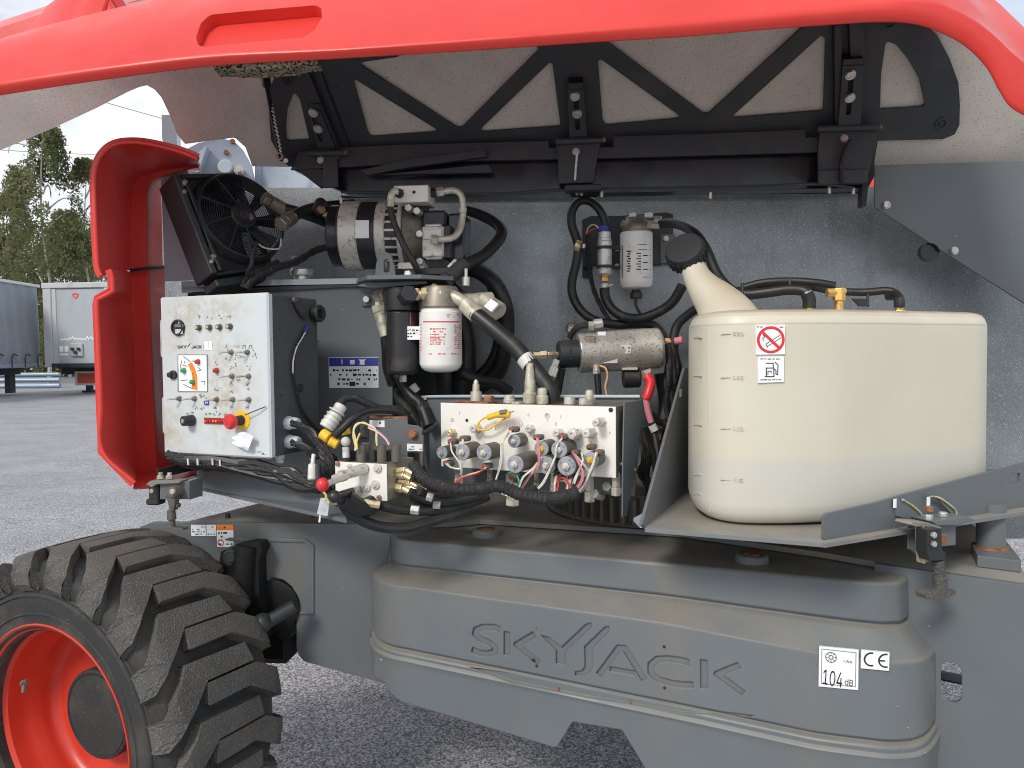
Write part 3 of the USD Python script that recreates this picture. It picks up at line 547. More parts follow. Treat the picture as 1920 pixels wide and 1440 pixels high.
sub(ts, 'underframe', TR.ext(Polygon([(.60, 1.50), (1.4, 1.86), (1.5, 2.4), (.55, 2.3)]), -.05, -.008), 'grey_paint')
DV = two(P(1205, 985, 1.40), P(1285, 700, 1.74))
dv = part('divider_plate', [DV.prism([(1284, 690), (1300, 690), (1300, 972), (1212, 992), (1204, 984)], -.003, .003)], 'grey_paint', 'slanted grey divider plate at the left of the tank')
sub(dv, 'plate_slot', DV.box(1275, 730, 1278, 744, .003, .0036), 'sticker')
part('tray_bracket', TR.ext(Polygon([PZ(*q, ZB)[:2] for q in [(1188, 972), (1206, 962), (1215, 985), (1200, 984)]]), -.006, .0006), 'grey_light')
# hydraulic reservoir behind the cabinet
HT = vf(660, 640, 1.98, 5)
ht = part('hydraulic_reservoir', [HT.prism([(360, 548), (462, 541), (640, 531), (736, 531), (736, 778), (700, 800), (420, 860), (360, 860)], -.16, 0)], 'grey_paint', 'grey steel hydraulic oil reservoir behind the control cabinet')
sub(ht, 'lid', [hz(HT.hit(600, 532)[2]).ext(Polygon([HT.hit(x, 536, n)[:2] for x, n in ((340, .01), (738, .01), (738, -.17), (340, -.17))]), -.003, .012)], 'grey_light')
sub(ht, 'lid_seal', [HT.prism([(352, 549), (640, 533), (737, 533), (737, 538), (640, 539), (352, 555)], .0, .008)], 'black_plastic')
br = HT.hit(566, 515, -.05); sub(ht, 'filler_cap', lathe(br-[0, 0, .03], (0, 0, 1), [(0, .022), (.026, .022), (.026, .030), (.030, .0315), (.042, .0315), (.046, .029), (.046, 0)], 24), 'zinc')
dc = sub(ht, 'hydraulic_decal', HT.box(616, 670, 710, 727, 0, .001), 'sticker', 'white instruction decal with a blue header')
sub(ht, 'decal_header', HT.box(617, 671, 709, 686, .001, .0016), 'blue_print'); sub(ht, 'decal_print', [marks(HT, 619, 690, 707, 724, .001, 4, 21, 5, .55), HT.box(655, 716, 666, 724, .001, .0018)], 'ink'); sub(ht, 'header_print', HT.box(640, 674, 642, 683, .0016, .002), 'sticker'); sub(ht, 'header_print', HT.box(656, 675, 665, 683, .0016, .002), 'sticker'); sub(ht, 'header_print', [HT.prism([(672, 674), (686, 674), (683, 677), (684, 684), (674, 684), (675, 677)], .0016, .002)], 'sticker')

# right gusset plate
RG = vf(1780, 420, 1.93, 5)
k = RG.pxm(1745, 472)
rgp = part('gusset_plate', RG.prism([(1640, 310), (1990, 300), (1990, 606), (1920, 568), (1800, 492), (1640, 388)], -.006, 0, holes=[Point(*RG.uv(1745, 472)).buffer(16*k)]), 'grey_paint', 'large grey gusset plate with a round hole at the upper right')
sub(rgp, 'hole_sleeve', RG.disc(1744, 472, 17.5*k, -.03, -.012, 24), 'gloss_black')
for x, y in ((1663, 384), (1790, 470)): sub(rgp, 'bolt', [RG.disc(x, y, .011, 0, .003, 18, .001), RG.hexn(x, y, .0085, .003, .010)], 'zinc')

# ================================================================== hood
HU = np.array([math.cos(math.radians(5)), -math.sin(math.radians(5)), 0]); HP = FR(P(1080, 322, 2.06), HU, nrm([-.06, -.70, .714]))
rimL = [(-80, 186), (0, 170), (200, 140), (400, 115), (640, 101), (900, 85), (1100, 71), (1280, 60), (1440, 46), (1547, 38), (1647, 32), (1713, 35), (1763, 50), (1813, 77), (1853, 117), (1877, 160), (1897, 190), (1930, 210), (1990, 232)]
rimM = [(-80, 172), (0, 157), (200, 127), (400, 104), (640, 92), (900, 73), (1100, 57), (1280, 42), (1440, 28), (1547, 19), (1647, 10), (1713, 6), (1770, 14), (1828, 42), (1868, 72), (1895, 98), (1918, 118), (1950, 140), (2010, 165)]
n_ = len(rimL); dR = np.interp([a[0] for a in rimL], [-80, 1280, 1700, 1990], [1.52, 1.40, 1.37, 1.40]); st = []
back = nrm([-.07, .62, .78])
for i in range(n_):
    L = P(*rimL[i], dR[i]+.006); M = P(*rimM[i], dR[i]); t = rimM[i][0]
    h = np.interp(t, [-80, 0, 220, 500, 900, 1500, 1720, 1830, 2010], [.20, .225, .285, .36, .40, .40, .40, .40, .40])
    st.append((L, M, h))
skin = []; inner = []
Lr = dens([[s[0] for s in st]], 110, 0)[0]; Mr = dens([[s[1] for s in st]], 110, 0)[0]; hr = np.interp(np.linspace(0, n_-1, 110), np.arange(n_), [s[2] for s in st])
for L, M, h in zip(Lr, Mr, hr):
    o = nrm(np.cross(HU, back)); o = o if o @ (CAM-M) > 0 else -o
    q = [L, (L+M)/2+o*.001, M]+[M+back*h*t+o*(.012*math.sin(math.pi*min(t, 1))) for t in (.03, .1, .25, .5, .75, .9)]+[M+back*h*.97-o*.004, M+back*h-o*.03]
    b = [M+back*h-o*.06, M+back*h*.5-o*.036, M+back*.05-o*.034, M+back*.012-o*.014, L-o*.010]
    skin.append(q+b); inner.append(M+back*h-o*.05)
sk = mani(loft(skin))
# hand hold: a recess in the skin
px_h = [(369, 79), (366, 66), (376, 42), (393, 27), (592, 9), (602, 15), (603, 30), (588, 52), (566, 64), (384, 80)]
c = P(485, 45, dR[3]+.06); o = nrm(np.cross(HU, back)); o = o if o @ (CAM-c) > 0 else -o
j = int(np.argmin([abs((m-CAM)@RIGHT/((m-CAM)@FWD)*FPX+960-485) for m in Mr])); HS = FR(Mr[j]+back*.09+o*.011, HU, np.cross(o, HU)); 
if HS.n @ o < 0: HS = FR(HS.o, HU, -HS.v)
hp = HS.poly(px_h, 0).buffer(-.016).buffer(.034).buffer(-.018)
sk = sk - mani(HS.ext(hp, -.026, .05))
hood = part('hood', sk, 'red_plastic', 'raised glossy red engine hood seen from its lower edge', 40)
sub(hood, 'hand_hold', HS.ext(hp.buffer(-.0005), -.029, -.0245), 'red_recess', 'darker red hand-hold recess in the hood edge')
# inner face: a felt-like panel from the hinge up to the skin
pl = [(-120, 338), (0, 282), (100, 240), (180, 203), (240, 172), (262, 163), (276, 160), (290, 168), (303, 183), (318, 215), (332, 252), (347, 270), (440, 258), (460, 276), (473, 312), (545, 313), (1560, 330), (1640, 322), (1646, 312), (1660, 319), (1920, 326), (2030, 332)]
low = [HP.uv(*q) for q in pl]; 
top = [[(p-HP.o)@HP.u, 0] for p in inner]
for i, p in enumerate(inner):  # where the panel meets the height of the skin's back edge
    lu = np.interp(top[i][0], [q[0] for q in low], [q[1] for q in low]); fx = (p-CAM)@RIGHT/((p-CAM)@FWD)*FPX+960; top[i][1] = max((p[2]-HP.o[2])/HP.v[2], lu+np.interp(fx, [0, 300, 600, 1400, 1700, 1830, 1960], [.26, .28, .40, .42, .56, .46, .26]))
pp = Polygon(low+top[::-1]).buffer(0)
pn = sub(hood, 'inner_panel', HP.ext(pp, -.012, 0), 'fleece', 'beige fibre lining on the inside of the hood')
roof = [[p, HP.o+HP.u*t[0]+HP.v*t[1]] for p, t in zip(inner, top)]
sub(hood, 'roof_shell', solid(roof, .012), 'red_plastic')
sub(hood, 'roof_ridge', loft([[P(x, y, 2.0), P(x, y+26, 2.0), P(x+6, y+40, 2.25), P(x+6, y-14, 2.25)] for x, y in ((-80, 80), (0, 52), (90, 22), (180, -4), (280, -30))]), 'red_plastic')
# black frame with triangular openings
H0 = FR(HP.o+HP.n*.012, HP.u, HP.v)
out = [(541, 312), (527, 298), (508, 262), (504, 205), (506, 165), (520, 132), (540, 100), (560, 60), (1840, 0), (1640, -60), (1700, 40), (1752, 70), (1778, 108), (1797, 155), (1800, 195), (1799, 235), (1790, 252), (1770, 261), (1646, 264), (1640, 300), (1560, 330)]
out = [(541, 312), (527, 298), (508, 262), (504, 205), (506, 165), (520, 132), (550, 60), (1100, 10), (1690, -20), (1730, 40), (1757, 66), (1780, 108), (1797, 155), (1800, 195), (1799, 235), (1790, 252), (1768, 261), (1646, 264), (1640, 300), (1560, 330)]
holes = [[(551, 172), (562, 186), (580, 262), (537, 265), (535, 240), (538, 205)],
         [(661, 146), (826, 247), (694, 257), (688, 245)], [(669, 118), (745, 107), (762, 92), (1000, 84), (1012, 92), (865, 240), (855, 238)], [(1035, 113), (1051, 237), (897, 248), (905, 238)],
         [(1121, 107), (1281, 222), (1136, 235), (1130, 225)], [(1135, 76), (1300, 57), (1522, 36), (1329, 213), (1318, 212)], [(1540, 66), (1548, 75), (1544, 208), (1366, 222), (1380, 212)],
         [(1661, 76), (1680, 84), (1702, 110), (1724, 148), (1736, 200), (1650, 205), (1652, 140)]]
hf = H0.poly(out, 0)
for h in holes: hf = hf.difference(H0.poly(h, 0).buffer(-.006).buffer(.006))
fr_ = sub(hood, 'hood_frame', H0.ext(hf, -.007, 0), 'frame_steel', 'black steel frame with triangular openings')
for x, y in ((538, 149), (1668, 41), (1765, 231)): sub(hood, 'frame_bolt', [lathe(H0.hit(x, y), HP.n, [(0, .016), (.003, .016), (.004, .011), (.0005, .0095), (.0005, 0)], 20)], 'frame_steel', smooth=50); sub(hood, 'frame_bolt', H0.hexn(x, y, .0075, .0, .004), 'black_plastic')
for x, y in ((630, 218), (658, 218), (631, 162)): sub(hood, 'frame_hole', H0.disc(x, y, .004, 0, .0006, 10), 'ink')
# stiffening angles behind the hinge straps
sub(hood, 'stiffener', [H0.prism([(556, 118), (576, 108), (648, 287), (626, 287)], 0, .028, at=0), H0.prism([(576, 108), (590, 100), (660, 280), (648, 287)], 0, .01, at=0)], 'black_steel')
sub(hood, 'stiffener', [H0.prism([(1560, 40), (1573, 40), (1575, 270), (1563, 275)], 0, .024, at=0)], 'black_steel'); sub(hood, 'stiffener', [H0.prism([(1588, 30), (1612, 28), (1622, 120), (1592, 122)], 0, .020, at=0)], 'frame_steel')
def strap(pts, slot_, bolts, nm):
    hl = [LineString([H0.uv(*q, .034) for q in slot_]).buffer(.006)]
    h = sub(hood, 'hinge_strap', H0.prism(pts, .022, .034, holes=hl), 'frame_steel')
    sub(hood, 'strap_flange', H0.prism([(pts[0][0]+2, pts[0][1]-12), (pts[1][0]-1, pts[1][1]-13), pts[1], pts[0]], .0, .032), 'black_steel')
    for x, y in bolts: sub(hood, 'strap_bolt', [H0.disc(x, y, .0125, .034, .036, 16), H0.hexn(x, y, .0095, .036, .044)], 'zinc')
strap([(576, 208), (600, 208), (630, 282), (598, 282)], [(586, 210), (601, 262)], [(587, 212), (596, 242)], 0)
strap([(1064, 168), (1094, 168), (1101, 262), (1068, 262)], [(1079, 178), (1083, 240)], [(1078, 181), (1082, 214)], 1)
strap([(1580, 124), (1620, 122), (1614, 236), (1572, 238)], [(1596, 140), (1591, 212)], [(1595, 141), (1594, 184)], 2)
# gas spring and wire tie at the left, sponge strip under the rim
sub(hood, 'gas_spring', [rod(HP.hit(497, 136, .12), HP.hit(500, 160, .10), .011, ch=.002), rod(HP.hit(499, 155, .10), HP.hit(527, 300, .05), .006)], 'gloss_black'); sub(hood, 'spring_coil', tube([HP.hit(504+2*math.sin(i*2.2)+i*.52, 172+i*2.6, .085+.006*math.cos(i*2.2)) for i in range(44)], .0024, 5, .01), 'wire_white')
jm = [int(np.argmin([abs((m-CAM)@RIGHT/((m-CAM)@FWD)*FPX+960-x) for m in Lr])) for x in np.linspace(385, 598, 14)]
sp = []
for a, i in enumerate(jm):
    p = Lr[i]; w = math.sin(math.pi*min(max((a+.25)/13.5, .0), 1))**.5; sp.append([p+[0, .012, -.001], p+[0, .02, -.002-.012*w], p+[0, .05, -.003-.017*w], p+[0, .08, .0]])
sub(hood, 'seal_strip', loft(sp), 'sponge', 'crumbling brown foam seal under the hood edge')

# hinge beam along the top of the wall
HB = vf(1080, 300, 1.955, 5)
hb = part('hinge_beam', [HB.prism([(545, 318), (560, 285), (612, 278), (740, 272), (1028, 264), (1030, 277), (1150, 276), (1150, 256), (1400, 248), (1510, 243), (1510, 258), (1640, 258), (1638, 282), (1150, 296), (900, 301), (700, 310)], -.01, 0)], 'frame_steel', 'black hinge beam along the top of the wall')
HB2 = FR(HB.o-HB.n*.03, HB.u, HB.v)
sub(hb, 'lower_channel', [HB2.prism([(545, 316), (700, 308), (1150, 292), (1640, 280), (1625, 352), (1130, 362), (900, 366), (650, 362), (610, 345)], -.05, 0)], 'gloss_black')
sub(hb, 'pressed_gusset', [HB.prism([(678, 322), (780, 300), (910, 284), (916, 296), (760, 318), (692, 331)], .0, .016, at=0), HB.prism([(692, 331), (916, 310), (924, 325), (690, 330)], -.005, .010, at=0)], 'frame_steel')
sub(hb, 'edge_strip', [tube([HB.hit(x, y, .005) for x, y in ((640, 360), (900, 364), (1040, 357), (1150, 354), (1400, 350), (1530, 345), (1600, 352))], .004, 8)], 'frame_steel')
for pts, bolt in (([(582, 284), (642, 282), (640, 290), (632, 300), (634, 350), (604, 352), (606, 300), (584, 292)], (601, 300)), ([(1045, 262), (1126, 258), (1126, 270), (1119, 300), (1112, 342), (1048, 344), (1046, 300), (1043, 275)], (1080, 284)), ([(1538, 238), (1642, 234), (1645, 260), (1630, 320), (1620, 345), (1535, 345), (1534, 280)], (1583, 259))):
    hk = sub(hb, 'hinge_bracket', HB.prism(pts, .004, .012), 'frame_steel'); x, y = bolt
    sub(hb, 'hinge_bolt', [HB.disc(x, y, .010, .012, .014), HB.hexn(x, y, .008, .014, .021)], 'zinc'); xs = [q[0] for q in pts]
    sub(hb, 'hinge_pin', rod(HB.hit(min(xs)-2, pts[0][1]+4, .018), HB.hit(max(xs)+4, pts[1][1]+4, .018), .0085, ch=.002), 'frame_steel'); sub(hb, 'pin_head', rod(HB.hit(max(xs)+3, pts[1][1]+4, .018), HB.hit(max(xs)+9, pts[1][1]+4, .018), .006), 'rust')
sub(hb, 'bracket_flange', HB.box(1534, 318, 1628, 342, .012, .02, .003), 'frame_steel'); sub(hb, 'bracket_flange', HB.box(1058, 346, 1128, 356, .0, .03, .003), 'black_steel')
sub(hb, 'wiring_conduit', tube([HB.hit(*q, .026) for q in ((1596, 262), (1584, 285), (1578, 310), (1579, 342))], .007, 8, rfun=braid), 'harness')
sub(hb, 'wiring_conduit', tube([HB.hit(*q, .02) for q in ((1082, 288), (1080, 310), (1078, 338))], .003, 8, rfun=braid), 'wire_white')
for x, y in ((1090, 362), (1128, 365), (1332, 368), (1555, 358), (1600, 360), (640, 378), (1082, 361)): sub(hb, 'stud', rod(HB2.hit(x, y-8, .02), HB2.hit(x, y+5, .02), .0045, ch=.001), 'zinc')
sub(hb, 'end_gusset', HB.prism([(527, 295), (545, 302), (606, 318), (606, 345), (600, 352)], -.02, -.004), 'black_steel')
sub(hb, 'side_bracket', [HB.prism([(1618, 300), (1640, 290), (1640, 330), (1628, 352), (1624, 386), (1616, 386)], -.03, .0)], 'gloss_black')
sub(hb, 'pivot_ring', [HB.ext(Point(*HB.uv(530, 297)).buffer(.011).difference(Point(*HB.uv(530, 297)).buffer(.0065)), .02, .025)], 'zinc'); sub(hb, 'pivot_bolt', rod(HB.hit(535, 301, .0), HB.hit(536, 301, .04), .006), 'zinc')
part('far_hood_edge', vf(1620, 345, 2.9, 5).box(1440, 325, 1700, 372, -.01, 0), 'red_plastic', 'red strip of the far hood seen through the gap at the hinge')

# boom foot and knuckle behind the fan
bm = part('boom_tube', loft([[P(478, 310, 2.42), P(478, 358, 2.42), P(500, 358, 2.62), P(500, 308, 2.62)], [P(640, 318, 2.36), P(640, 366, 2.36), P(660, 366, 2.6), P(660, 316, 2.6)]]), 'boom_paint', 'pale grey boom tube behind the fan')
sub(bm, 'end_cap', loft([[P(478, 308, 2.415), P(478, 356, 2.415), P(486, 356, 2.5), P(486, 308, 2.5)], [P(490, 307, 2.41), P(490, 357, 2.41), P(498, 357, 2.5), P(498, 307, 2.5)]]), 'boom_paint')
KN = vf(430, 300, 2.34, -12)
kb = part('boom_knuckle', KN.prism([(372, 345), (368, 300), (380, 275), (412, 262), (436, 262), (455, 280), (468, 302), (474, 330), (474, 362), (440, 350), (400, 340)], -.06, .0, r=.006), 'boom_paint', 'pale grey boom knuckle with a bright pivot bolt')
sub(kb, 'side_web', KN.prism([(352, 330), (372, 298), (394, 282), (378, 330)], .0, .05, at=0), 'boom_paint'); sub(kb, 'pin_boss', KN.disc(422, 312, .023, 0, .03, 24, .004), 'grey_light'); sub(kb, 'pivot_bolt', [KN.hexn(447, 318, .016, 0, .03), KN.disc(447, 318, .008, .03, .05, 12, .001)], 'zinc')
for x, y in ((436, 264), (424, 285)): sub(kb, 'knuckle_bolt', KN.hexn(x, y, .008, 0, .01), 'rust')
part('mast_plate', vf(320, 240, 2.5, 0).prism([(303, 215), (330, 216), (332, 276), (312, 276), (304, 262)], -.03, 0), 'grey_light', 'light grey upright plate behind the red cover')
part('riser_arm', vf(420, 270, 2.5, 0).prism([(340, 285), (372, 268), (420, 258), (416, 268), (360, 296)], -.05, 0), 'boom_paint', 'pale grey arm behind the boom knuckle')

# ================================================================== red side cover
up = [[(190, 516), (247, 506), (275, 502), (308, 500)], [(183, 500), (246, 495), (275, 494), (306, 494)], [(179, 440), (246, 440), (275, 440), (305, 440)], [(177, 380), (246, 392), (275, 392), (304, 396)], [(176, 330), (248, 358), (277, 360), (303, 368)], [(183, 300), (255, 342), (282, 346), (305, 352)], [(198, 279), (264, 333), (289, 338), (309, 345)],
      [(218, 268), (276, 327), (299, 333), (316, 340)], [(245, 265), (296, 321), (313, 328), (325, 336)], [(270, 267), (316, 317), (327, 324), (336, 331)], [(300, 273), (336, 314), (342, 321), (348, 327)], [(340, 284), (356, 311), (360, 317), (362, 322)], [(371, 297), (372, 309), (374, 314), (376, 318)]]
DD = (1.70, 1.95, 1.955, 2.12)
def coverrow(r, sh=0):
    q = [P(*r[j], DD[j]+sh) for j in range(4)]; o = []
    for a, b in zip(q, q[1:]): o += [a+(b-a)*t for t in (.03, .12, .5, .88, .97)]
    return o
G = dens([coverrow(r) for r in up], 0, 44)
rc = part('side_cover', solid(G, .012), 'red_plastic', 'tall moulded red turret end cover', 45)
sub(rc, 'cover_lip', tube([P(r[0][0]+1, r[0][1]+1, 1.70) for r in up], .005, 10), 'red_plastic')
lo = [[(206, 505), (248, 509), (277, 505), (310, 503)], [(210, 520), (248, 520), (278, 518), (310, 518)], [(211, 536), (248, 535), (279, 535), (310, 535)], [(211, 545), (248, 545), (279, 545), (310, 545)], [(205, 550), (249, 550), (280, 550), (310, 550)], [(182, 562), (249, 560), (280, 560), (310, 560)], [(181, 572), (249, 575), (281, 575), (310, 575)], [(184, 640), (251, 640), (284, 640), (310, 640)], [(188, 760), (254, 760), (289, 760), (312, 760)], [(191, 846), (257, 850), (293, 850), (330, 850)], [(252, 906), (258, 888), (295, 885), (378, 860)]]
G2 = np.array([coverrow(r) for r in lo])
sub(rc, 'lower_cover', solid(G2, .012), 'red_plastic', smooth=45)
sub(rc, 'cover_lip', tube([P(r[0][0]+1, r[0][1], 1.70) for r in lo[5:]], .005, 10), 'red_plastic'); sub(rc, 'cover_lip', tube([P(r[0][0]+1, r[0][1], 1.70) for r in lo[:6]], .005, 8, .004), 'red_plastic')
sub(rc, 'bottom_flange', loft([[P(249, 916, 1.70), P(257, 886, 1.94), P(258, 892, 1.96), P(252, 918, 1.72)], [P(283, 912, 1.76), P(295, 884, 1.95), P(295, 892, 1.97), P(284, 916, 1.78)], [P(378, 888, 2.0), P(378, 860, 2.12), P(378, 866, 2.14), P(378, 893, 2.02)]]), 'red_plastic')
sub(rc, 'seam', tube([P(245, 507, 1.93), P(275, 503, 1.94), P(309, 500, 2.1)], .0045, 6), 'ink')
MP = vf(350, 430, 1.99, 8)
part('cooler_mount', MP.prism([(302, 338), (330, 318), (348, 318), (364, 340), (420, 500), (404, 503), (404, 520), (396, 524), (309, 527)], -.008, 0), 'grey_light', 'light grey stained mounting plate beside the fan')
# ================================================================== oil cooler with its fan
CC = P(450, 410, 1.95); nC = nrm(.71*RIGHT+.26*UP-.655*FWD); vC = nrm(-.36*RIGHT+.93*UP); FN = FR(CC, np.cross(vC, nC), vC)
R_ = .128; XF = lambda v: (v-CC)*.85+CC
fan = part('oil_cooler', [FN.ubox(-.150, .07, -.160, .140, -.085, -.022, .004)], 'black_steel', 'black oil cooler with a round fan grille')
sub(fan, 'cooler_frame', [FN.ubox(-.166, -.146, -.165, .150, -.095, .012, .003)], 'frame_steel'); sub(fan, 'cooler_frame', FN.ubox(-.146, .04, .140, .150, -.09, .004, .002), 'frame_steel'); sub(fan, 'cooler_frame', FN.ubox(-.146, .09, -.170, -.160, -.09, .004, .002), 'black_steel')
sub(fan, 'fan_shroud', lathe(CC, nC, [(-.03, .150), (.0, .147), (.018, .139), (.024, .1375), (.025, .133), (.02, .131), (-.03, .131)], 56), 'black_plastic')
sub(fan, 'shroud_panel', FN.ext(FN_p := shapely.box(-.145, -.155, .02, .138).difference(Point(0, 0).buffer(.150, 40)), -.024, -.012), 'black_plastic')
for k_ in range(14):
    r0 = .034+k_*.0072; sub(fan, 'grille_ring', lathe(CC, nC, [(.021, r0-.0012), (.0235, r0), (.021, r0+.0012), (.0195, r0), (.021, r0-.0012)], 48), 'black_steel')
for k_ in range(9):
    a = k_*2*math.pi/9+.25; dvec = FN.u*math.cos(a)+FN.v*math.sin(a); b_ = FN.u*math.cos(a+.25)+FN.v*math.sin(a+.25)
    sub(fan, 'grille_spoke', tube([CC+dvec*.03+nC*.026, CC+b_*.134+nC*.023], .0018, 6), 'frame_steel')
    sub(fan, 'fan_blade', solid([[CC+(FN.u*math.cos(a+t*.35+r*1.2)+FN.v*math.sin(a+t*.35+r*1.2))*r+nC*(-.012+.018*t) for t in (0, .5, 1)] for r in (.03, .06, .09, .125)], .002), 'gloss_black')
sub(fan, 'fan_motor', lathe(CC, nC, [(.0, .0), (.0, .042), (.026, .041), (.030, .038), (.0305, .0)], 36), 'black_plastic'); sub(fan, 'motor_boss', lathe(CC, nC, [(.03, .0), (.03, .016), (.034, .0145), (.034, .010), (.0325, .009), (.0325, 0)], 24), 'frame_steel')
sub(fan, 'motor_label', FN.ext(Polygon([(.012, -.022), (.028, -.014), (.022, .004), (.008, -.004)]), .0306, .0312), 'ink_grey')
for u, v in ((-.155, .09), (-.155, -.13), (-.14, .12), (-.14, -.115), (.13, -.15)): sub(fan, 'cooler_bolt', [lathe(FN.w([[u, v, .006]])[0], nC, [(0, .009), (.004, .009), (.004, .006), (.012, .0055), (.013, 0)], 8)], 'zinc')
sub(fan, 'cooler_rail', FN.ubox(-.140, -.128, -.16, .145, -.03, .014, .002), 'black_steel')
for v0 in (.125, .085, -.02, -.10): sub(fan, 'shroud_clip', FN.ubox(-.148, -.128, v0, v0+.02, -.012, .008, .002), 'black_steel')
sub(fan, 'cooler_foot', [FN.ubox(-.15, .02, -.20, -.176, -.09, -.01, .003)], 'frame_steel')
XF = None
sub(fan, 'fan_lead', hose([(481, 455, 1.90), (474, 478, 1.88), (472, 495, 1.87), (465, 510, 1.88), (462, 530, 1.9)], 1.9, .006, 8, rfun=braid), 'harness'); sub(fan, 'lead_tie', tube([P(*q) for q in ((481, 455, 1.9), (497, 465, 1.92), (523, 466, 1.95), (527, 448, 1.97))], .0022, 6), 'wire_white')
part('harness', hose([(462, 540, 1.9), (478, 520, 1.9), (502, 508, 1.92), (530, 498, 1.96), (556, 490, 2.0), (590, 470, 2.05), (626, 460, 2.06)], 1.9, .010, 10, .006, braid), 'harness', 'braided harness climbing from the reservoir to the motor')
part('harness', hose([(455, 538, 1.91), (470, 516, 1.91), (505, 500, 1.95), (520, 492, 1.98)], 1.9, .008, 10, .006, braid), 'harness')

# hydraulic hoses from the cooler across the wall
def fitted(name, pts, d, r, ferr=(.03,), mat_='hose_black', label=None, fm='fitting', braidf=None):
    """a hose with crimped ferrules at its ends"""
    c = [P(q[0], q[1], q[2] if len(q) > 2 else d) for q in pts]; p = part(name, tube(c, r, 12, .01, braidf), mat_, label)
    for L, (a, b) in zip(ferr, ((c[0], c[1]), (c[-1], c[-2]))):
        if L: t = nrm(b-a); sub(p, 'ferrule', rod(a-t*.002, a+t*L, r*1.22, ch=.0015), fm); sub(p, 'swivel_nut', hexrod(a-t*.022, a-t*.003, r*1.3), fm)
    return p
fitted('hydraulic_hose', [(507, 378, 1.98), (525, 388, 2.0), (560, 398, 2.02), (600, 412, 2.06), (640, 430, 2.1)], 2, .0145, (.05,), fm='alu_side', label='black hydraulic hose running from the cooler behind the motor')
fitted('hydraulic_hose', [(534, 416, 1.95), (560, 400, 2.0), (592, 390, 2.03), (630, 386, 2.06), (665, 384, 2.08)], 2, .0155, (.035,), fm='alu_side')
p_ = part('pipe_elbow', [hexrod(P(594, 385, 2.0), P(606, 398, 2.0), .02), ball(P(601, 383, 2.02), .018)], 'black_plastic', 'black pipe elbow under the hinge'); sub(p_, 'elbow_plug', hexrod(P(600, 392, 1.99), P(604, 394, 1.965), .011), 'rust')

# ================================================================== electric motor with hydraulic pump
MA = P(626, 443, 2.02); MB = P(852, 441, 2.0); ax = nrm(MB-MA); L = np.linalg.norm(MB-MA); px = L/226
def MC(a, b, r, mt, nm, extra=0.): return sub(mot, nm, lathe(MA+ax*(a-626)*px, ax, [(0, r*.6), (0, r-.003), (.003, r), ((b-a)*px-.003, r+extra), ((b-a)*px, r+extra-.003), ((b-a)*px, r*.6)], 44), mt)
mot = part('electric_motor', lathe(MA+ax*20*px, ax, [(0, 0), (0, .088), (.004, .090), (110*px, .090), (110*px, 0)], 44), 'black_plastic', 'cylindrical motor pump unit with a cream valve block on top')
MC(626, 650, .082, 'gloss_black', 'end_cap'); MC(650, 684, .0935, 'alu', 'clamp_band'); MC(716, 735, .094, 'alu', 'motor_band'); MC(757, 765, .098, 'alu', 'mounting_flange'); MC(765, 800, .090, 'alu_side', 'bell_housing', -.02); MC(800, 822, .066, 'black_steel', 'pump_flange')
for i in range(26):
    a = i*2*math.pi/26; e, g = basis(ax); dd = e*math.cos(a)+g*math.sin(a); t = np.cross(ax, dd); o = MA+ax*109*px
    fv, ff = arr(trimesh.creation.box(extents=(1, 1, 1))); M_ = np.stack([ax*(23*px), dd*.02, t*.006]); sub(mot, 'cooling_fin', (fv@M_+o+dd*.082+ax*11.5*px, ff), 'alu')
sub(mot, 'motor_core', lathe(MA+ax*109*px, ax, [(0, .07), (0, .078), (23*px, .078), (23*px, .07)], 32), 'gloss_black')
MF = vf(700, 440, 1.925, 5)
lbv = lambda n, r, y0, y1, x0, x1: None
sub(mot, 'rating_label', grid([[MA+ax*(x-626)*px+.0912*(np.cross(ax, [0, 0, 1.])*math.cos(a)*(1 if np.cross(ax, [0, 0, 1.])@FWD < 0 else -1)+np.array([0, 0, 1])*math.sin(a)) for x in (682, 708)] for a in np.linspace(.30, -.22, 8)]), 'sticker', 'small white rating label')
sub(mot, 'label_print', [MF.box(684+i % 2*3, 417+i*5.6, 705-i % 3*3, 419+i*5.6, .0, .001) for i in range(6)], 'ink')
pumpF = vf(806, 450, 1.90, 8)
pm = sub(mot, 'gear_pump', [pumpF.box(790, 424, 832, 482, -.06, 0, .004), pumpF.box(796, 420, 828, 486, -.05, -.004, .003)], 'alu'); sub(mot, 'pump_cover', pumpF.box(830, 422, 846, 484, -.07, -.006, .003), 'black_steel'); sub(mot, 'pump_recess', pumpF.box(792, 430, 828, 448, .0, .004, .001), 'alu'); sub(mot, 'pump_body', pumpF.box(838, 400, 872, 492, -.12, -.03, .006), 'gloss_black')
sub(mot, 'pump_port', [pumpF.hexn(812, 449, .012, 0, .025)], 'zinc'); sub(mot, 'mounting_foot', [pumpF.box(745, 492, 795, 512, -.05, .0, .003)], 'alu'); sub(mot, 'foot_rail', pumpF.box(740, 504, 850, 514, -.08, .006, .002), 'black_steel')
for x, y in ((786, 438), (786, 490), (765, 389), (781, 395)): sub(mot, 'pump_bolt', pumpF.hexn(x, y, .010, -.02, .012), 'zinc')
sub(mot, 'terminal_box', pumpF.box(790, 395, 836, 425, -.08, -.02, .006), 'black_plastic'); sub(mot, 'relay', pumpF.box(752, 384, 800, 402, -.06, -.03, .003), 'black_steel')
VB = vf(770, 362, 1.88, 5)
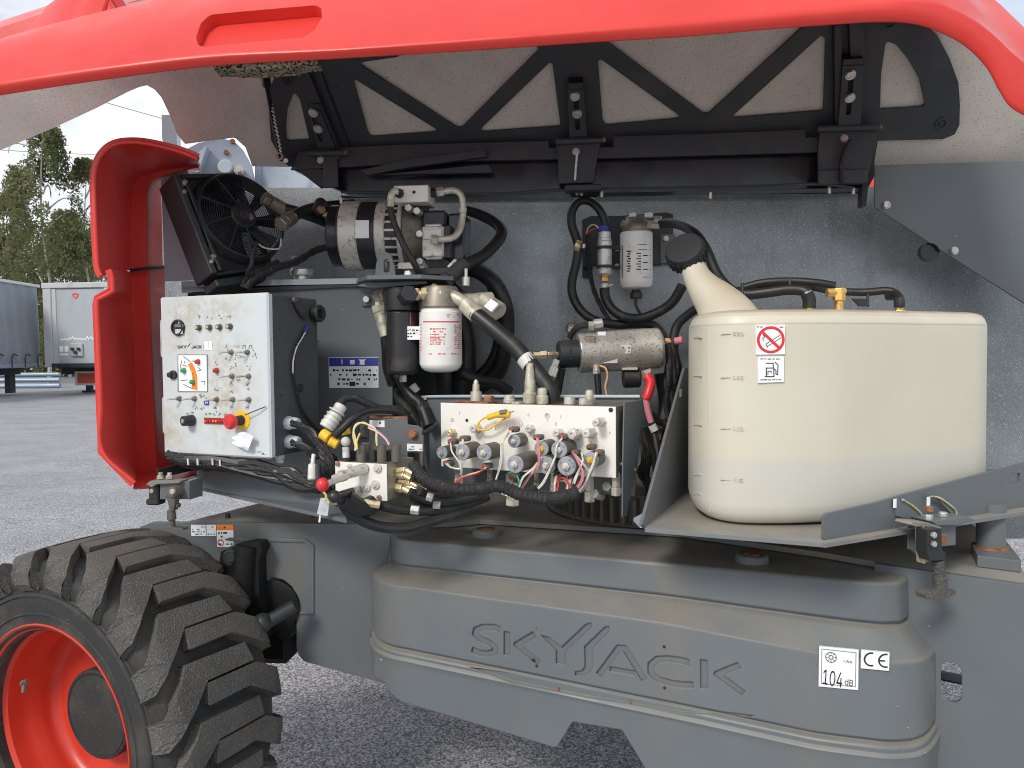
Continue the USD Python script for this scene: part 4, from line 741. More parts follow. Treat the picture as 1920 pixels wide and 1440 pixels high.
vb = sub(mot, 'valve_block', VB.box(738, 348, 803, 378, -.09, 0, .002), 'alu_face'); sub(mot, 'block_plug', [VB.disc(776, 360, .009, 0, .002, 18), ], 'zinc'); sub(mot, 'plug_socket', VB.hexn(776, 360, .005, .002, .003), 'ink'); sub(mot, 'block_grime', [VB.disc(748, 362, .012, 0, .006, 10), VB.box(740, 356, 756, 360, 0, .004)], 'black_plastic'); sub(mot, 'side_plug', [hexrod(VB.hit(738, 364, -.02), VB.hit(730, 366, -.02), .012), hexrod(VB.hit(803, 362, -.04), VB.hit(830, 359, -.04), .013)], 'black_steel')
st_ = part('steel_pipe', tube([P(*q) for q in ((828, 360, 1.9), (850, 357, 1.9), (864, 365, 1.9), (868, 385, 1.9), (867, 410, 1.9), (860, 435, 1.89), (845, 447, 1.88), (818, 449, 1.87))], .0085, 12), 'fitting', 'bent grey steel pipe from the valve block to the pump')
sub(st_, 'pipe_nut', hexrod(P(808, 449, 1.866), P(820, 449, 1.868), .013), 'zinc'); sub(st_, 'pipe_nut', hexrod(P(818, 361, 1.9), P(832, 359, 1.9), .013), 'zinc'); sub(st_, 'weld_collar', rod(P(868, 391, 1.9), P(867.5, 399, 1.9), .0105), 'fitting')
ph = part('pilot_hose', tube([P(*q) for q in ((738, 362, 1.85), (733, 372, 1.85), (732, 390, 1.85), (738, 415, 1.85), (748, 440, 1.85), (762, 470, 1.85), (780, 500, 1.86), (788, 520, 1.88))], .0085, 10), 'hose_black', 'thin black hose dropping from the valve block')
sub(ph, 'elbow_fitting', tube([P(*q) for q in ((746, 358, 1.85), (737, 360, 1.847), (733, 370, 1.847), (732, 388, 1.848))], .009, 10), 'fitting')
fitted('hydraulic_hose', [(842, 520, 1.86), (865, 500, 1.88), (905, 480, 1.93), (935, 450, 1.98), (940, 432, 2.0), (925, 415, 2.03), (895, 400, 2.06), (870, 392, 2.08)], 2, .0155, (.06,), label='black hose looping out from the motor', fm='black_steel')
sub(mot, 'drain_fitting', [hexrod(P(843, 505, 1.9), P(858, 490, 1.9), .011), hexrod(P(848, 496, 1.89), P(866, 494, 1.89), .007)], 'zinc')

# ================================================================== filters under the motor shelf
SH = vf(730, 522, 1.84, 5)
shelf = part('motor_shelf', [hz(SH.hit(700, 523)[2]).ext(Polygon([P(*q)[:2] for q in ((672, 535, 1.86), (688, 524, 1.80), (790, 522, 1.79), (850, 522, 1.84), (870, 522, 2.15), (660, 530, 2.15))]), -.006, .004), SH.prism([(668, 536), (690, 529), (800, 527), (800, 532), (700, 540)], -.01, .0)], 'grey_paint', 'grey shelf plate carrying the motor above the filters')
lu = [(703, 522), (705, 495), (711, 478), (718, 473), (727, 473), (734, 479), (739, 497), (742, 522)]
sub(shelf, 'lifting_eye', SH.prism(lu, -.03, -.02, holes=[LineString([SH.uv(721, 490), SH.uv(721, 504)]).buffer(.0075)], at=-.02), 'grey_paint'); sub(shelf, 'shelf_nut', SH.hexn(764, 514, .01, -.02, .01), 'zinc'); sub(shelf, 'shelf_tag', SH.box(760, 508, 768, 520, .01, .0106), 'sticker')
pf = part('pressure_filter', lathe(P(756, 700, 1.86), (0, 0, 1), [(-.004, 0), (-.004, .022), (0, .037), (.006, .0405), (.150, .0405), (.154, .038), (.155, 0)], 36), 'black_plastic', 'dark canister filter left of the white one')
o = P(756, 700, 1.86); sub(pf, 'filter_head', [lathe(o, (0, 0, 1), [(.156, 0), (.156, .043), (.160, .0445), (.205, .0445), (.212, .040), (.214, 0)], 32), hexrod(P(760, 558, 1.81), P(768, 550, 1.77), .022)], 'black_plastic'); sub(pf, 'drain_plug', hexrod(o-[0, 0, .004], o-[0, 0, .022], .010), 'zinc')
for x in (738, 763): sub(pf, 'mounting_bolt', rod(P(x, 555, 1.85), P(x, 524, 1.85), .0075), 'black_plastic')
FS = vf(772, 620, 1.818, 12); sub(pf, 'filter_decal', FS.box(762, 612, 788, 637, -.012, .001), 'sticker'); sub(pf, 'decal_print', marks(FS, 764, 616, 784, 634, .001, 3, 31, 3, .8), 'ink'); sub(pf, 'red_line', FS.box(769, 586, 770.5, 611, .001, .002), 'red_paint')
o = P(827, 694, 1.83)
sf = part('spin_on_filter', lathe(o, (0, 0, 1), [(-.006, 0), (-.005, .026), (-.001, .040), (.006, .048), (.016, .0525), (.135, .0525), (.142, .0525), (.144, .0500), (.148, .0495), (.150, .051), (.150, 0)], 48), 'filter_white', 'white spin-on oil filter printed in red')
def onsf(x, y): # the visible curved side under a pixel
    r = ray(x, y); a = r[:2]@r[:2]; b = -2*r[:2]@(o[:2]-CAM[:2]); c = (o[:2]-CAM[:2])@(o[:2]-CAM[:2])-.0529**2; D = b*b-4*a*c; t = (-b-math.sqrt(max(D, 0)))/(2*a); return CAM+r*t
def curved(x0, y0, x1, y1, n=4): return grid([[onsf(x, y) for x in np.linspace(x0, x1, n)] for y in (y0, y1)])
r_ = random.Random(5); ms = [curved(793, 602, 866, 604.5, 14)]
for blk in ((806, 614, 836, 640, 5, .75), (806, 632, 834, 647, 4, .8), (852, 608, 864, 655, 13, .8), (804, 661, 864, 666, 1, .65), (788, 606, 790, 660, 9, .7), (838, 588, 866, 596, 2, .5)):
    x0, y0, x1, y1, rows_, fl = blk
    for i in range(rows_):
        x = x0; yy = y0+(y1-y0)*(i+.5)/rows_; hh = min(1.5, (y1-y0)/rows_*.33)
        while x < x1:
            w = r_.uniform(2, 5)
            if r_.random() < fl: ms.append(curved(x, yy-hh*r_.uniform(.6, 1), min(x+w, x1), yy+hh*r_.uniform(.5, 1), 3))
            x += w+r_.uniform(.8, 1.6)
sub(sf, 'red_print', ms, 'ink_red'); sub(sf, 'filter_head', [lathe(o, (0, 0, 1), [(.150, 0), (.150, .049), (.155, .0515), (.195, .046), (.205, .040), (.205, 0)], 36)], 'alu_side')
# head fitting and return hose
hf_ = part('filter_fitting', [hexrod(P(778, 552, 1.80), P(787, 552, 1.80), .017), rod(P(786, 552, 1.80), P(792, 552, 1.8), .012)], 'brass_pale', 'brass fitting into the filter head'); sub(hf_, 'union_nut', hexrod(P(790, 551, 1.80), P(812, 551, 1.80), .0165), 'brass_pale'); sub(hf_, 'swivel_nut', hexrod(P(813, 551, 1.80), P(832, 551, 1.80), .0175), 'zinc'); sub(hf_, 'test_point', [hexrod(P(812, 537, 1.82), P(818, 541, 1.81), .009)], 'brass_pale')
rh = part('return_hose', tube([P(*q) for q in ((890, 588, 1.76), (920, 612, 1.74), (960, 646, 1.72), (990, 678, 1.70), (1012, 705, 1.68), (1030, 730, 1.66), (1036, 752, 1.66))], .0195, 14), 'hose_black', 'thick black return hose slanting down to the valve block')
sub(rh, 'swept_elbow', tube([P(*q) for q in ((833, 551, 1.80), (850, 556, 1.80), (868, 566, 1.79), (882, 578, 1.77), (893, 590, 1.76))], .0155, 14), 'fitting'); sub(rh, 'ferrule', rod(P(872, 570, 1.782), P(896, 592, 1.757), .0205, .0215, 16, .002), 'fitting'); sub(rh, 'white_tape', rod(P(983, 671, 1.705), P(994, 684, 1.697), .0205), 'nylon')
hh = part('filter_manifold', [rod(P(868, 570, 1.88), P(925, 566, 1.90), .026, .026, 20, .004), rod(P(905, 562, 1.88), P(938, 584, 1.84), .021, .022, 16, .003)], 'fitting', 'stained metal elbow behind the return hose'); sub(hh, 'coupling_nut', hexrod(P(918, 574, 1.85), P(934, 586, 1.835), .026), 'zinc'); sub(hh, 'pressure_switch', [rod(P(874, 520, 1.86), P(874, 536, 1.86), .0095), rod(P(874, 504, 1.86), P(874, 521, 1.86), .0045), ], 'zinc')
lf = part('sight_bracket', [HT.box(678, 549, 730, 574, .0, .008, .002)], 'grey_paint', 'small grey bracket with a bolt left of the dark filter'); sub(lf, 'bolt', HT.hexn(686, 561, .010, .008, .02), 'zinc'); sub(lf, 'elbow_fitting', [hexrod(P(706, 557, 1.9), P(722, 552, 1.88), .016), hexrod(P(712, 566, 1.88), P(714, 590, 1.88), .013)], 'fitting')
fitted('drain_hose', [(712, 588, 1.88), (719, 612, 1.88), (724, 650, 1.89), (726, 690, 1.92), (735, 720, 1.95)], 1.9, .0125, (.06,), label='black drain hose beside the dark canister')
# large loop of hose behind the filters
part('hydraulic_hose', tube([P(*q) for q in ((850, 500, 2.05), (890, 505, 2.04), (925, 530, 2.02), (944, 565, 2.02), (950, 600, 2.04), (947, 650, 2.06), (935, 695, 2.08), (905, 722, 2.1), (870, 735, 2.12))], .022, 14), 'hose_black', 'big black hose looping behind the white filter')
part('hydraulic_hose', tube([P(*q) for q in ((875, 505, 2.08), (912, 520, 2.06), (932, 560, 2.06), (938, 600, 2.07), (934, 650, 2.08), (915, 690, 2.1), (880, 720, 2.12))], .017, 12), 'hose_black')
part('hydraulic_hose', tube([P(*q) for q in ((868, 700, 1.95), (890, 712, 1.95), (930, 720, 1.98), (955, 735, 2.0))], .016, 12), 'hose_black'); part('hydraulic_hose', tube([P(*q) for q in ((745, 700, 1.92), (770, 740, 1.9), (790, 760, 1.88), (805, 800, 1.85))], .015, 12), 'hose_black')
for pts, r in ((((860, 590, 2.08), (872, 640, 2.08), (872, 700, 2.08), (865, 760, 2.08)), .03), (((720, 720, 2.0), (760, 760, 2.0), (790, 820, 1.98), (795, 880, 1.95)), .022), (((750, 745, 2.05), (790, 770, 2.05), (800, 830, 2.05)), .025), (((835, 690, 2.1), (838, 740, 2.1), (830, 780, 2.1)), .03)): part('hydraulic_hose', tube([P(*q) for q in pts], r, 12), 'hose_black')
part('line_plug', hexrod(P(772, 722, 1.9), P(782, 735, 1.9), .012), 'nylon', 'loose white plastic plug')
part('back_panel', vf(800, 680, 2.14, 5).prism([(735, 560), (880, 560), (878, 900), (735, 900)], -.01, 0), 'black_steel', 'dark plate behind the filters')

# ================================================================== fuel filter and lift pump on the wall
WF = FR(WALL.o+WALL.n*.004, WALL.u, WALL.v)
fb = part('fuel_bracket', [WF.prism([(1092, 412), (1108, 405), (1160, 405), (1250, 398), (1262, 402), (1262, 470), (1240, 496), (1105, 496), (1105, 520), (1092, 520)], .0, .02, at=.02)], 'black_steel', 'dark bracket carrying the fuel filter and pump')
sub(fb, 'mounting_plate', WF.prism([(1238, 440), (1266, 440), (1266, 494), (1238, 494)], .02, .026, at=.02), 'grey_paint'); sub(fb, 'bolt', WF.hexn(1249, 447, .009, .026, .036), 'zinc'); sub(fb, 'bolt', WF.hexn(1157, 466, .008, .02, .03), 'zinc'); sub(fb, 'bolt', WF.hexn(1157, 499, .008, .0, .03), 'zinc')
o = P(1193, 541, 2.06); ff_ = part('fuel_filter', lathe(o, (0, 0, 1), [(-.004, 0), (-.003, .025), (.002, .038), (.010, .0435), (.020, .045), (.150, .045), (.154, .0435), (.155, 0)], 40), 'filter_white', 'white fuel filter canister with black print')
sub(ff_, 'filter_head', [lathe(o, (0, 0, 1), [(.156, 0), (.156, .038), (.166, .040), (.176, .037), (.190, .030), (.198, .028), (.2, 0)], 30), rod(P(1167, 421, 2.06), P(1178, 422, 2.05), .011)], 'alu_side'); sub(ff_, 'bleed_screw', hexrod(P(1186, 408, 2.03), P(1186, 400, 2.03), .011), 'zinc'); sub(ff_, 'bleed_screw', hexrod(P(1216, 409, 2.02), P(1216, 400, 2.02), .013), 'zinc'); sub(ff_, 'banjo_fitting', [hexrod(P(1212, 421, 2.03), P(1236, 422, 2.03), .012), hexrod(P(1226, 412, 2.03), P(1240, 412, 2.03), .011)], 'zinc')
sub(ff_, 'water_sensor', [rod(o-[0, 0, .003], o-[0, 0, .022], .012), rod(o-[0, 0, .010], o-[0, 0, .028], .017, .017, 20, .002)], 'black_plastic')
def onff(x, y):
    r = ray(x, y); a = r[:2]@r[:2]; b = -2*r[:2]@(o[:2]-CAM[:2]); c = (o[:2]-CAM[:2])@(o[:2]-CAM[:2])-.0454**2; D = b*b-4*a*c; t = (-b-math.sqrt(max(D, 0)))/(2*a); return CAM+r*t
def cffl(x0, y0, x1, y1, n=4): return grid([[onff(x, y) for x in np.linspace(x0, x1, n)] for y in (y0, y1)])
ms = [cffl(1175+i % 2*2, 470+i*4.6, 1183-i % 3, 472.6+i*4.6, 3) for i in range(9)]+[cffl(1196, 458+i*9.5, 1219, 459.3+i*9.5, 4) for i in range(2)]+[cffl(1206, 478+i*13, 1220, 480+i*13, 3) for i in range(3)]+[cffl(1193+i % 2*3, 474+i*5, 1202, 476+i*5, 3) for i in range(7)]+[cffl(1206, 519, 1219, 520.2, 3), cffl(1166, 460, 1167.5, 521, 2)]
sub(ff_, 'black_print', ms, 'ink')
o2 = P(1134, 516, 2.05); fp = part('fuel_pump', lathe(o2, (0, 0, 1), [(0, 0), (0, .0175), (.004, .020), (.092, .020), (.094, .0185), (.10, .0185), (.101, .017), (.118, .017), (.119, 0)], 26), 'zinc', 'small silver cylindrical fuel pump')
for dz in (.022, .074): sub(fp, 'clamp_ring', [lathe(o2+[0, 0, dz], (0, 0, 1), [(-.003, .02), (-.003, .0235), (.005, .0235), (.005, .02)], 24), rod(o2+[.02, 0, dz], o2+[.042, .0, dz], .005)], 'black_steel')
sub(fp, 'outlet', [rod(o2-[0, 0, .003], o2, .015), hexrod(o2-[0, 0, .018], o2-[0, 0, .003], .010)], 'brass'); sub(fp, 'hose_clamp', [lathe(o2-[0, 0, .03], (0, 0, 1), [(-.005, .01), (-.005, .0145), (.006, .0145), (.006, .01)], 18), rod(o2+[.008, -.014, -.032], o2+[.02, -.014, -.026], .004)], 'zinc'); sub(fp, 'plug_cap', rod(o2+[-.004, 0, .118], o2+[-.002, 0, .134], .016), 'blue_print')
def fuel(px, r=.012, label=None): return part('fuel_hose', tube([P(*q) for q in px], r, 12), 'hose_black', label)
h1 = fuel([(1136, 432, 2.06), (1133, 412, 2.06), (1122, 390, 2.06), (1103, 376, 2.07), (1085, 378, 2.07), (1073, 395, 2.07), (1072, 420, 2.07), (1080, 445, 2.07), (1084, 465, 2.07), (1080, 495, 2.07), (1073, 525, 2.07), (1073, 550, 2.07), (1086, 578, 2.06), (1110, 598, 2.05), (1150, 608, 2.05), (1195, 607, 2.05), (1225, 610, 2.05), (1243, 630, 2.05), (1250, 660, 2.05)], .0125, 'black fuel hose arching over the silver pump')
sub(h1, 'hose_clip', rod(P(1078, 459, 2.055), P(1088, 463, 2.055), .0155), 'brass_pale'); sub(h1, 'hose_clip', rod(P(1094, 458, 2.06), P(1094, 466, 2.06), .006), 'zinc')
fuel([(1133, 540, 2.05), (1136, 560, 2.05), (1148, 580, 2.04), (1170, 594, 2.03), (1200, 597, 2.03), (1235, 585, 2.02), (1262, 565, 2.0), (1280, 535, 1.98)], .0135, 'black fuel hose sweeping from the pump to the tank neck')
fuel([(1238, 420, 2.03), (1256, 418, 2.0), (1280, 424, 1.95), (1305, 440, 1.88), (1325, 470, 1.82), (1345, 515, 1.78), (1372, 545, 1.74), (1400, 552, 1.72), (1440, 548, 1.7), (1480, 543, 1.68), (1512, 548, 1.66), (1517, 572, 1.66)], .0125, 'black fuel hose running along the top of the tank')
fuel([(1390, 540, 1.76), (1430, 530, 1.74), (1480, 527, 1.72), (1530, 530, 1.70), (1566, 536, 1.69)], .009); fuel([(1380, 545, 1.78), (1440, 540, 1.76), (1500, 534, 1.75), (1560, 545, 1.74), (1620, 548, 1.70), (1660, 545, 1.68), (1680, 550, 1.67), (1686, 566, 1.66)], .009)
fuel([(1262, 680, 1.95), (1262, 640, 1.95), (1270, 610, 1.95), (1290, 590, 1.93), (1312, 575, 1.9)], .012); fuel([(1253, 640, 2.0), (1262, 670, 2.0), (1268, 700, 2.0)], .014)
part('harness', tube([P(*q) for q in ((1100, 440, 2.1), (1103, 470, 2.1), (1104, 500, 2.1), (1114, 545, 2.09), (1130, 580, 2.07), (1150, 612, 2.05))], .0065, 8, .006, braid), 'harness'); part('sensor_lead', tube([P(*q) for q in ((1192, 560, 2.05), (1192, 572, 2.05), (1198, 584, 2.05), (1205, 592, 2.05))], .004, 8), 'hose_black')
part('pump_wire', tube([P(*q) for q in ((1099, 438, 2.09), (1104, 426, 2.07), (1113, 421, 2.05), (1121, 426, 2.04), (1127, 432, 2.04))], .0018, 6, .006), 'wire_white'); part('pump_wire', tube([P(*q) for q in ((1099, 440, 2.08), (1108, 432, 2.06), (1118, 428, 2.05), (1129, 430, 2.04))], .0018, 6, .006), 'wire_red')
part('hose_saddle', [WF.box(1094, 494, 1112, 502, .0, .05, .002)], 'black_plastic')

# ================================================================== auxiliary pump motor
A0 = P(1046, 665, 1.93); A1 = P(1240, 652, 1.95); ax = nrm(A1-A0); L = np.linalg.norm(A1-A0); k = L/194
am = part('auxiliary_motor', lathe(A0+ax*38*k, ax, [(0, 0), (0, .050), (.004, .052), (34*k, .052), (34*k, .0535), (148*k, .0535), (152*k, .050), (154*k, .046), (154*k, 0)], 44), 'speckled_steel', 'speckled steel auxiliary motor with a black pump end')
sub(am, 'pump_end', lathe(A0, ax, [(0, 0), (0, .030), (.004, .0355), (38*k, .037), (38*k, 0)], 32), 'black_steel'); sub(am, 'end_marks', [rod(A0+ax*22*k+np.array([0, -.0345, z]), A0+ax*22*k+np.array([0, -.0385, z]), .0025) for z in (-.012, -.004, .004, .012)], 'ink')
AF = vf(1140, 655, 1.893, 2); sub(am, 'rating_label', AF.box(1134, 647, 1183, 663, -.004, .0025), 'nylon'); sub(am, 'rating_label', AF.box(1126, 669, 1158, 681, -.006, .001), 'latch_grey'); sub(am, 'rating_label', AF.box(1121, 622, 1136, 640, -.03, -.012), 'sticker'); sub(am, 'label_print', [marks(AF, 1136, 649, 1181, 662, .0025, 2, 41, 4, .8)], 'ink')
sub(am, 'inspection_plug', [AF.disc(1105, 668, .0125, .0, .006, 18, .002)], 'zinc'); sub(am, 'plug_slot', AF.box(1103, 661, 1107, 676, .006, .0068), 'ink_grey'); sub(am, 'saddle_clamp', AF.box(1096, 630, 1117, 656, -.02, .004, .003), 'alu_side')
sub(am, 'inlet_fitting', [hexrod(P(1000, 666, 1.92), P(1014, 666, 1.92), .009), hexrod(P(1013, 666, 1.92), P(1026, 665, 1.92), .012), hexrod(P(1026, 665, 1.92), P(1046, 665, 1.93), .0085)], 'brass_pale'); sub(am, 'outlet_fitting', [hexrod(P(1044, 676, 1.9), P(1038, 693, 1.89), .009), hexrod(P(1040, 690, 1.89), P(1034, 708, 1.88), .012)], 'zinc')
sub(am, 'top_elbow', tube([P(*q) for q in ((1068, 634, 1.95), (1076, 620, 1.94), (1090, 611, 1.93), (1104, 610, 1.93))], .008, 10), 'hose_black'); sub(am, 'top_fitting', [hexrod(P(1103, 611, 1.92), P(1113, 611, 1.92), .013), rod(P(1113, 608, 1.92), P(1130, 605, 1.92), .012, ch=.002)], 'zinc'); sub(am, 'ground_bolt', [WF.disc(1071, 614, .016, 0, .02, 12, .003), WF.hexn(1071, 614, .009, .02, .03)], 'rust'); sub(am, 'breather', hexrod(P(1071, 612, 2.1), P(1071, 619, 2.0), .01), 'zinc')
sl = sub(am, 'start_solenoid', rod(P(1168, 709, 1.94), P(1200, 708, 1.94), .026, ch=.003, seg=24), 'black_plastic'); sub(am, 'solenoid_bracket', [AF.box(1166, 689, 1196, 694, -.05, -.02, .001), AF.prism([(1198, 698), (1220, 690), (1221, 696), (1207, 715), (1198, 712)], -.05, -.035, at=-.035)], 'fitting')
sub(am, 'terminal_stud', [rod(P(1118, 684, 1.90), P(1118, 700, 1.90), .009), hexrod(P(1118, 692, 1.9), P(1118, 702, 1.9), .010)], 'zinc')
part('auxiliary_hose', tube([P(*q) for q in ((1120, 700, 1.9), (1121, 720, 1.9), (1123, 745, 1.9))], .0085, 10), 'hose_black'); part('auxiliary_hose', tube([P(*q) for q in ((1053, 690, 1.93), (1048, 715, 1.93), (1043, 745, 1.93))], .012, 10), 'hose_black')
part('earth_wire', tube([P(*q) for q in ((1125, 686, 1.89), (1135, 690, 1.88), (1139, 705, 1.88), (1135, 725, 1.88), (1138, 742, 1.88))], .0026, 6, .006), 'wire_orange', 'thin orange wire under the auxiliary motor')
rcb = part('battery_cable', tube([P(*q) for q in ((1213, 706, 1.88), (1220, 716, 1.87), (1216, 735, 1.86), (1211, 748, 1.86))], .0125, 12), 'red_paint', 'red battery cable boot by the manifold'); sub(rcb, 'red_cable', tube([P(*q) for q in ((1211, 748, 1.86), (1213, 762, 1.86), (1217, 780, 1.86), (1221, 792, 1.86))], .008, 10), 'wire_pink'); sub(rcb, 'cable_tape', tube([P(*q) for q in ((1222, 792, 1.86), (1226, 808, 1.86), (1232, 840, 1.85), (1236, 870, 1.84))], .0095, 10), 'hose_black'); sub(rcb, 'cable_tag', rod(P(1222, 797, 1.855), P(1228, 808, 1.855), .0105), 'nylon')
part('cable_stub', [hexrod(P(1246, 640, 1.95), P(1264, 641, 1.95), .010)], 'wire_orange'); part('cable_stub', [rod(P(1266, 640, 1.94), P(1280, 637, 1.93), .010)], 'wire_pink')
for i in range(9):
    x = 1252+(i % 5)*6; part('harness', tube([P(x+rng.uniform(-4, 4), 660+j*26, 1.92+.01*i+rng.uniform(-.01, .01)) if j else P(1252+i*2, 640, 1.95) for j in range(6)], .0065, 6, .02, braid), 'harness')
part('battery_cable', tube([P(*q) for q in ((1220, 775, 1.95), (1235, 790, 1.95), (1260, 800, 1.93), (1285, 815, 1.9))], .009, 8), 'hose_black')
for pts, r in ((((1205, 800, 2.0), (1215, 840, 2.0), (1225, 900, 1.95)), .016), (((1240, 700, 2.05), (1248, 760, 2.05), (1235, 830, 2.0)), .02)): part('hydraulic_hose', tube([P(*q) for q in pts], r, 10), 'hose_black')
# ================================================================== control cabinet
BX = vf(508, 700, 1.655, 21)
u0, v1 = BX.uv(299, 560); u1, v0 = BX.uv(508, 858)
def bx_px(cx, cy): return 280+cx/4.235, 540+cy/4.235
cab = part('control_cabinet', BX.ubox(u0+.004, u1, v0, v1, -.185, -.016, .004), 'dark_box', 'control cabinet with a pale switch panel and dark grey sides')
door = sub(cab, 'door', BX.ubox(u0, u1, v0-.003, v1+.003, -.0125, 0, .004), 'panel_white', 'pale grey stained cabinet door full of switches')
sub(cab, 'door_seal', BX.ubox(u0+.003, u1-.004, v0+.001, v1-.001, -.0165, -.012), 'black_plastic'); sub(cab, 'door_edge', BX.ubox(u1+.0003, u1+.0025, v0, v1, -.0125, -.001), 'latch_grey')
for y0, y1, n in ((598, 672, 0), (744, 815, 1)):
    a = BX.uv(291, y0); b = BX.uv(291, y1); l_ = sub(cab, 'door_latch', BX.ubox(u0-.016, u0+.002, b[1], a[1], -.045, -.010, .005), 'latch_grey'); sub(cab, 'latch_arm', BX.ubox(u0-.0185, u0-.015, b[1]+.012, a[1]-.008, -.036, -.016, .001), 'panel_white'); sub(cab, 'latch_keeper', BX.ubox(u0-.012, u0+.002, b[1]-.020, b[1]-.004, -.04, -.014, .003), 'nylon')
sub(cab, 'side_gasket', BX.ubox(u0-.002, u0+.002, v0+.05, v1-.09, -.05, -.014), 'ink')
kb_ = BX.pxm(400, 700)
def sw(cx, cy, lever=1):
    x, y = bx_px(cx, cy); h = sub(cab, 'toggle_switch', [BX.disc(x, y, 4.6*kb_, 0, .0015, 14), BX.hexn(x, y, 3.9*kb_, .0015, .0055, at=0), BX.disc(x, y, 2.3*kb_, .005, .010, 12, at=0)], 'alu_side')
    p0 = BX.hit(x, y, 0)+BX.n*.009; sub(cab, 'switch_lever', tube([p0, p0+BX.n*.010-BX.u*.006, p0+BX.n*.016-BX.u*.0135-BX.v*.001], .0021, 8, .004, lambda s: .8+18*s), 'zinc')
for c in ((650, 510), (778, 510), (658, 700), (788, 700), (240, 878), (360, 878), (535, 885), (663, 885), (790, 887)): sw(*c)
for c in ((395, 315), (478, 312), (558, 310), (640, 305)):
    x, y = bx_px(*c); sub(cab, 'breaker_button', [BX.disc(x, y, 5.0*kb_, 0, .002, 14), BX.disc(x, y, 4.2*kb_, .002, .009, 14, .001, at=0)], 'coil'); sub(cab, 'button_face', BX.disc(x, y, 2.6*kb_, .009, .0096, 12, at=0), 'brass_pale')
x, y = bx_px(233, 315); hm = sub(cab, 'hour_meter', [lathe(BX.hit(x, y), BX.n, [(0, .0195), (.004, .0195), (.007, .0175), (.007, .0145), (.004, .0140), (.004, 0)], 32)], 'black_plastic', smooth=40); sub(cab, 'meter_window', [BX.box(x-7, y+3, x+7, y+12, .004, .0062, .0005)], 'latch_grey'); sub(cab, 'meter_window', [BX.box(x-8, y-6, x+8, y-1, .004, .0062, .0005)], 'ink_grey'); sub(cab, 'meter_mark', BX.box(x-1, y-14, x+1, y-8, .004, .006), 'sticker')
x, y = bx_px(180, 690); sub(cab, 'key_plug', [BX.disc(x, y, 7.6*kb_, 0, .006, 20, .001), BX.disc(x, y, 4.5*kb_, .006, .011, 16, .001, at=0)], 'black_plastic')
# lettering and the reach diagram
def bxs(pts, w, mt='ink', nm='panel_print', n=.0008): return stroke(BX, [bx_px(*q) for q in pts], w, .0002, n)
def btxt(t, cx, cy, h, w, rot=0.): x, y = bx_px(cx, cy); return txt(BX, t, x, y, h, .0002, w, .0005, True)
sub(cab, 'maker_lettering', [btxt('SKY', 222, 480, 4.6, 20)], 'ink'); sub(cab, 'maker_lettering', [btxt('JACK', 334, 480, 4.6, 22)], 'ink'); sub(cab, 'maker_lettering', [bxs([(303, 468), (325, 440)], 1.1), ], 'ink'); sub(cab, 'panel_tag', [BX.box(*bx_px(432, 425), *bx_px(502, 492), .0002, .0008)], 'sticker'); sub(cab, 'tag_bar', [bxs([(434, 440), (434, 490)], .9), bxs([(470, 428), (470, 480)], .7), bxs([(500, 438), (500, 488)], .9)], 'ink_grey')
x0, y0 = bx_px(226, 530); x1, y1 = bx_px(460, 822); sub(cab, 'diagram_panel', BX.box(x0, y0, x1, y1, 0, .0012, .0004), 'sticker'); sub(cab, 'diagram_frame', [stroke(BX, [(x0, y0), (x1, y0), (x1, y1), (x0, y1), (x0, y0)], .9, .0012, .0017)], 'ink_grey')
sub(cab, 'diagram_zone', BX.prism([bx_px(*q) for q in ((306, 605), (335, 590), (362, 640), (378, 700), (382, 812), (332, 800), (345, 740), (335, 670))], .0012, .0018), 'orange')
sub(cab, 'panel_print', [stroke(BX, [bx_px(*q) for q in s], .9, .0012, .0018) for s in ([(255, 575), (248, 620), (252, 640)], [(270, 545), (300, 565), (325, 590)], [(275, 580), (285, 600)], [(262, 612), (300, 622)], [(335, 580), (372, 580)], [(382, 660), (410, 650), (384, 630)], [(270, 765), (330, 795)], [(410, 740), (440, 742), (440, 770)], [(228, 640), (228, 740)], [(250, 735), (300, 730)])], 'ink')
sub(cab, 'zone_mark', [BX.disc(*bx_px(345, 682), .002, .0018, .0024, 3), BX.disc(*bx_px(352, 712), .002, .0018, .0024, 3)], 'ink')
for c, m, r in (((392, 585), 'red_lens', 4.2), ((280, 655), 'green_lens', 4.4), ((352, 745), 'green_lens', 4.2), ((537, 655), 'red_lens', 4.4)):
    x, y = bx_px(*c); sub(cab, 'lamp', lathe(BX.hit(x, y), BX.n, [(0, r*kb_*1.15), (.003, r*kb_*1.1), (.004, r*kb_*.95), (.009, r*kb_*.85), (.0115, r*kb_*.4), (.012, 0)], 14), m)
pr = random.Random(11); icons = []
for cx, cy in ((400, 225), (475, 225), (560, 222), (640, 222), (620, 470), (690, 465), (615, 550), (690, 548), (645, 632), (795, 628), (650, 760), (775, 765), (650, 828), (790, 805), (530, 815), (525, 950), (652, 945), (785, 950), (690, 612), (700, 720), (400, 845), (330, 995), (300, 1005), (455, 1000), (490, 1003), (525, 1000), (562, 1000), (600, 1000), (537, 605), (830, 500), (830, 545), (735, 545), (405, 770), (440, 865), (885, 1305), (905, 1320), (380, 955), (420, 955)):
    for _ in range(3):
        a = pr.uniform(0, 6.3); x, y = cx+pr.uniform(-14, 14), cy+pr.uniform(-12, 12); l = pr.uniform(8, 19)
        icons.append(bxs([(x, y), (x+l*.6*math.cos(a), y+l*.6*math.sin(a)), (x+l*math.cos(a+.8), y+l*math.sin(a+.8))], pr.uniform(.55, 1.0)))
sub(cab, 'switch_legend', icons, 'ink_grey')
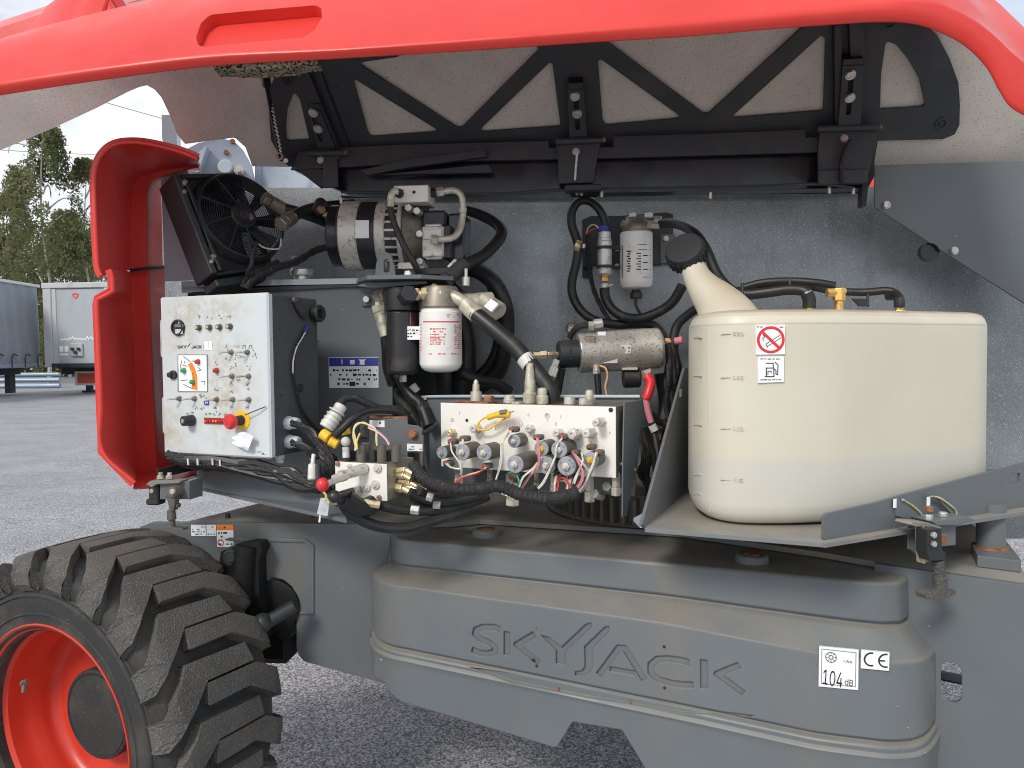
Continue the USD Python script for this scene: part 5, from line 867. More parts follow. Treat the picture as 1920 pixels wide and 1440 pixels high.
sub(cab, 'green_legend', [bxs([(742, 485), (742, 455), (762, 455), (762, 480)], 1.1), bxs([(790, 482), (795, 455), (812, 455), (812, 480)], 1.1)], 'green_lens'); sub(cab, 'blue_legend', BX.box(*bx_px(432, 895), *bx_px(472, 932), .0002, .0009), 'blue_print'); sub(cab, 'blue_mark', bxs([(440, 925), (448, 905), (460, 915), (463, 903)], .9, n=.0014), 'sticker')
x, y = bx_px(320, 1050); o = BX.hit(x, y); sub(cab, 'key_switch', lathe(o+BX.u*.008, nrm(BX.n-BX.u*.25), [(0, .0135), (.006, .0135), (.012, .0125), (.024, .0115), (.025, .009), (.0245, 0)], 24), 'black_plastic'); sub(cab, 'key_face', lathe(o+BX.u*.008+nrm(BX.n-BX.u*.25)*.0246, nrm(BX.n-BX.u*.25), [(0, .0055), (.001, .0055), (.0012, 0)], 14), 'zinc')
x0, y0 = bx_px(432, 1030); x1, y1 = bx_px(640, 1084); sub(cab, 'lamp_strip', BX.box(x0, y0, x1, y1, 0, .003, .0006), 'red_dark')
for i in range(8): x, y = bx_px(450+i*22, 1056); sub(cab, 'strip_lamp', BX.disc(x, y, 2.2*kb_, .003, .0052, 10, .0006, at=0), ('orange', 'red_lens', 'red_lens', 'orange')[i % 4])
x, y = bx_px(735, 1048); sub(cab, 'stop_plate', BX.disc(x, y, 16*kb_, 0, .0015, 36), 'yellow'); o = BX.hit(x, y); dirn = nrm(BX.n-BX.u*.30-BX.v*.06); sub(cab, 'stop_stem', lathe(o, dirn, [(0, .0115), (.022, .0105), (.022, 0)], 20), 'black_plastic'); sub(cab, 'stop_button', lathe(o+dirn*.016, dirn, [(0, .010), (.008, .0165), (.012, .0178), (.017, .0175), (.021, .015), (.0215, 0)], 36), 'red_paint', 'red mushroom stop button'); sub(cab, 'stop_mark', [lathe(o+dirn*.0377, dirn, [(0, .011), (.0004, .011), (.0004, .0102), (0, .0102)], 24)], 'wire_pink')
sub(cab, 'pull_cord', tube([BX.hit(*bx_px(760, 1008), .012), BX.hit(*bx_px(840, 975), .010), BX.hit(*bx_px(925, 942), .004)], .0012, 6), 'ink')
# cabinet side: horn, lead, glands
BS = FR(BX.w([[u1, 0, -.1]])[0], -BX.n, BX.v)
sub(cab, 'vent_plug', BS.disc(565, 727, .0095, 0, .003, 20, .001), 'black_plastic')
for x, y in ((525, 617), (528, 741), (592, 736), (597, 640)): sub(cab, 'rivet', BS.disc(x, y, .0022, 0, .001, 8), 'ink')
hn = sub(cab, 'alarm_horn', lathe(BS.hit(587, 588), BS.n, [(0, .017), (.006, .020), (.020, .0215), (.024, .019), (.022, .011), (.012, .008), (.012, 0)], 28), 'black_plastic', 'small round black alarm on the cabinet side'); sub(cab, 'horn_bracket', tube([BS.hit(554, 563, .004), BS.hit(562, 580, .006), BS.hit(572, 592, .008)], .0105, 10), 'black_plastic'); sub(cab, 'horn_screw', BS.hexn(554, 562, .006, .012, .017), 'coil')
sub(cab, 'horn_lead', tube([BS.hit(*q, .008) for q in ((578, 612), (568, 628), (556, 650), (551, 676), (551, 706), (557, 735), (563, 760), (575, 782), (590, 800), (606, 815))], .0034, 8, .004, lambda s: 1+.25*math.sin(s*600)), 'harness'); sub(cab, 'lead_tracer', tube([BS.hit(*q, .0105) for q in ((575, 618), (566, 634), (556, 652), (550, 676), (549, 700))], .0018, 6), 'wire_white'); sub(cab, 'lead_tape', tube([BS.hit(577, 613, .009), BS.hit(571, 622, .009)], .0042, 8), 'blue_print')
for x, y in ((533, 793), (535, 828)):
    o = BS.hit(x+6, y); sub(cab, 'cable_gland', [lathe(o, BS.n, [(0, .0165), (.008, .0165), (.010, .014), (.018, .014), (.03, .012), (.032, .008), (.032, 0)], 8)], 'latch_grey')
for x, y, m in ((498, 870, 'nylon'), (531, 870, 'latch_grey'), (556, 864, 'latch_grey')):
    o = BX.w([[*BX.uv(x, 858), -.05 if x < 520 else -.11]])[0]; o[2] = BX.w([[u1, v0, 0]])[0][2]; sub(cab, 'cable_gland', [hexrod(o, o-[0, 0, .010], .0115), hexrod(o-[0, 0, .010], o-[0, 0, .020], .0095)], m)

# cables out of the cabinet
bun = []
rb = random.Random(3)
for i in range(22):
    y = 792 if i < 11 else 829; j = lambda s=5: rb.uniform(-s, s)
    part('control_cable', tube([BS.hit(545, y+j(4), .02), P(566+j(3), y+8+j(5), 1.70), P(588+j(6), y+24+j(8), 1.68), P(606+j(8), 846+j(12), 1.66), P(618+j(8), 868+j(12), 1.655), P(622+j(10), 890+j(8), 1.66), P(600+j(20), 912+j(8), 1.68)], .0038 if i % 4 else .0055, 6, .018), 'hose_black' if i % 3 else 'harness')
for i in range(18):
    j = lambda s=5: rb.uniform(-s, s)
    part('control_cable', tube([P(322+j(8), 856+j(3), 1.74), P(350+j(8), 862+j(5), 1.73), P(400+j(8), 868+j(6), 1.72), P(450+j(8), 874+j(10), 1.71), P(500+j(8), 884+j(14), 1.70), P(545+j(8), 894+j(18), 1.69), P(590+j(8), 906+j(14), 1.67), P(625+j(10), 905+j(14), 1.66)], .0075 if i % 4 else .010, 6, .02, braid), 'hose_black' if i % 3 == 0 else 'harness')
part('harness', tube([P(*q) for q in ((318, 852, 1.78), (360, 868, 1.76), (420, 872, 1.74), (480, 882, 1.72), (540, 898, 1.70), (600, 912, 1.68))], .016, 10, .006, braid), 'harness', 'thick braided harness sagging under the control cabinet')
for x, y in ((352, 866), (370, 866), (398, 866), (412, 868)): part('cable_tie', rod(P(x, y-6, 1.705), P(x+1, y+6, 1.705), .0022), 'nylon')

# loose small cables round the valve blocks
for i in range(26):
    j = lambda s=8: rb.uniform(-s, s)
    if i < 12: pts = [(600+j(), 845+j(14), 1.70), (622+j(), 870+j(16), 1.68), (615+j(14), 905+j(14), 1.67), (640+j(20), 935+j(10), 1.66), (690+j(24), 952+j(8), 1.66)]
    elif i < 20: pts = [(760+j(), 880+j(14), 1.68), (790+j(10), 905+j(12), 1.70), (830+j(14), 930+j(10), 1.72), (880+j(20), 935+j(12), 1.74)]
    else: pts = [(1200+j(6), 810+j(14), 1.85), (1212+j(8), 850+j(10), 1.84), (1205+j(10), 890+j(10), 1.82), (1222+j(8), 930+j(12), 1.8)]
    part('control_cable', tube([P(*q) for q in pts], rb.uniform(.0035, .008), 6, .015, braid if i % 2 else None), 'hose_black' if i % 2 else 'harness')
# white and yellow cable couplings
cp_ = part('cable_coupling', [rod(P(612, 803, 1.68), P(630, 775, 1.69), .0185, .0165, 18, .002), rod(P(630, 777, 1.69), P(640, 760, 1.70), .0145, .0145, 18, .002)], 'nylon', 'white ribbed cable coupling standing on a yellow plug')
for t in (.2, .45, .7, .95): q = P(612, 803, 1.68)*(1-t)+P(632, 772, 1.69)*t; sub(cp_, 'coupling_rib', lathe(q, P(632, 772, 1.69)-P(612, 803, 1.68), [(0, .017), (.0, .0198), (.0035, .0198), (.0035, .017)], 18), 'nylon')
sub(cp_, 'plug_collar', [rod(P(603, 812, 1.675), P(618, 822, 1.67), .013, ch=.002), rod(P(618, 826, 1.67), P(634, 834, 1.67), .012, ch=.002), hexrod(P(646, 800, 1.7), P(650, 815, 1.7), .012)], 'yellow')
part('control_cable', tube([P(*q) for q in ((636, 760, 1.70), (646, 748, 1.71), (664, 746, 1.72), (688, 756, 1.73), (712, 766, 1.74), (748, 768, 1.76), (765, 778, 1.78))], .0095, 10), 'harness', 'grey cable arching from the white coupling')
part('control_cable', tube([P(*q) for q in ((626, 818, 1.66), (640, 806, 1.67), (662, 785, 1.68), (684, 772, 1.70), (712, 769, 1.72), (745, 772, 1.74), (768, 786, 1.76), (778, 800, 1.78))], .0085, 10), 'hose_black', 'black cable arching over the small valve block')

# ================================================================== small valve block with its bracket
BKT = vf(740, 820, 1.72, 16)
bk_ = part('solenoid_bracket', BKT.prism([(694, 788), (764, 783), (764, 796), (782, 798), (792, 804), (794, 815), (794, 848), (764, 848), (764, 870), (690, 870)], -.004, .0, r=.002), 'grey_paint', 'grey bracket plate with a rusty bolt behind the small valve block')
sub(bk_, 'bracket_top', hz(BKT.hit(730, 783)[2]).ext(Polygon([BKT.hit(x, 785, n)[:2] for x, n in ((694, 0), (764, 0), (764, -.04), (694, -.04))]), -.002, .002), 'rust'); sub(bk_, 'rusty_bolt', [BKT.disc(773, 814, .0125, 0, .003, 18), BKT.hexn(773, 814, .0095, .003, .012)], 'rust')
sub(bk_, 'white_label', BKT.box(763, 832, 792, 846, 0, .001), 'sticker'); sub(bk_, 'white_label', BKT.box(693, 788, 721, 801, 0, .001), 'sticker'); sub(bk_, 'label_print', [marks(BKT, 766, 835, 790, 845, .001, 2, 51, 2.5, .5)], 'ink_grey'); sub(bk_, 'label_mark', [BKT.box(711, 791, 714, 795, .001, .0016)], 'ink')
SB = vf(725, 900, 1.56, 22)
uu0, vv1 = SB.uv(628, 865); uu1, vv0 = SB.uv(726, 940)
sb = part('small_valve_block', SB.ubox(uu0, uu1, vv0, vv1, -.0012, 0, .0006), 'alu_face', 'small aluminium valve block with a row of dark coils on top'); sub(sb, 'block_body', SB.ubox(uu0+.0003, uu1-.0003, vv0+.0003, vv1-.0003, -.115, -.0014, .001), 'alu_side')
for x, y, r in ((707, 878, 8.5), (703, 909, 8.5), (687, 915, 7.5), (655, 874, 4)):
    k = SB.pxm(x, y); sub(sb, 'port_plug', [SB.disc(x, y, r*k, 0, .004, 20, .001), SB.hexn(x, y, r*.62*k, .004, .007, at=0)], 'alu'); 
for x, y in ((684, 878), (672, 920)):
    o = SB.hit(x, y); d_ = nrm(SB.n-SB.u*.35-SB.v*.16); sub(sb, 'cartridge', [lathe(o, d_, [(0, .0115), (.030, .0115), (.032, .0105), (.05, .0105), (.052, 0)], 18), lathe(o+d_*.051, d_, [(0, .0125), (.014, .0125), (.014, .0085), (.03, .008), (.031, 0)], 6)], 'alu')
kn_ = sub(sb, 'red_knob', [ball(P(605, 909, 1.44), .0135, 2, (.9, 1, 1.05))], 'red_paint', 'red push knob'); sub(sb, 'knob_stem', rod(P(608, 909, 1.45), P(650, 893, 1.53), .0065), 'alu'); sub(sb, 'black_knob', [ball(P(627, 931, 1.44), .0125, 2), rod(P(628, 931, 1.45), P(660, 921, 1.52), .0075)], 'black_plastic')
for x, y in ((631, 870), (709, 933)): sub(sb, 'block_bolt', SB.hexn(x, y, .0052, 0, .006), 'rust')
r0 = SB.w([[uu0, vv1, 0]])[0]
for x, n, w in ((657, -.03, 0), (678, -.02, 1), (687, -.055, 1), (702, -.03, 0), (716, -.03, 1), (730, -.05, 0), (743, -.04, 1)):
    o = SB.w([[*SB.uv(x, 865, n), n]])[0]; o[2] = r0[2]
    if w: sub(sb, 'coil', [lathe(o, (0, 0, 1), [(0, .0105), (.034, .0105), (.036, .0095), (.0365, 0)], 18)], 'coil')
    else: sub(sb, 'coil_plug', [SB.ubox(*(lambda q: (q[0]-.007, q[0]+.007, q[1], q[1]+.026))(SB.uv(x, 866, n)), n-.012, n+.012, .002)], 'black_plastic')
o = P(649, 858, 1.60); sub(sb, 'white_lever', [rod(o, P(648, 838, 1.60), .0075), ball(P(648, 828, 1.60), .0105)], 'nylon')
for pts, m in (([(666, 845), (667, 825), (663, 805), (672, 793), (690, 796), (705, 806), (706, 830)], 'wire_white'), ([(668, 843), (662, 815), (668, 798), (682, 792), (695, 800)], 'wire_yellow'), ([(690, 800), (705, 806), (722, 820), (730, 832)], 'wire_pink'), ([(690, 802), (708, 810), (724, 824), (729, 834)], 'wire_white'), ([(706, 808), (705, 822), (707, 836)], 'wire_yellow'), ([(670, 842), (669, 828), (675, 812)], 'wire_yellow')): part('coil_wire', hose(pts, 1.585, .0019, 6, .008), m)
part('wire_junction', [hexrod(P(682, 822, 1.60), P(684, 796, 1.61), .010), rod(P(684, 798, 1.61), P(688, 782, 1.63), .0065)], 'black_plastic')
# fittings at its right side and the hoses below
for a, b, r in (((738, 885), (762, 882), .0085), ((734, 912), (756, 916), .0095), ((748, 903), (770, 906), .007), ((752, 908), (786, 916), .0085), ((740, 890), (758, 892), .007)): sub(sb, 'hose_fitting', [hexrod(P(*a, 1.60), P(*b, 1.585), r*1.1), rod(P(*b, 1.585), P(b[0]+12, b[1]+6, 1.58), r*.8)], 'brass_pale')
for pts, d, r in (([(768, 922), (790, 934), (830, 942), (870, 936), (905, 925)], (1.57, 1.62), .010), ([(785, 920), (810, 930), (850, 930), (890, 920)], (1.57, 1.66), .010), ([(716, 948), (745, 955), (790, 958), (840, 955), (880, 945), (915, 930)], (1.55, 1.64), .0105), ([(640, 935), (652, 958), (680, 976), (715, 988), (760, 990), (800, 980), (840, 968), (880, 955)], (1.50, 1.62), .0115), ([(776, 934), (800, 946), (845, 950), (895, 932)], (1.6, 1.68), .011), ([(648, 934), (668, 948), (684, 952), (700, 945)], (1.50, 1.55), .02), ([(762, 900), (790, 915), (840, 922), (880, 916)], (1.6, 1.7), .009)): part('hydraulic_hose', hose(pts, d, r, 10), 'hose_black')
part('hose_connector', [hexrod(P(770, 955, 1.53), P(786, 957, 1.53), .010)], 'zinc'); part('hose_connector', [hexrod(P(672, 940, 1.52), P(712, 947, 1.53), .008)], 'brass_pale'); part('hose_connector', hexrod(P(800, 930, 1.56), P(812, 934, 1.56), .009), 'zinc'); part('hose_connector', hexrod(P(812, 946, 1.58), P(826, 947, 1.58), .009), 'zinc')
# cable plug and tag near the red knob
part('cable_plug', [rod(P(585, 900, 1.62), P(586, 870, 1.63), .0095, ch=.002), rod(P(586, 872, 1.63), P(588, 852, 1.64), .0045)], 'nylon', 'small white cable plug left of the red knob'); part('cable_plug', [rod(P(597, 916, 1.62), P(596, 872, 1.63), .008)], 'black_plastic')
TG = vf(603, 948, 1.55, 10); part('level_tag', TG.prism([(601, 934), (619, 936), (614, 968), (594, 964)], 0, .004), 'latch_grey', 'small grey plate on a rod below the red knob'); part('tag_rod', rod(P(601, 964, 1.552), P(599, 979, 1.552), .0022), 'sticker'); part('tag_wire', hose([(606, 922), (612, 930), (608, 938)], 1.53, .002, 6, .006), 'wire_yellow')

# ================================================================== main valve manifold
MN = vf(1155, 828, 1.53, 26)
a0, b1 = MN.uv(826, 757); a1, b0 = MN.uv(1155, 895); b1 = MN.uv(1000, 759)[1]; b0 = MN.uv(1000, 886)[1]
man = part('valve_manifold', MN.ubox(a0, a1, b0, b1, -.0015, 0, .0008), 'alu_face', 'large aluminium valve manifold covered with round solenoids'); sub(man, 'manifold_body', MN.ubox(a0+.0004, a1-.0004, b0+.0004, b1-.0004, -.13, -.0017, .001), 'alu_side')
km = MN.pxm(990, 830)
def mpx(cx, cy): return 790+cx/4.364, 700+cy/4.364
SOL = [(165, 650, 12, .048, 0, 0), (335, 645, 15, .062, 0, 0), (510, 650, 15.5, .056, 0, 0), (757, 555, 12.5, .042, 0, 0), (765, 745, 16, .092, 0, 0), (980, 620, 14, .055, 1, 0), (1125, 625, 15, .06, 0, 0), (1025, 755, 16, .06, 0, 0), (1187, 760, 17, .072, 0, 0), (1385, 710, 14, .050, 1, 0)]
for cx, cy, r, ln, yel, _ in SOL:
    x, y = mpx(cx, cy); c = MN.uv(x, y, ln); o = MN.w([[c[0], c[1], 0]])[0]; rr = r*km*.98
    sub(man, 'solenoid_coil', lathe(o, MN.n, [(0, rr*.9), (.004, rr), (ln-.004, rr), (ln-.0035, rr*.9)], 28), 'coil'); sub(man, 'solenoid_face', lathe(o+MN.n*(ln-.004), MN.n, [(0, rr*.99), (.003, rr*.99), (.004, rr*.93), (.004, 0)], 28), 'coil_face')
    sub(man, 'coil_nut', [lathe(o+MN.n*ln, MN.n, [(0, rr*.42), (.006, rr*.42), (.0065, rr*.36), (.0065, 0)], 6), lathe(o+MN.n*(ln+.006), MN.n, [(0, rr*.22), (.004, rr*.20), (.0042, 0)], 12)], 'yellow' if yel else 'alu')
    for an in (.5, 2.6, 4.7): q = o+MN.n*ln+(MN.u*math.cos(an)+MN.v*math.sin(an))*rr*.74; sub(man, 'face_screw', lathe(q, MN.n, [(-.001, .0016), (.0006, .0016), (.0008, 0)], 6), 'ink_grey')
for cx, cy, r, ln in ((425, 455, 9, .022), (1235, 500, 11, .03), (1350, 495, 9.5, .034), (1105, 490, 8, .02), (1430, 405, 8.5, .034), (880, 455, 8, .012), (230, 490, 8, .018)):
    x, y = mpx(cx, cy); c = MN.uv(x, y, ln); o = MN.w([[c[0], c[1], 0]])[0]; rr = r*km; sub(man, 'cartridge_valve', [lathe(o, MN.n, [(0, rr*1.05), (.006, rr*1.05), (.007, rr*.9), (ln, rr*.88), (ln, 0)], 6), lathe(o, MN.n, [(0, rr*.78), (ln+.003, rr*.76), (ln+.004, rr*.6), (ln+.004, rr*.3), (ln+.001, rr*.28), (ln+.001, 0)], 20)], 'alu' if cx != 230 else 'brass_pale')
for cx, cy, r in ((1550, 300, 4.2), (372, 385, 3.2)): x, y = mpx(cx, cy); sub(man, 'bolt_hole', MN.disc(x, y, r*km, 0, .0006, 14), 'ink')
for t, cx, cy, h in (('C', 870, 350, 4), ('L', 1135, 360, 4), ('B', 795, 425, 5), ('Q', 240, 395, 6), ('F', 308, 338, 4), ('C', 1535, 495, 4), ('C', 1092, 425, 5), ('R', 1020, 355, 5), ('T', 1030, 395, 3), ('2', 600, 460, 4)): x, y = mpx(cx, cy); sub(man, 'stamped_letter', txt(MN, t, x, y, h, .0, None, .0006), 'ink_grey')
sub(man, 'port_ring', [loop_ring(MN, *mpx(1030, 348), 4, 4.8, 0, .0005)], 'ink_grey'); sub(man, 'port_ring', [loop_ring(MN, *mpx(805, 412), 5, 5.8, 0, .0005)], 'ink_grey')
# connectors of the coils
for cx, cy in ((240, 560), (335, 535), (740, 460), (940, 525), (1150, 520), (1245, 650), (1375, 605), (1440, 650), (520, 760), (740, 850), (200, 740), (1105, 835), (1225, 850)):
    x, y = mpx(cx, cy); sub(man, 'coil_connector', MN.box(x-7, y-5, x+8, y+6, .018, .042, .003), 'coil'); sub(man, 'connector_clip', MN.box(x-4, y-3, x+2, y+2, .042, .046, .001), 'rust' if cx % 2 else 'wire_red')
# top fittings
tz = MN.w([[0, b1, 0]])[0][2]
for x, n, prof, m in ((893, -.05, [(0, .013), (.004, .014), (.024, .013), (.025, .0085), (.040, .008), (.042, .006), (.046, .006), (.052, .003)], 'fitting'), (994, -.05, [(0, .016), (.022, .017), (.024, .013), (.05, .0125), (.054, .011), (.07, .010), (.09, .0075)], 'fitting'), (1017, -.03, [(0, .013), (.018, .0135), (.02, .010), (.026, .011), (.034, .010), (.036, .006)], 'fitting'), (955, -.05, [(0, .014), (.008, .014), (.009, .012), (.018, .0115)], 'alu'), (1068, -.05, [(0, .013), (.016, .0125)], 'alu'), (1105, -.05, [(0, .013), (.014, .0135), (.016, .009), (.022, .0095), (.03, .008), (.032, .004)], 'fitting'), (1094, -.04, [(0, .010), (.014, .010)], 'alu'), (970, -.03, [(0, .015), (.004, .015)], 'alu')):
    c = MN.uv(x, 760, n); o = MN.w([[c[0], b1, n]])[0]; sub(man, 'top_fitting', lathe(o, (0, 0, 1), prof+[(prof[-1][0], 0)], 14), m)
c = MN.uv(917, 760, -.05); sub(man, 'rusty_plug', MN.ubox(c[0]-.010, c[0]+.010, b1, b1+.015, -.06, -.04, .002), 'rust'); sub(man, 'top_stain', MN.ubox(a0+.02, a0+.12, b1+.0005, b1+.003, -.06, -.01), 'rust')
# bottom fittings
for cx, top_, bot, r, n in ((300, 790, 920, 8, -.04), (560, 790, 910, 7, -.05), (745, 930, 1080, 13, .03), (940, 800, 950, 6, -.05), (1080, 830, 1000, 7, -.04), (1375, 850, 1050, 10, -.02), (1590, 850, 1000, 9, -.02), (1640, 850, 980, 7, -.07), (1210, 850, 980, 8, -.03), (720, 850, 910, 9, -.04)):
    x, y = mpx(cx, top_); _, y2 = mpx(cx, bot); p0 = MN.w([[*MN.uv(x, y, n), n]])[0]; p1 = MN.w([[*MN.uv(x, y2, n), n]])[0]; rr = r*km; sub(man, 'bottom_fitting', [hexrod(p0+[0, 0, .01], p0*.45+p1*.55, rr*.85), hexrod(p0*.45+p1*.55, p1, rr)], 'fitting')
for cx, cy in ((1430, 990), (1530, 930)): x, y = mpx(cx, cy); sub(man, 'side_fitting', [rod(MN.hit(x, y, -.03), MN.hit(x+10, y+4, -.06), .009), hexrod(MN.hit(x-4, y-2, -.02), MN.hit(x+4, y+2, -.04), .011)], 'zinc')
ME = FR(MN.w([[a1, 0, 0]])[0], -MN.n, MN.v)
for x, y, r in ((1186, 783, 3.5), (1175, 840, 4.5), (1165, 870, 4), (1184, 862, 4.5), (1168, 815, 2.5), (1180, 825, 2.5), (1188, 805, 2.5), (1172, 885, 3), (1189, 880, 3), (1178, 800, 2)): sub(man, 'side_plug', lathe(ME.hit(x, y), ME.n, [(0, r*.0013), (.004, r*.0013), (.005, r*.0009), (.005, 0)], 12), 'zinc')
# yellow tethered plug
tp_ = part('tethered_plug', [rod(MN.hit(914, 783, .03), MN.hit(936, 776, .028), .0065, ch=.001, seg=12), rod(MN.hit(934, 777, .028), MN.hit(956, 777, .026), .0078, ch=.001, seg=12)], 'yellow', 'yellow tethered dust plug on the manifold'); sub(tp_, 'plug_core', rod(MN.hit(938, 774, .032), MN.hit(950, 772, .032), .0055), 'alu_side')
for pts in ([(898, 808), (895, 800), (900, 790), (910, 783), (922, 778)], [(898, 806), (912, 806), (928, 798), (942, 788), (954, 780)]): sub(tp_, 'tether', tube([MN.hit(*q, .022) for q in pts], .0022, 6, .003, lambda s: 1+.3*math.sin(s*1500)), 'yellow')
sub(tp_, 'tether_tail', tube([MN.hit(*q, .022) for q in ((952, 778), (958, 773), (964, 771))], .0012, 6), 'ink_grey')
# wires to the harness
WI = [([(338, 540), (330, 600), (345, 680), (325, 760), (330, 840), (335, 910)], 'wire_white'), ([(240, 570), (250, 640), (290, 700), (325, 760), (320, 830)], 'wire_white'), ([(200, 740), (240, 770), (300, 780), (330, 770)], 'wire_white'), ([(525, 765), (480, 800), (400, 825), (330, 850), (290, 880), (280, 915)], 'wire_red'), ([(520, 775), (470, 815), (390, 840), (320, 860), (290, 900)], 'wire_red'),
      ([(715, 470), (670, 540), (650, 600), (650, 680), (635, 780), (615, 850), (605, 890)], 'wire_white'), ([(730, 470), (690, 510), (655, 560), (655, 640), (640, 760)], 'wire_yellow'), ([(945, 530), (955, 640), (960, 720), (940, 790), (870, 860), (820, 940)], 'wire_pink'), ([(950, 730), (900, 790), (830, 850), (800, 930)], 'wire_white'), ([(940, 740), (890, 830), (830, 930), (815, 960)], 'wire_pink'),
      ([(1150, 530), (1105, 600), (1095, 680), (1050, 780), (1000, 880), (960, 930), (920, 960)], 'wire_white'), ([(1240, 650), (1280, 720), (1310, 800), (1310, 870), (1270, 940), (1210, 990)], 'wire_pink'), ([(1250, 660), (1310, 730), (1360, 800), (1350, 880), (1290, 960), (1220, 1000)], 'wire_white'), ([(1430, 650), (1400, 750), (1360, 850), (1320, 930), (1260, 990), (1190, 1010)], 'wire_white'), ([(1440, 655), (1415, 760), (1375, 850), (1330, 950), (1250, 1000)], 'ink_grey'),
      ([(1100, 840), (1090, 900), (1090, 960), (1080, 1000)], 'wire_white'), ([(1105, 850), (1120, 900), (1110, 970), (1095, 1000)], 'wire_red'), ([(1110, 870), (1160, 860), (1200, 900), (1210, 950)], 'wire_red'), ([(1115, 885), (1170, 880), (1195, 930), (1190, 980)], 'wire_pink'), ([(1225, 855), (1205, 890), (1190, 950)], 'wire_white'), ([(700, 830), (730, 810), (770, 825), (795, 870), (800, 920)], 'wire_green'), ([(630, 960), (660, 985), (710, 1000)], 'wire_green'), ([(905, 1035), (950, 1045), (1010, 1055)], 'wire_red'),
      ([(1310, 650), (1320, 720), (1290, 790), (1260, 850), (1240, 900)], 'wire_white'), ([(1245, 660), (1300, 760), (1320, 830), (1290, 900), (1230, 960)], 'wire_red')]
for i, (pts, m) in enumerate(WI):
    n0 = .055+.012*(i % 3); part('solenoid_wire', tube([MN.hit(*mpx(*q), n0-.0 if k_ else .045) for k_, q in enumerate(pts)], .00175, 6, .012), m)
    if i not in (1, 14): part('solenoid_wire', tube([MN.hit(*mpx(q[0]+7+5*math.sin(i+k_), q[1]+4*math.cos(2*i+k_)), n0+.004 if k_ else .045) for k_, q in enumerate(pts)], .0016, 6, .012), m if i % 3 else 'wire_white')
part('harness', tube([P(*q) for q in ((776, 872, 1.60), (786, 888, 1.57), (800, 900, 1.55), (830, 912, 1.53), (870, 918, 1.52), (905, 916, 1.51), (930, 911, 1.50), (955, 918, 1.49), (975, 927, 1.47), (1005, 933, 1.45), (1040, 934, 1.43), (1070, 928, 1.42), (1085, 922, 1.42))], .0125, 12, .004, lambda s: 1+.10*math.sin(s*1100)), 'harness', 'braided wiring harness hanging in front of the manifold')
part('harness', tube([P(*q) for q in ((980, 928, 1.46), (992, 922, 1.47), (1004, 916, 1.48))], .009, 8, .004, braid), 'harness')
for x, y in ((840, 914), (922, 913), (1000, 933), (1060, 931)): part('cable_tie', rod(P(x, y-8, 1.455), P(x+1, y+8, 1.455), .0018), 'black_plastic')
# tray round the manifold
MT = FR(MN.w([[0, 0, -.14]])[0], MN.u, MN.v); tr = part('manifold_tray', MT.prism([(800, 752), (806, 743), (1200, 742), (1204, 756), (1190, 930), (806, 905), (795, 870)], -.004, 0), 'grey_paint', 'open grey tray holding the manifold')
q0 = MT.hit(1203, 760); sub(tr, 'tray_end', [FR(q0, -MN.n, MN.v).ext(Polygon([(0, .012), (.012, .014), (.012, -.02), (-.11, -.225), (-.14, -.222), (-.135, -.10), (-.125, .013)]), -.003, 0)], 'grey_paint', smooth=False)
sub(tr, 'tray_lip', [tube([MT.hit(800, 748, .003), MT.hit(806, 743.5, .004), MT.hit(1200, 743.5, .004)], .0038, 8)], 'grey_light'); q1 = MT.hit(801, 760); sub(tr, 'tray_end', [FR(q1, MN.n, MN.v).ext(Polygon([(0, .01), (.04, .01), (.02, -.10), (0, -.17)]), -.003, 0)], 'grey_paint')
part('tray_cable', tube([P(*q) for q in ((794, 812, 1.7), (806, 806, 1.69), (822, 794, 1.68))], .006, 8, .005, braid), 'harness')

# slew ring gear on the deck
GC = np.array([.41, 2.07, ZD]); gr = part('slew_gear', lathe(GC, (0, 0, 1), [(0, .0), (0, .275), (.075, .275), (.078, .27), (.078, 0)], 96), 'coil', 'dark toothed slewing ring on the chassis deck')
for i in range(64):
    a = i*2*math.pi/64
    if math.sin(a) < .35: dd = np.array([math.cos(a), math.sin(a), 0]); t = np.array([-dd[1], dd[0], 0]); fv, ff2 = arr(trimesh.creation.box(extents=(1, 1, 1))); fv = fv.copy(); fv[:, 1] *= np.where(fv[:, 0] > 0, .55, 1.); sub(gr, 'gear_tooth', (fv@np.stack([dd*.024, t*.0165, np.array([0, 0, .066])])+GC+dd*.286+[0, 0, .037], ff2), 'coil')
sub(gr, 'gear_flange', lathe(GC+[0, 0, .002], (0, 0, 1), [(0, .30), (.004, .315), (.006, .30), (.006, 0)], 80), 'deck_paint')

# ================================================================== fuel tank
zt, zb = 1.352, ZB+.002
front = [(1292, 1.66), (1290, 1.60), (1293, 1.53), (1303, 1.475), (1322, 1.43), (1352, 1.398), (1392, 1.378), (1450, 1.370), (1520, 1.372), (1600, 1.392), (1720, 1.455), (1810, 1.510), (1838, 1.530), (1850, 1.555), (1852, 1.59)]
pf_ = dens([[P(x, 667, d)*[1, 1, 0] for x, d in front]], 72, 0)[0]
back_ = [np.array([pf_[-1][0]+.05, pf_[-1][1]+.34, 0]), np.array([pf_[-1][0]-.02, pf_[-1][1]+.38, 0]), np.array([pf_[0][0]+.22, 2.02, 0]), np.array([pf_[0][0]+.14, 1.96, 0])]
ringp = np.vstack([pf_, back_]); polyT = Polygon(ringp[:, :2]).buffer(0)
def ringat(z, inset):
    c = np.array(polyT.centroid.coords[0]); q = ringp.copy(); n = len(q); out_ = []
    t = np.roll(q, -1, 0)-np.roll(q, 1, 0); nn = np.stack([t[:, 1], -t[:, 0], 0*t[:, 0]], 1); nn /= np.linalg.norm(nn, axis=1)[:, None]
    s = np.sign(((q[:, :2]-c)*nn[:, :2]).sum(1))[:, None]; q = q-nn*s*inset; q[:, 2] = z; return q
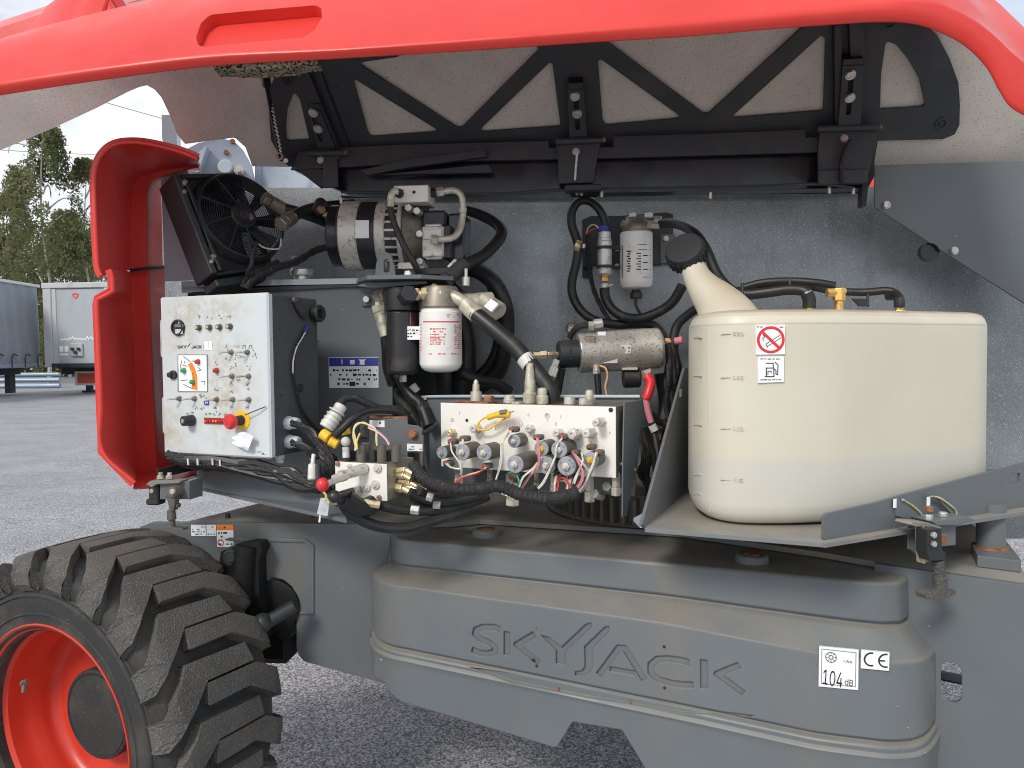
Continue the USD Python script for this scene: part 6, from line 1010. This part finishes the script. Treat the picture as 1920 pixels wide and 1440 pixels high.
Z = [(zb, .032), (zb+.004, .020), (zb+.012, .009), (zb+.024, .003), (zb+.04, .0), (zb+.12, .0005), (zb+.2, .001), (zt-.055, .0015), (zt-.0285, .0018), (zt-.0275, .0028), (zt-.0265, .0018), (zt-.022, .003), (zt-.012, .007), (zt-.005, .013), (zt-.001, .022), (zt+.001, .034)]
tank = part('fuel_tank', loft([ringat(z, i) for z, i in Z]), 'tank_plastic', 'translucent cream plastic fuel tank', 50)
def tsurf(px, py, off=.0015):
    """frame on the tank's side under a pixel"""
    r = ray(px, py); best = None
    for i in range(len(pf_)-1):
        e = pf_[i+1]-pf_[i]; den = r[0]*e[1]-r[1]*e[0]
        if abs(den) < 1e-9: continue
        t = ((pf_[i][0]-CAM[0])*e[1]-(pf_[i][1]-CAM[1])*e[0])/den; p = CAM+r*t; s = ((p-pf_[i])@[*e[:2], 0])/(e@e)
        if -.05 <= s <= 1.05 and (best is None or t < best[0]): best = (t, p, e)
    t, p, e = best; f = FR(p, e, (0, 0, 1)); f.o = f.o+f.n*off; return f
F1 = tsurf(1444, 637); dcl = sub(tank, 'no_smoking_decal', F1.prism([(1417, 610), (1472, 609), (1472, 664), (1418, 665)], -.004, .0005), 'sticker', 'square white no smoking decal with a red ring')
sub(tank, 'prohibition_ring', loop_ring(F1, 1445, 637, 20.5, 25.5, .0005, .0012), 'red_paint'); sub(tank, 'prohibition_bar', stroke(F1, [(1429, 622), (1461, 652)], 5, .0008, .0015), 'red_paint'); sub(tank, 'cigarette_mark', [stroke(F1, [(1436, 645), (1463, 628)], 1., .0005, .001), stroke(F1, [(1438, 650), (1465, 633)], 1., .0005, .001), stroke(F1, [(1432, 640), (1430, 634), (1434, 632), (1431, 628)], 1., .0005, .001), stroke(F1, [(1437, 646), (1439, 651)], 1.4, .0005, .001), marks(F1, 1419, 612, 1432, 614, .0005, 1, 61, 2), marks(F1, 1462, 612, 1470, 615, .0005, 1, 62, 2)], 'ink')
F2 = tsurf(1446, 693); sub(tank, 'fuel_decal', F2.prism([(1421, 669), (1470, 668), (1470, 716), (1422, 718)], -.004, .0005), 'sticker', 'square white decal with a fuel pump sign')
sub(tank, 'fuel_pump_sign', [stroke(F2, [(1437, 706), (1437, 690), (1451, 690), (1451, 706), (1434, 706)], 1.6, .0005, .0012), stroke(F2, [(1436, 681), (1450, 681), (1450, 690), (1436, 690), ], 1.5, .0005, .0012), stroke(F2, [(1451, 692), (1455, 694), (1455, 702), (1458, 702), (1459, 684), (1453, 679)], 1.5, .0005, .0012), stroke(F2, [(1440, 703), (1440, 696), (1446, 696), (1446, 700)], 1.2, .0005, .0012), marks(F2, 1426, 672, 1464, 674, .0005, 1, 63, 2, .8), marks(F2, 1426, 711, 1466, 713, .0005, 1, 64, 2, .8)], 'ink')
for y, t in ((625, '220'), (707, '165'), (803, '110'), (899, '55')):
    f = tsurf(1372, y, .0002); sub(tank, 'level_mark', [stroke(f, [(1350, y), (1370, y+.5)], 1.3, -.002, .0004), ], 'tank_plastic'); sub(tank, 'level_figure', txt(f, t, 1373, y+4, 7, -.0008, 20, .0012), 'tank_plastic')
for y in (631, 703, 795, 889, 925): f = tsurf(1305, y, .0002); sub(tank, 'level_mark', stroke(f, [(1299, y), (1313, y+1)], 1.4, -.002, .0005), 'tank_plastic')
for x in (1328,): f = tsurf(x, 780, .0); sub(tank, 'mould_seam', stroke(f, [(x-2, 615), (x+2, 960)], .8, -.002, .0006), 'tank_plastic')
# neck, cap and the fittings on top
nk = [(1372, 618, 1.53, .072), (1366, 600, 1.535, .066), (1357, 582, 1.55, .055), (1340, 562, 1.57, .0445), (1322, 542, 1.59, .036), (1309, 523, 1.61, .030), (1301, 507, 1.625, .0275), (1288, 478, 1.65, .0275)]
NK = [P(x, y, d) for x, y, d, _ in nk]; axn = nrm(NK[-1]-NK[-3]); rings = []
for i, (p, q) in enumerate(zip(NK, nk)):
    t = nrm(NK[min(i+1, 7)]-NK[max(i-1, 0)]); t = nrm(t*min(1, i/3)+np.array([0, 0, 1.])*(1-min(1, i/3))); e = nrm(np.cross([0, 1., 0], t)); g_ = np.cross(t, e); th = np.linspace(0, 2*np.pi, 36, endpoint=False); rings.append(p+q[3]*(np.cos(th)[:, None]*e+np.sin(th)[:, None]*g_))
R2 = dens(rings, 0, 26); sub(tank, 'filler_neck', loft(R2), 'tank_plastic', smooth=60)
capax = nrm(-.46*RIGHT+.50*UP-.74*FWD); co = P(1288, 478, 1.635); cpp = sub(tank, 'filler_cap', lathe(co, capax, [(-.014, .0), (-.014, .0405), (.012, .0435), (.020, .043), (.026, .040), (.028, .034), (.0285, 0)], 44), 'cap_black', 'round black filler cap'); e, g_ = basis(capax)
for i in range(22): a = i*2*math.pi/22; dd = e*math.cos(a)+g_*math.sin(a); sub(tank, 'cap_grip', rod(co+dd*.0425-capax*.012, co+dd*.0435+capax*.016, .0026, seg=6), 'cap_black')
def ontop(x, d, h): p = P(x, 600, d); return np.array([p[0], p[1], zt+h])
for x, d, m in ((1517, 1.58, 'brass'), (1686, 1.58, 'brass')): sub(tank, 'top_barb', [hexrod(ontop(x, d, -.004), ontop(x, d, .008), .0125), rod(ontop(x, d, .008), ontop(x, d, .022), .0085)], m)
sub(tank, 'top_grommet', rod(ontop(1573, 1.58, -.002), ontop(1573, 1.58, .008), .017, ch=.002), 'black_plastic'); sub(tank, 'brass_elbow', [rod(ontop(1573, 1.58, .006), ontop(1573, 1.58, .030), .0095), hexrod(ontop(1573, 1.58, .028), ontop(1573, 1.58, .056), .0125), hexrod(ontop(1566, 1.58, .046), ontop(1550, 1.58, .046), .010), hexrod(ontop(1578, 1.58, .048), ontop(1584, 1.58, .046), .009)], 'brass', 'bright brass elbow on the tank')
sub(tank, 'hose_clamp', hexrod(ontop(1510, 1.58, .040), ontop(1522, 1.58, .044), .009), 'zinc'); sub(tank, 'hose_end', tube([ontop(1517, 1.58, .014), ontop(1517, 1.58, .032), ontop(1512, 1.58, .046)], .0135, 10), 'hose_black'); sub(tank, 'hose_end', tube([ontop(1686, 1.58, .014), ontop(1686, 1.58, .028), ontop(1680, 1.60, .040), ontop(1664, 1.62, .042)], .011, 10), 'hose_black')
sub(tank, 'wire_clip', [TG2 := vf(1615, 560, 1.6, 0).prism([(1598, 560), (1612, 574), (1626, 574), (1628, 560)], 0, .006)], 'black_plastic')
for x, y, d in ((1392, 531, 1.72), (1481, 521, 1.7), (1627, 552, 1.67)): part('cable_tie', rod(P(x, y, d), P(x, y+22, d-.01), .003), 'black_plastic')

# ================================================================== rubber hood latches and the transport pin
def latch(px, py, d, nm):
    f = vf(px, py, d, 14); s = 1387/d
    L_ = part('hood_latch', [f.ubox(-.030, .030, -.040, .040, -.03, -.026), f.ubox(.026, .030, -.040, .040, -.03, .012), ], 'grey_paint', nm)
    return L_, f
LF = vf(322, 920, 1.72, 12); L1 = part('hood_latch', [LF.prism([(300, 902), (352, 902), (352, 936), (300, 936)], -.004, 0), LF.prism([(352, 902), (355, 903), (355, 937), (352, 936)], -.05, .0, at=0)], 'grey_paint', 'rubber hood latch hanging from the left end of the turret')
sub(L1, 'latch_arm', [LF.prism([(316, 925), (324, 922), (329, 930), (327, 945), (325, 958), (318, 958), (315, 942), (310, 930)], .008, .024, r=.003, at=.024)], 'rubber'); sub(L1, 'latch_pivot', [LF.disc(321, 923, .013, .0, .030, 18, .002)], 'coil'); sub(L1, 'pivot_bolt', LF.hexn(322, 922, .007, .030, .036), 'zinc'); sub(L1, 'latch_pull', [rod(LF.hit(321, 956, .016), LF.hit(322, 974, .016), .009, .0105, ch=.001), rod(LF.hit(322, 973, .016), LF.hit(323, 992, .016), .0075), LF.prism([(307, 993), (322, 989), (342, 991), (343, 995), (325, 998), (308, 998)], .006, .026, r=.002, at=.026)], 'rubber'); sub(L1, 'latch_stop', LF.box(328, 945, 333, 953, .006, .02, .002), 'rubber')
sub(L1, 'top_strip', [LF.prism([(281, 906), (288, 900), (345, 900), (342, 904), (300, 906), (290, 912)], -.02, .012, at=0)], 'deck_paint'); sub(L1, 'keeper', [LF.box(277, 910, 297, 946, -.03, -.008, .003), LF.box(272, 936, 296, 948, -.03, .0, .003)], 'black_plastic'); sub(L1, 'keeper_bolt', LF.hexn(283, 921, .006, -.008, -.002), 'zinc')
for x in (301, 318): sub(L1, 'fixing_bolt', [hexrod(LF.hit(x, 898, -.006), LF.hit(x, 891, -.006), .008), rod(LF.hit(x, 891, -.006), LF.hit(x, 886, -.006), .005)], 'fitting')
part('cover_support', two(P(300, 890, 1.77), P(372, 872, 2.0)).prism([(296, 880), (370, 862), (372, 880), (300, 896)], -.004, 0), 'frame_steel', 'dark support angle under the red cover')
RL = vf(1745, 1000, 1.34, -22); L2 = part('hood_latch', [RL.prism([(1716, 984), (1792, 982), (1792, 1022), (1752, 1026), (1738, 1012), (1728, 1052), (1726, 984)], -.02, -.016, at=-.016), RL.prism([(1704, 984), (1708, 980), (1730, 982), (1730, 1050), (1708, 1030), (1704, 1030)], -.045, -.041, at=-.041)], 'grey_paint', 'rubber hood latch on a grey bracket in front of the tank')
sub(L2, 'bracket_lip', RL.prism([(1704, 983), (1708, 978), (1740, 980), (1762, 988), (1757, 993), (1732, 986), (1708, 985)], -.03, .004, at=0), 'deck_paint'); sub(L2, 'bracket_edge', RL.prism([(1726, 984), (1731, 984), (1734, 1045), (1740, 1052), (1729, 1056)], -.012, .004, at=0), 'brass_pale')
sub(L2, 'latch_body', [RL.prism([(1738, 993), (1765, 991), (1766, 1032), (1773, 1036), (1772, 1050), (1744, 1052), (1738, 1036)], .0, .022, r=.002, at=.022)], 'black_plastic'); sub(L2, 'latch_window', RL.box(1748, 997, 1761, 1031, .022, .0226), 'ink')
for y in (1004, 1021): sub(L2, 'latch_bolt', RL.hexn(1754, y, .0055, .0226, .029), 'zinc')
sub(L2, 'pivot_washer', [RL.disc(1771, 1011, .0085, -.01, .014, 18, .001)], 'rust'); sub(L2, 'latch_pull', [rod(RL.hit(1758, 1050, .012), RL.hit(1762, 1082, .012), .0105, .009, 18), rod(RL.hit(1762, 1080, .012), RL.hit(1763, 1112, .012), .0125, .0105, 18, .002), RL.prism([(1734, 1114), (1740, 1108), (1760, 1106), (1778, 1103), (1792, 1107), (1792, 1114), (1778, 1120), (1750, 1125), (1737, 1123)], .002, .022, r=.003, at=.022)], 'rubber')
sub(L2, 'upper_gusset', [RL.prism([(1676, 936), (1684, 937), (1726, 960), (1730, 977), (1720, 978), (1680, 968)], -.05, -.046, at=-.046), RL.prism([(1740, 930), (1760, 932), (1791, 954), (1793, 968), (1790, 970), (1758, 936), (1740, 934)], -.05, -.046, at=-.046)], 'grey_paint'); sub(L2, 'gusset_edge', tube([RL.hit(*q, -.044) for q in ((1692, 937), (1710, 948), (1726, 962), (1732, 972))], .0022, 6), 'brass_pale'); sub(L2, 'gusset_edge', tube([RL.hit(*q, -.044) for q in ((1745, 931), (1762, 934), (1790, 955), (1793, 966))], .0022, 6), 'brass_pale')
sub(L2, 'clamp_plate', RL.prism([(1730, 974), (1760, 970), (1800, 966), (1808, 972), (1776, 980), (1738, 981)], -.05, .0, at=-.02), 'grey_paint')
for x, y in ((1741, 968), (1768, 963), (1742, 953)): sub(L2, 'fixing_bolt', [hexrod(RL.hit(x, y+6, -.02), RL.hit(x, y-3, -.02), .0075)], 'rust' if y < 960 else 'zinc')
for x, y in ((1678, 944), (1741, 940)): sub(L2, 'edge_label', RL.box(x-3, y-8, x+3, y+8, -.045, -.0445), 'sticker')
pz = P(1857, 1045, 1.52); pn_ = part('transport_pin', rod(pz+[0, 0, -.01], np.array([pz[0], pz[1], .96]), .0265, .0265, 24), 'grey_paint', 'grey transport lock post above the chassis')
LG = vf(1866, 1060, 1.49, 20); sub(pn_, 'lock_lug', [hz(.868).ext(Polygon([P(*q)[:2] for q in ((1820, 1044, 1.56), (1846, 1040, 1.58), (1888, 1040, 1.56), (1912, 1072, 1.44), (1914, 1084, 1.42), (1832, 1076, 1.46))]), -.022, .0), ], 'grey_paint'); sub(pn_, 'lug_rim', lathe(np.array([pz[0], pz[1], .868]), (0, 0, 1), [(0, .034), (.003, .034), (.004, .028), (.004, 0)], 28), 'rust')
# ================================================================== loose thing: the paper tag on the stop button
x, y = bx_px(740, 1200); tgp = [bx_px(*q) for q in ((655, 1185), (690, 1140), (745, 1112), (826, 1178), (815, 1235), (782, 1292), (720, 1265), (660, 1235))]
pts = []
for i in range(9):
    row = []
    for j in range(9):
        a, b = i/8, j/8; A = np.array(tgp[0])*(1-b)+np.array(tgp[7])*b; B = np.array(tgp[3])*(1-b)+np.array(tgp[5])*b; q = A*(1-a)+B*a; q[1] -= 9*math.sin(math.pi*a)*(1-b)
        row.append(BX.hit(*q, .012+.010*meshkit.noise([[a*4, b*4, 1.]], 3)[0]))
    pts.append(row)
put('/World', 'paper_tag', solid(pts, .0006), 'paper', 40, 'crumpled white paper tag hanging below the red stop button', 'tag')

# ================================================================== trailers across the yard
def P0(px, d): p = P(px, 700, d); return np.array([p[0], p[1], 0.])
def trailer(fl, fr, depth, top, bot):
    """frame on the visible face, from its left to its right lower corner"""
    return FR(fl, fr-fl, (0, 0, 1)), np.linalg.norm((fr-fl)[:2])
T2, w2 = trailer(P0(84, 26.7), P0(214, 26.4), 13, 4, 1.15)
t2 = xform('semi_trailer', T2.o, 'light grey box trailer with a framed front bulkhead behind the red cover', 'trailer')
def S(t, n, m, mt, fr): return put(t, n, m, mt, 30, off=fr.o)
S(t2, 'cargo_box', T2.ubox(.06, w2-.06, 1.05, 3.92, -13, -.08), 'trailer_white', T2); S(t2, 'front_panel', T2.ubox(.32, w2-.32, 1.12, 3.78, -.08, -.04), 'trailer_panel', T2)
for u in (0, w2-.32): S(t2, 'corner_post', T2.ubox(u, u+.32, 1.0, 3.98, -.3, 0, .02), 'trailer_white', T2)
S(t2, 'top_rail', T2.ubox(-.02, w2+.02, 3.82, 4.02, -.3, .03, .02), 'trailer_white', T2); S(t2, 'post_groove', T2.ubox(.36, .50, 1.1, 3.8, -.05, -.01), 'trailer_white', T2); S(t2, 'bottom_rail', T2.ubox(.30, w2, .98, 1.13, -.2, .03), 'trailer_dark', T2)
S(t2, 'emblem', T2.ext(Polygon([(1.12, 3.62), (1.26, 3.66), (1.40, 3.62), (1.36, 3.50), (1.26, 3.42), (1.16, 3.50)]).difference(Polygon([(1.19, 3.58), (1.33, 3.58), (1.26, 3.48)])), -.04, -.03), 'ink_red', T2)
rq = random.Random(4); S(t2, 'slogan', [T2.ext(LineString([(x, 1.98+rq.uniform(-.04, .04)), (x+.07, 2.05+rq.uniform(-.05, .05)), (x+.12, 1.98)]).buffer(.016), -.04, -.03) for x in np.arange(.62, 2.2, .14)], 'sticker', T2)
for x0, y0, x1, y1 in ((.58, 1.55, .72, 1.75), (.78, 1.55, .92, 1.75), (.58, 1.42, .92, 1.48), (1.95, 1.45, 2.1, 1.8)): S(t2, 'white_plate', T2.ubox(x0, x1, y0, y1, -.04, -.03), 'sticker', T2)
S(t2, 'coupling_plate', T2.ubox(1.05, 1.5, 1.38, 1.85, -.04, .05, .02), 'trailer_white', T2); S(t2, 'air_coupling', [T2.ext(Point(x, 1.64-.12*(i == 1)).buffer(.055), .05, .12) for i, x in enumerate((1.16, 1.28, 1.40))], 'trailer_dark', T2); S(t2, 'chassis_beam', [T2.ubox(.2, w2-.2, .72, 1.0, -12, -.6)], 'trailer_dark', T2)
for u in (.25, 1.9): S(t2, 'landing_leg', [T2.ubox(u, u+.17, .06, 1.0, -2.0, -1.8)], 'trailer_dark', T2); S(t2, 'leg_foot', T2.ubox(u-.1, u+.27, .0, .07, -2.1, -1.7), 'trailer_dark', T2)
S(t2, 'leg_brace', [T2.ext(LineString([(.4, .3), (.9, .95)]).buffer(.035), -1.9, -1.85)], 'trailer_white', T2); S(t2, 'leg_brace', [T2.ext(LineString([(1.85, .3), (1.3, .95)]).buffer(.035), -1.9, -1.85)], 'trailer_white', T2)
S(t2, 'side_guard', T2.ubox(.80, 2.6, .32, .84, -.55, -.45, .03), 'trailer_white', T2); S(t2, 'guard_panel', T2.ubox(.95, 2.5, .40, .76, -.45, -.42), 'lamp_red', T2)
for u in (.95, 1.75): 
    o = T2.w([[u, .48, -7]])[0]; S(t2, 'tyre', lathe(o-T2.n*.2, T2.u, [(-.2, .25), (-.2, .46), (-.15, .5), (.15, .5), (.2, .46), (.2, .25)], 24), 'trailer_dark', T2)
T1, w1 = trailer(P0(-330, 18.6), P0(83, 27.9), 13, 4, 1)
t1 = xform('curtain_trailer', T1.o, 'blue curtain sided trailer lashed along its lower edge at the left', 'trailer')
gridc = [[T1.w([[u, z, .05*math.sin(u*2.1)*math.sin(math.pi*(z-1.1)/2.9)+.02*math.sin(u*9+z)-(.25*max(0, (u-w1+.35)/.35)**2)]])[0] for z in np.linspace(1.12, 3.98, 24)] for u in np.linspace(0, w1-.02, 90)]
S(t1, 'curtain', solid(gridc, .03), 'tarp', T1); S(t1, 'cargo_box', T1.ubox(.1, w1-.35, 1.1, 3.95, -2.5, -.15), 'trailer_panel', T1); S(t1, 'roof_rail', [T1.ubox(-.1, w1-.15, 3.95, 4.06, -2.5, .05, .02)], 'trailer_white', T1); S(t1, 'lower_rail', T1.ubox(0, w1-.1, .98, 1.13, -.3, .02, .02), 'pipe_blue', T1)
for i in range(9): 
    u = w1-.5-i*.75; S(t1, 'lashing_strap', tube([T1.w([[u+a, z, .08]])[0] for a, z in ((0, 1.0), (0, 1.35), (.12, 1.48), (.3, 1.42))], .022, 5, .1), 'trailer_dark', T1)
S(t1, 'curtain_mark', [T1.ext(LineString(q).buffer(.03), .07, .08) for q in ([(w1-4.2, 3.55), (w1-4.2, 3.3), (w1-3.4, 3.3)], [(w1-3.9, 3.7), (w1-3.9, 3.5), (w1-3.2, 3.5)])], 'sticker', T1); S(t1, 'chassis_beam', T1.ubox(0, w1-.6, .74, .98, -1.9, -.5), 'trailer_dark', T1)
for u in (w1-3.0,): S(t1, 'landing_leg', T1.ubox(u, u+.3, .06, .9, -.9, -.7), 'trailer_dark', T1); S(t1, 'leg_foot', T1.ubox(u-.15, u+.45, 0, .07, -1., -.6), 'trailer_dark', T1)
S(t1, 'tool_box', T1.ubox(w1-4.6, w1-3.9, .35, .9, -.8, -.2, .03), 'trailer_white', T1)
S(t1, 'rear_leg', T1.ubox(w1-.9, w1-.6, .06, .9, -.9, -.7), 'trailer_dark', T1)
# pipes lying behind the trailers
pls = ('thin pale blue pipe lying lowest on the ground behind the left trailer', 'pale blue pipe lying in the middle of the pipe stack behind the trailer', 'topmost pale blue pipe of the stack behind the left trailer')
for i, (z, r, d) in enumerate(((.11, .11, 33), (.36, .11, 33.3), (.60, .09, 33.6))):
    p = P0(-140, d); q = P0(112, d); put('/World', 'pipe', rod(p+[0, 0, z], q+[0, 0, z], r, seg=16), 'pipe_blue', 30, pls[i], 'pipe', 'pipes stacked behind the trailers')

# ================================================================== birches
def birch(px, d, h, w, n, seed, label):
    r = np.random.default_rng(seed); b = P0(px, d); t = xform('birch_tree', b, label, 'tree', 'birches beyond the yard')
    put(t, 'trunk', tube([b, b+[.25, 0, h*.3], b+[-.2, .1, h*.6], b+[.15, 0, h*.97]], .11, 8, .5, lambda s: max(1-.92*s/h, .08)), 'bark', off=b)
    for k in range(9):
        z = h*r.uniform(.25, .85); a = r.uniform(0, 6.3); l = w*r.uniform(.5, 1.)*(1-.75*(z/h)**2); e = b+[l*math.cos(a), l*math.sin(a), z+l*.5]
        put(t, 'limb', tube([b+[0, 0, z], (b+[0, 0, z]+e)/2+[0, 0, .25*l], e, e+[.15*math.cos(a), .15*math.sin(a), -.5]], .05, 5, .4, lambda s: max(1-.25*s, .25)), 'bark', off=b)
    # drooping strands of leaves
    V, Fc = [], []; ns = n//26
    for s in range(ns):
        zz = h*(.14+.86*r.random()**.85); rad = w*(1.05-.95*(zz/h)**1.6)*math.sqrt(r.uniform(.12, 1)); a = r.uniform(0, 2*math.pi); cl = meshkit.noise([[rad*math.cos(a)*.55, rad*math.sin(a)*.55, zz*.38+seed]], seed)[0]
        if cl < .49: continue
        c = b+[rad*math.cos(a), rad*math.sin(a), zz]; ln = r.uniform(.6, 1.9)*(1.1-.6*zz/h); m = 26
        tt = r.random(m)*ln; pos = c+np.stack([r.normal(0, .10, m)+.12*tt*math.cos(a), r.normal(0, .10, m)+.12*tt*math.sin(a), -tt], 1)
        sz = r.uniform(.04, .085, m)[:, None]; n1 = r.normal(size=(m, 3)); n1 /= np.linalg.norm(n1, axis=1)[:, None]; n2 = np.cross(n1, r.normal(size=(m, 3))); n2 /= np.linalg.norm(n2, axis=1)[:, None]
        base = len(V)*4; q = np.stack([pos-n1*sz*1.3, pos+n2*sz*.7, pos+n1*sz*1.3, pos-n2*sz*.7], 1); V.append(q.reshape(-1, 3))
    V = np.vstack(V); i = np.arange(len(V)//4)*4; Fc = np.vstack([np.stack([i, i+1, i+2], 1), np.stack([i, i+2, i+3], 1)])
    put(t, 'crown', (V, Fc), 'birch_leaf', False, off=b)
birch(92, 40, 15.2, 3.4, 42000, 3, 'tallest birch, its thin top standing clear above the trailers')
birch(-25, 44, 12.4, 4.4, 40000, 8, 'birch at the left edge behind the blue curtain trailer')
birch(170, 42, 12.6, 3.4, 34000, 12, 'birch partly hidden by the red side cover')
birch(30, 52, 13.0, 4.6, 36000, 21, 'broad birch in the gap left of the tallest one')
birch(132, 54, 12.2, 4.6, 36000, 27, 'lower birch standing back between the two trailers')
# hedge behind the trailers, water tower, overhead wires
hv = []
rh_ = np.random.default_rng(9); m = 26000; b0 = P0(-420, 56); b1_ = P0(330, 56)
pos = b0+(b1_-b0)*rh_.random(m)[:, None]; top_ = 4.4+1.5*meshkit.noise(np.stack([pos[:, 0]*.5, 0*pos[:, 0], 0*pos[:, 0]], 1), 2); pos[:, 2] = top_*rh_.random(m)**.8; pos[:, 1] += rh_.uniform(-1.5, 1.5, m)
n1 = rh_.normal(size=(m, 3)); n1 /= np.linalg.norm(n1, axis=1)[:, None]; n2 = np.cross(n1, rh_.normal(size=(m, 3))); n2 /= np.linalg.norm(n2, axis=1)[:, None]; sz = rh_.uniform(.12, .24, m)[:, None]
q = np.stack([pos-n1*sz, pos+n2*sz*.7, pos+n1*sz, pos-n2*sz*.7], 1).reshape(-1, 3); i = np.arange(m)*4
put('/World', 'hedge', (q, np.vstack([np.stack([i, i+1, i+2], 1), np.stack([i, i+2, i+3], 1)])), 'birch_leaf', False, 'dense dark green undergrowth behind the trailers', 'bushes', None, 'stuff')
b = P0(36, 95); tw = xform('water_tower', b, 'pale blue tower top showing between the birches at the left', 'tower'); put(tw, 'shaft', lathe(b, (0, 0, 1), [(0, .55), (21.6, .55), (21.6, 0)], 20), 'pipe_blue', off=b); put(tw, 'tank_drum', lathe(b+[0, 0, 21.5], (0, 0, 1), [(0, 0), (0, 1.0), (.1, 1.05), (1.9, 1.05), (2.0, .95), (2.0, 0)], 24), 'trailer_panel', off=b); put(tw, 'railing', lathe(b+[0, 0, 23.5], (0, 0, 1), [(.0, 1.05), (.35, 1.05), (.35, 1.0), (0, 1.0)], 24), 'pipe_blue', off=b)
for (pa, pb), lb in ((((-200, -10, 38), (330, 108, 46)), 'highest overhead wire, crossing the blue patch of sky'), (((-60, 118, 44), (700, 322, 60)), 'overhead wire running past the corner of the lining'), (((-300, 262, 50), (420, 296, 70)), 'lowest overhead wire just above the birch tops')):
    a, c = P(*pa), P(*pb); put('/World', 'overhead_wire', tube([a, (a+c)/2-[0, 0, .25], c], .022, 5, 1.), 'cable', 30, lb, 'wire', 'overhead wires')
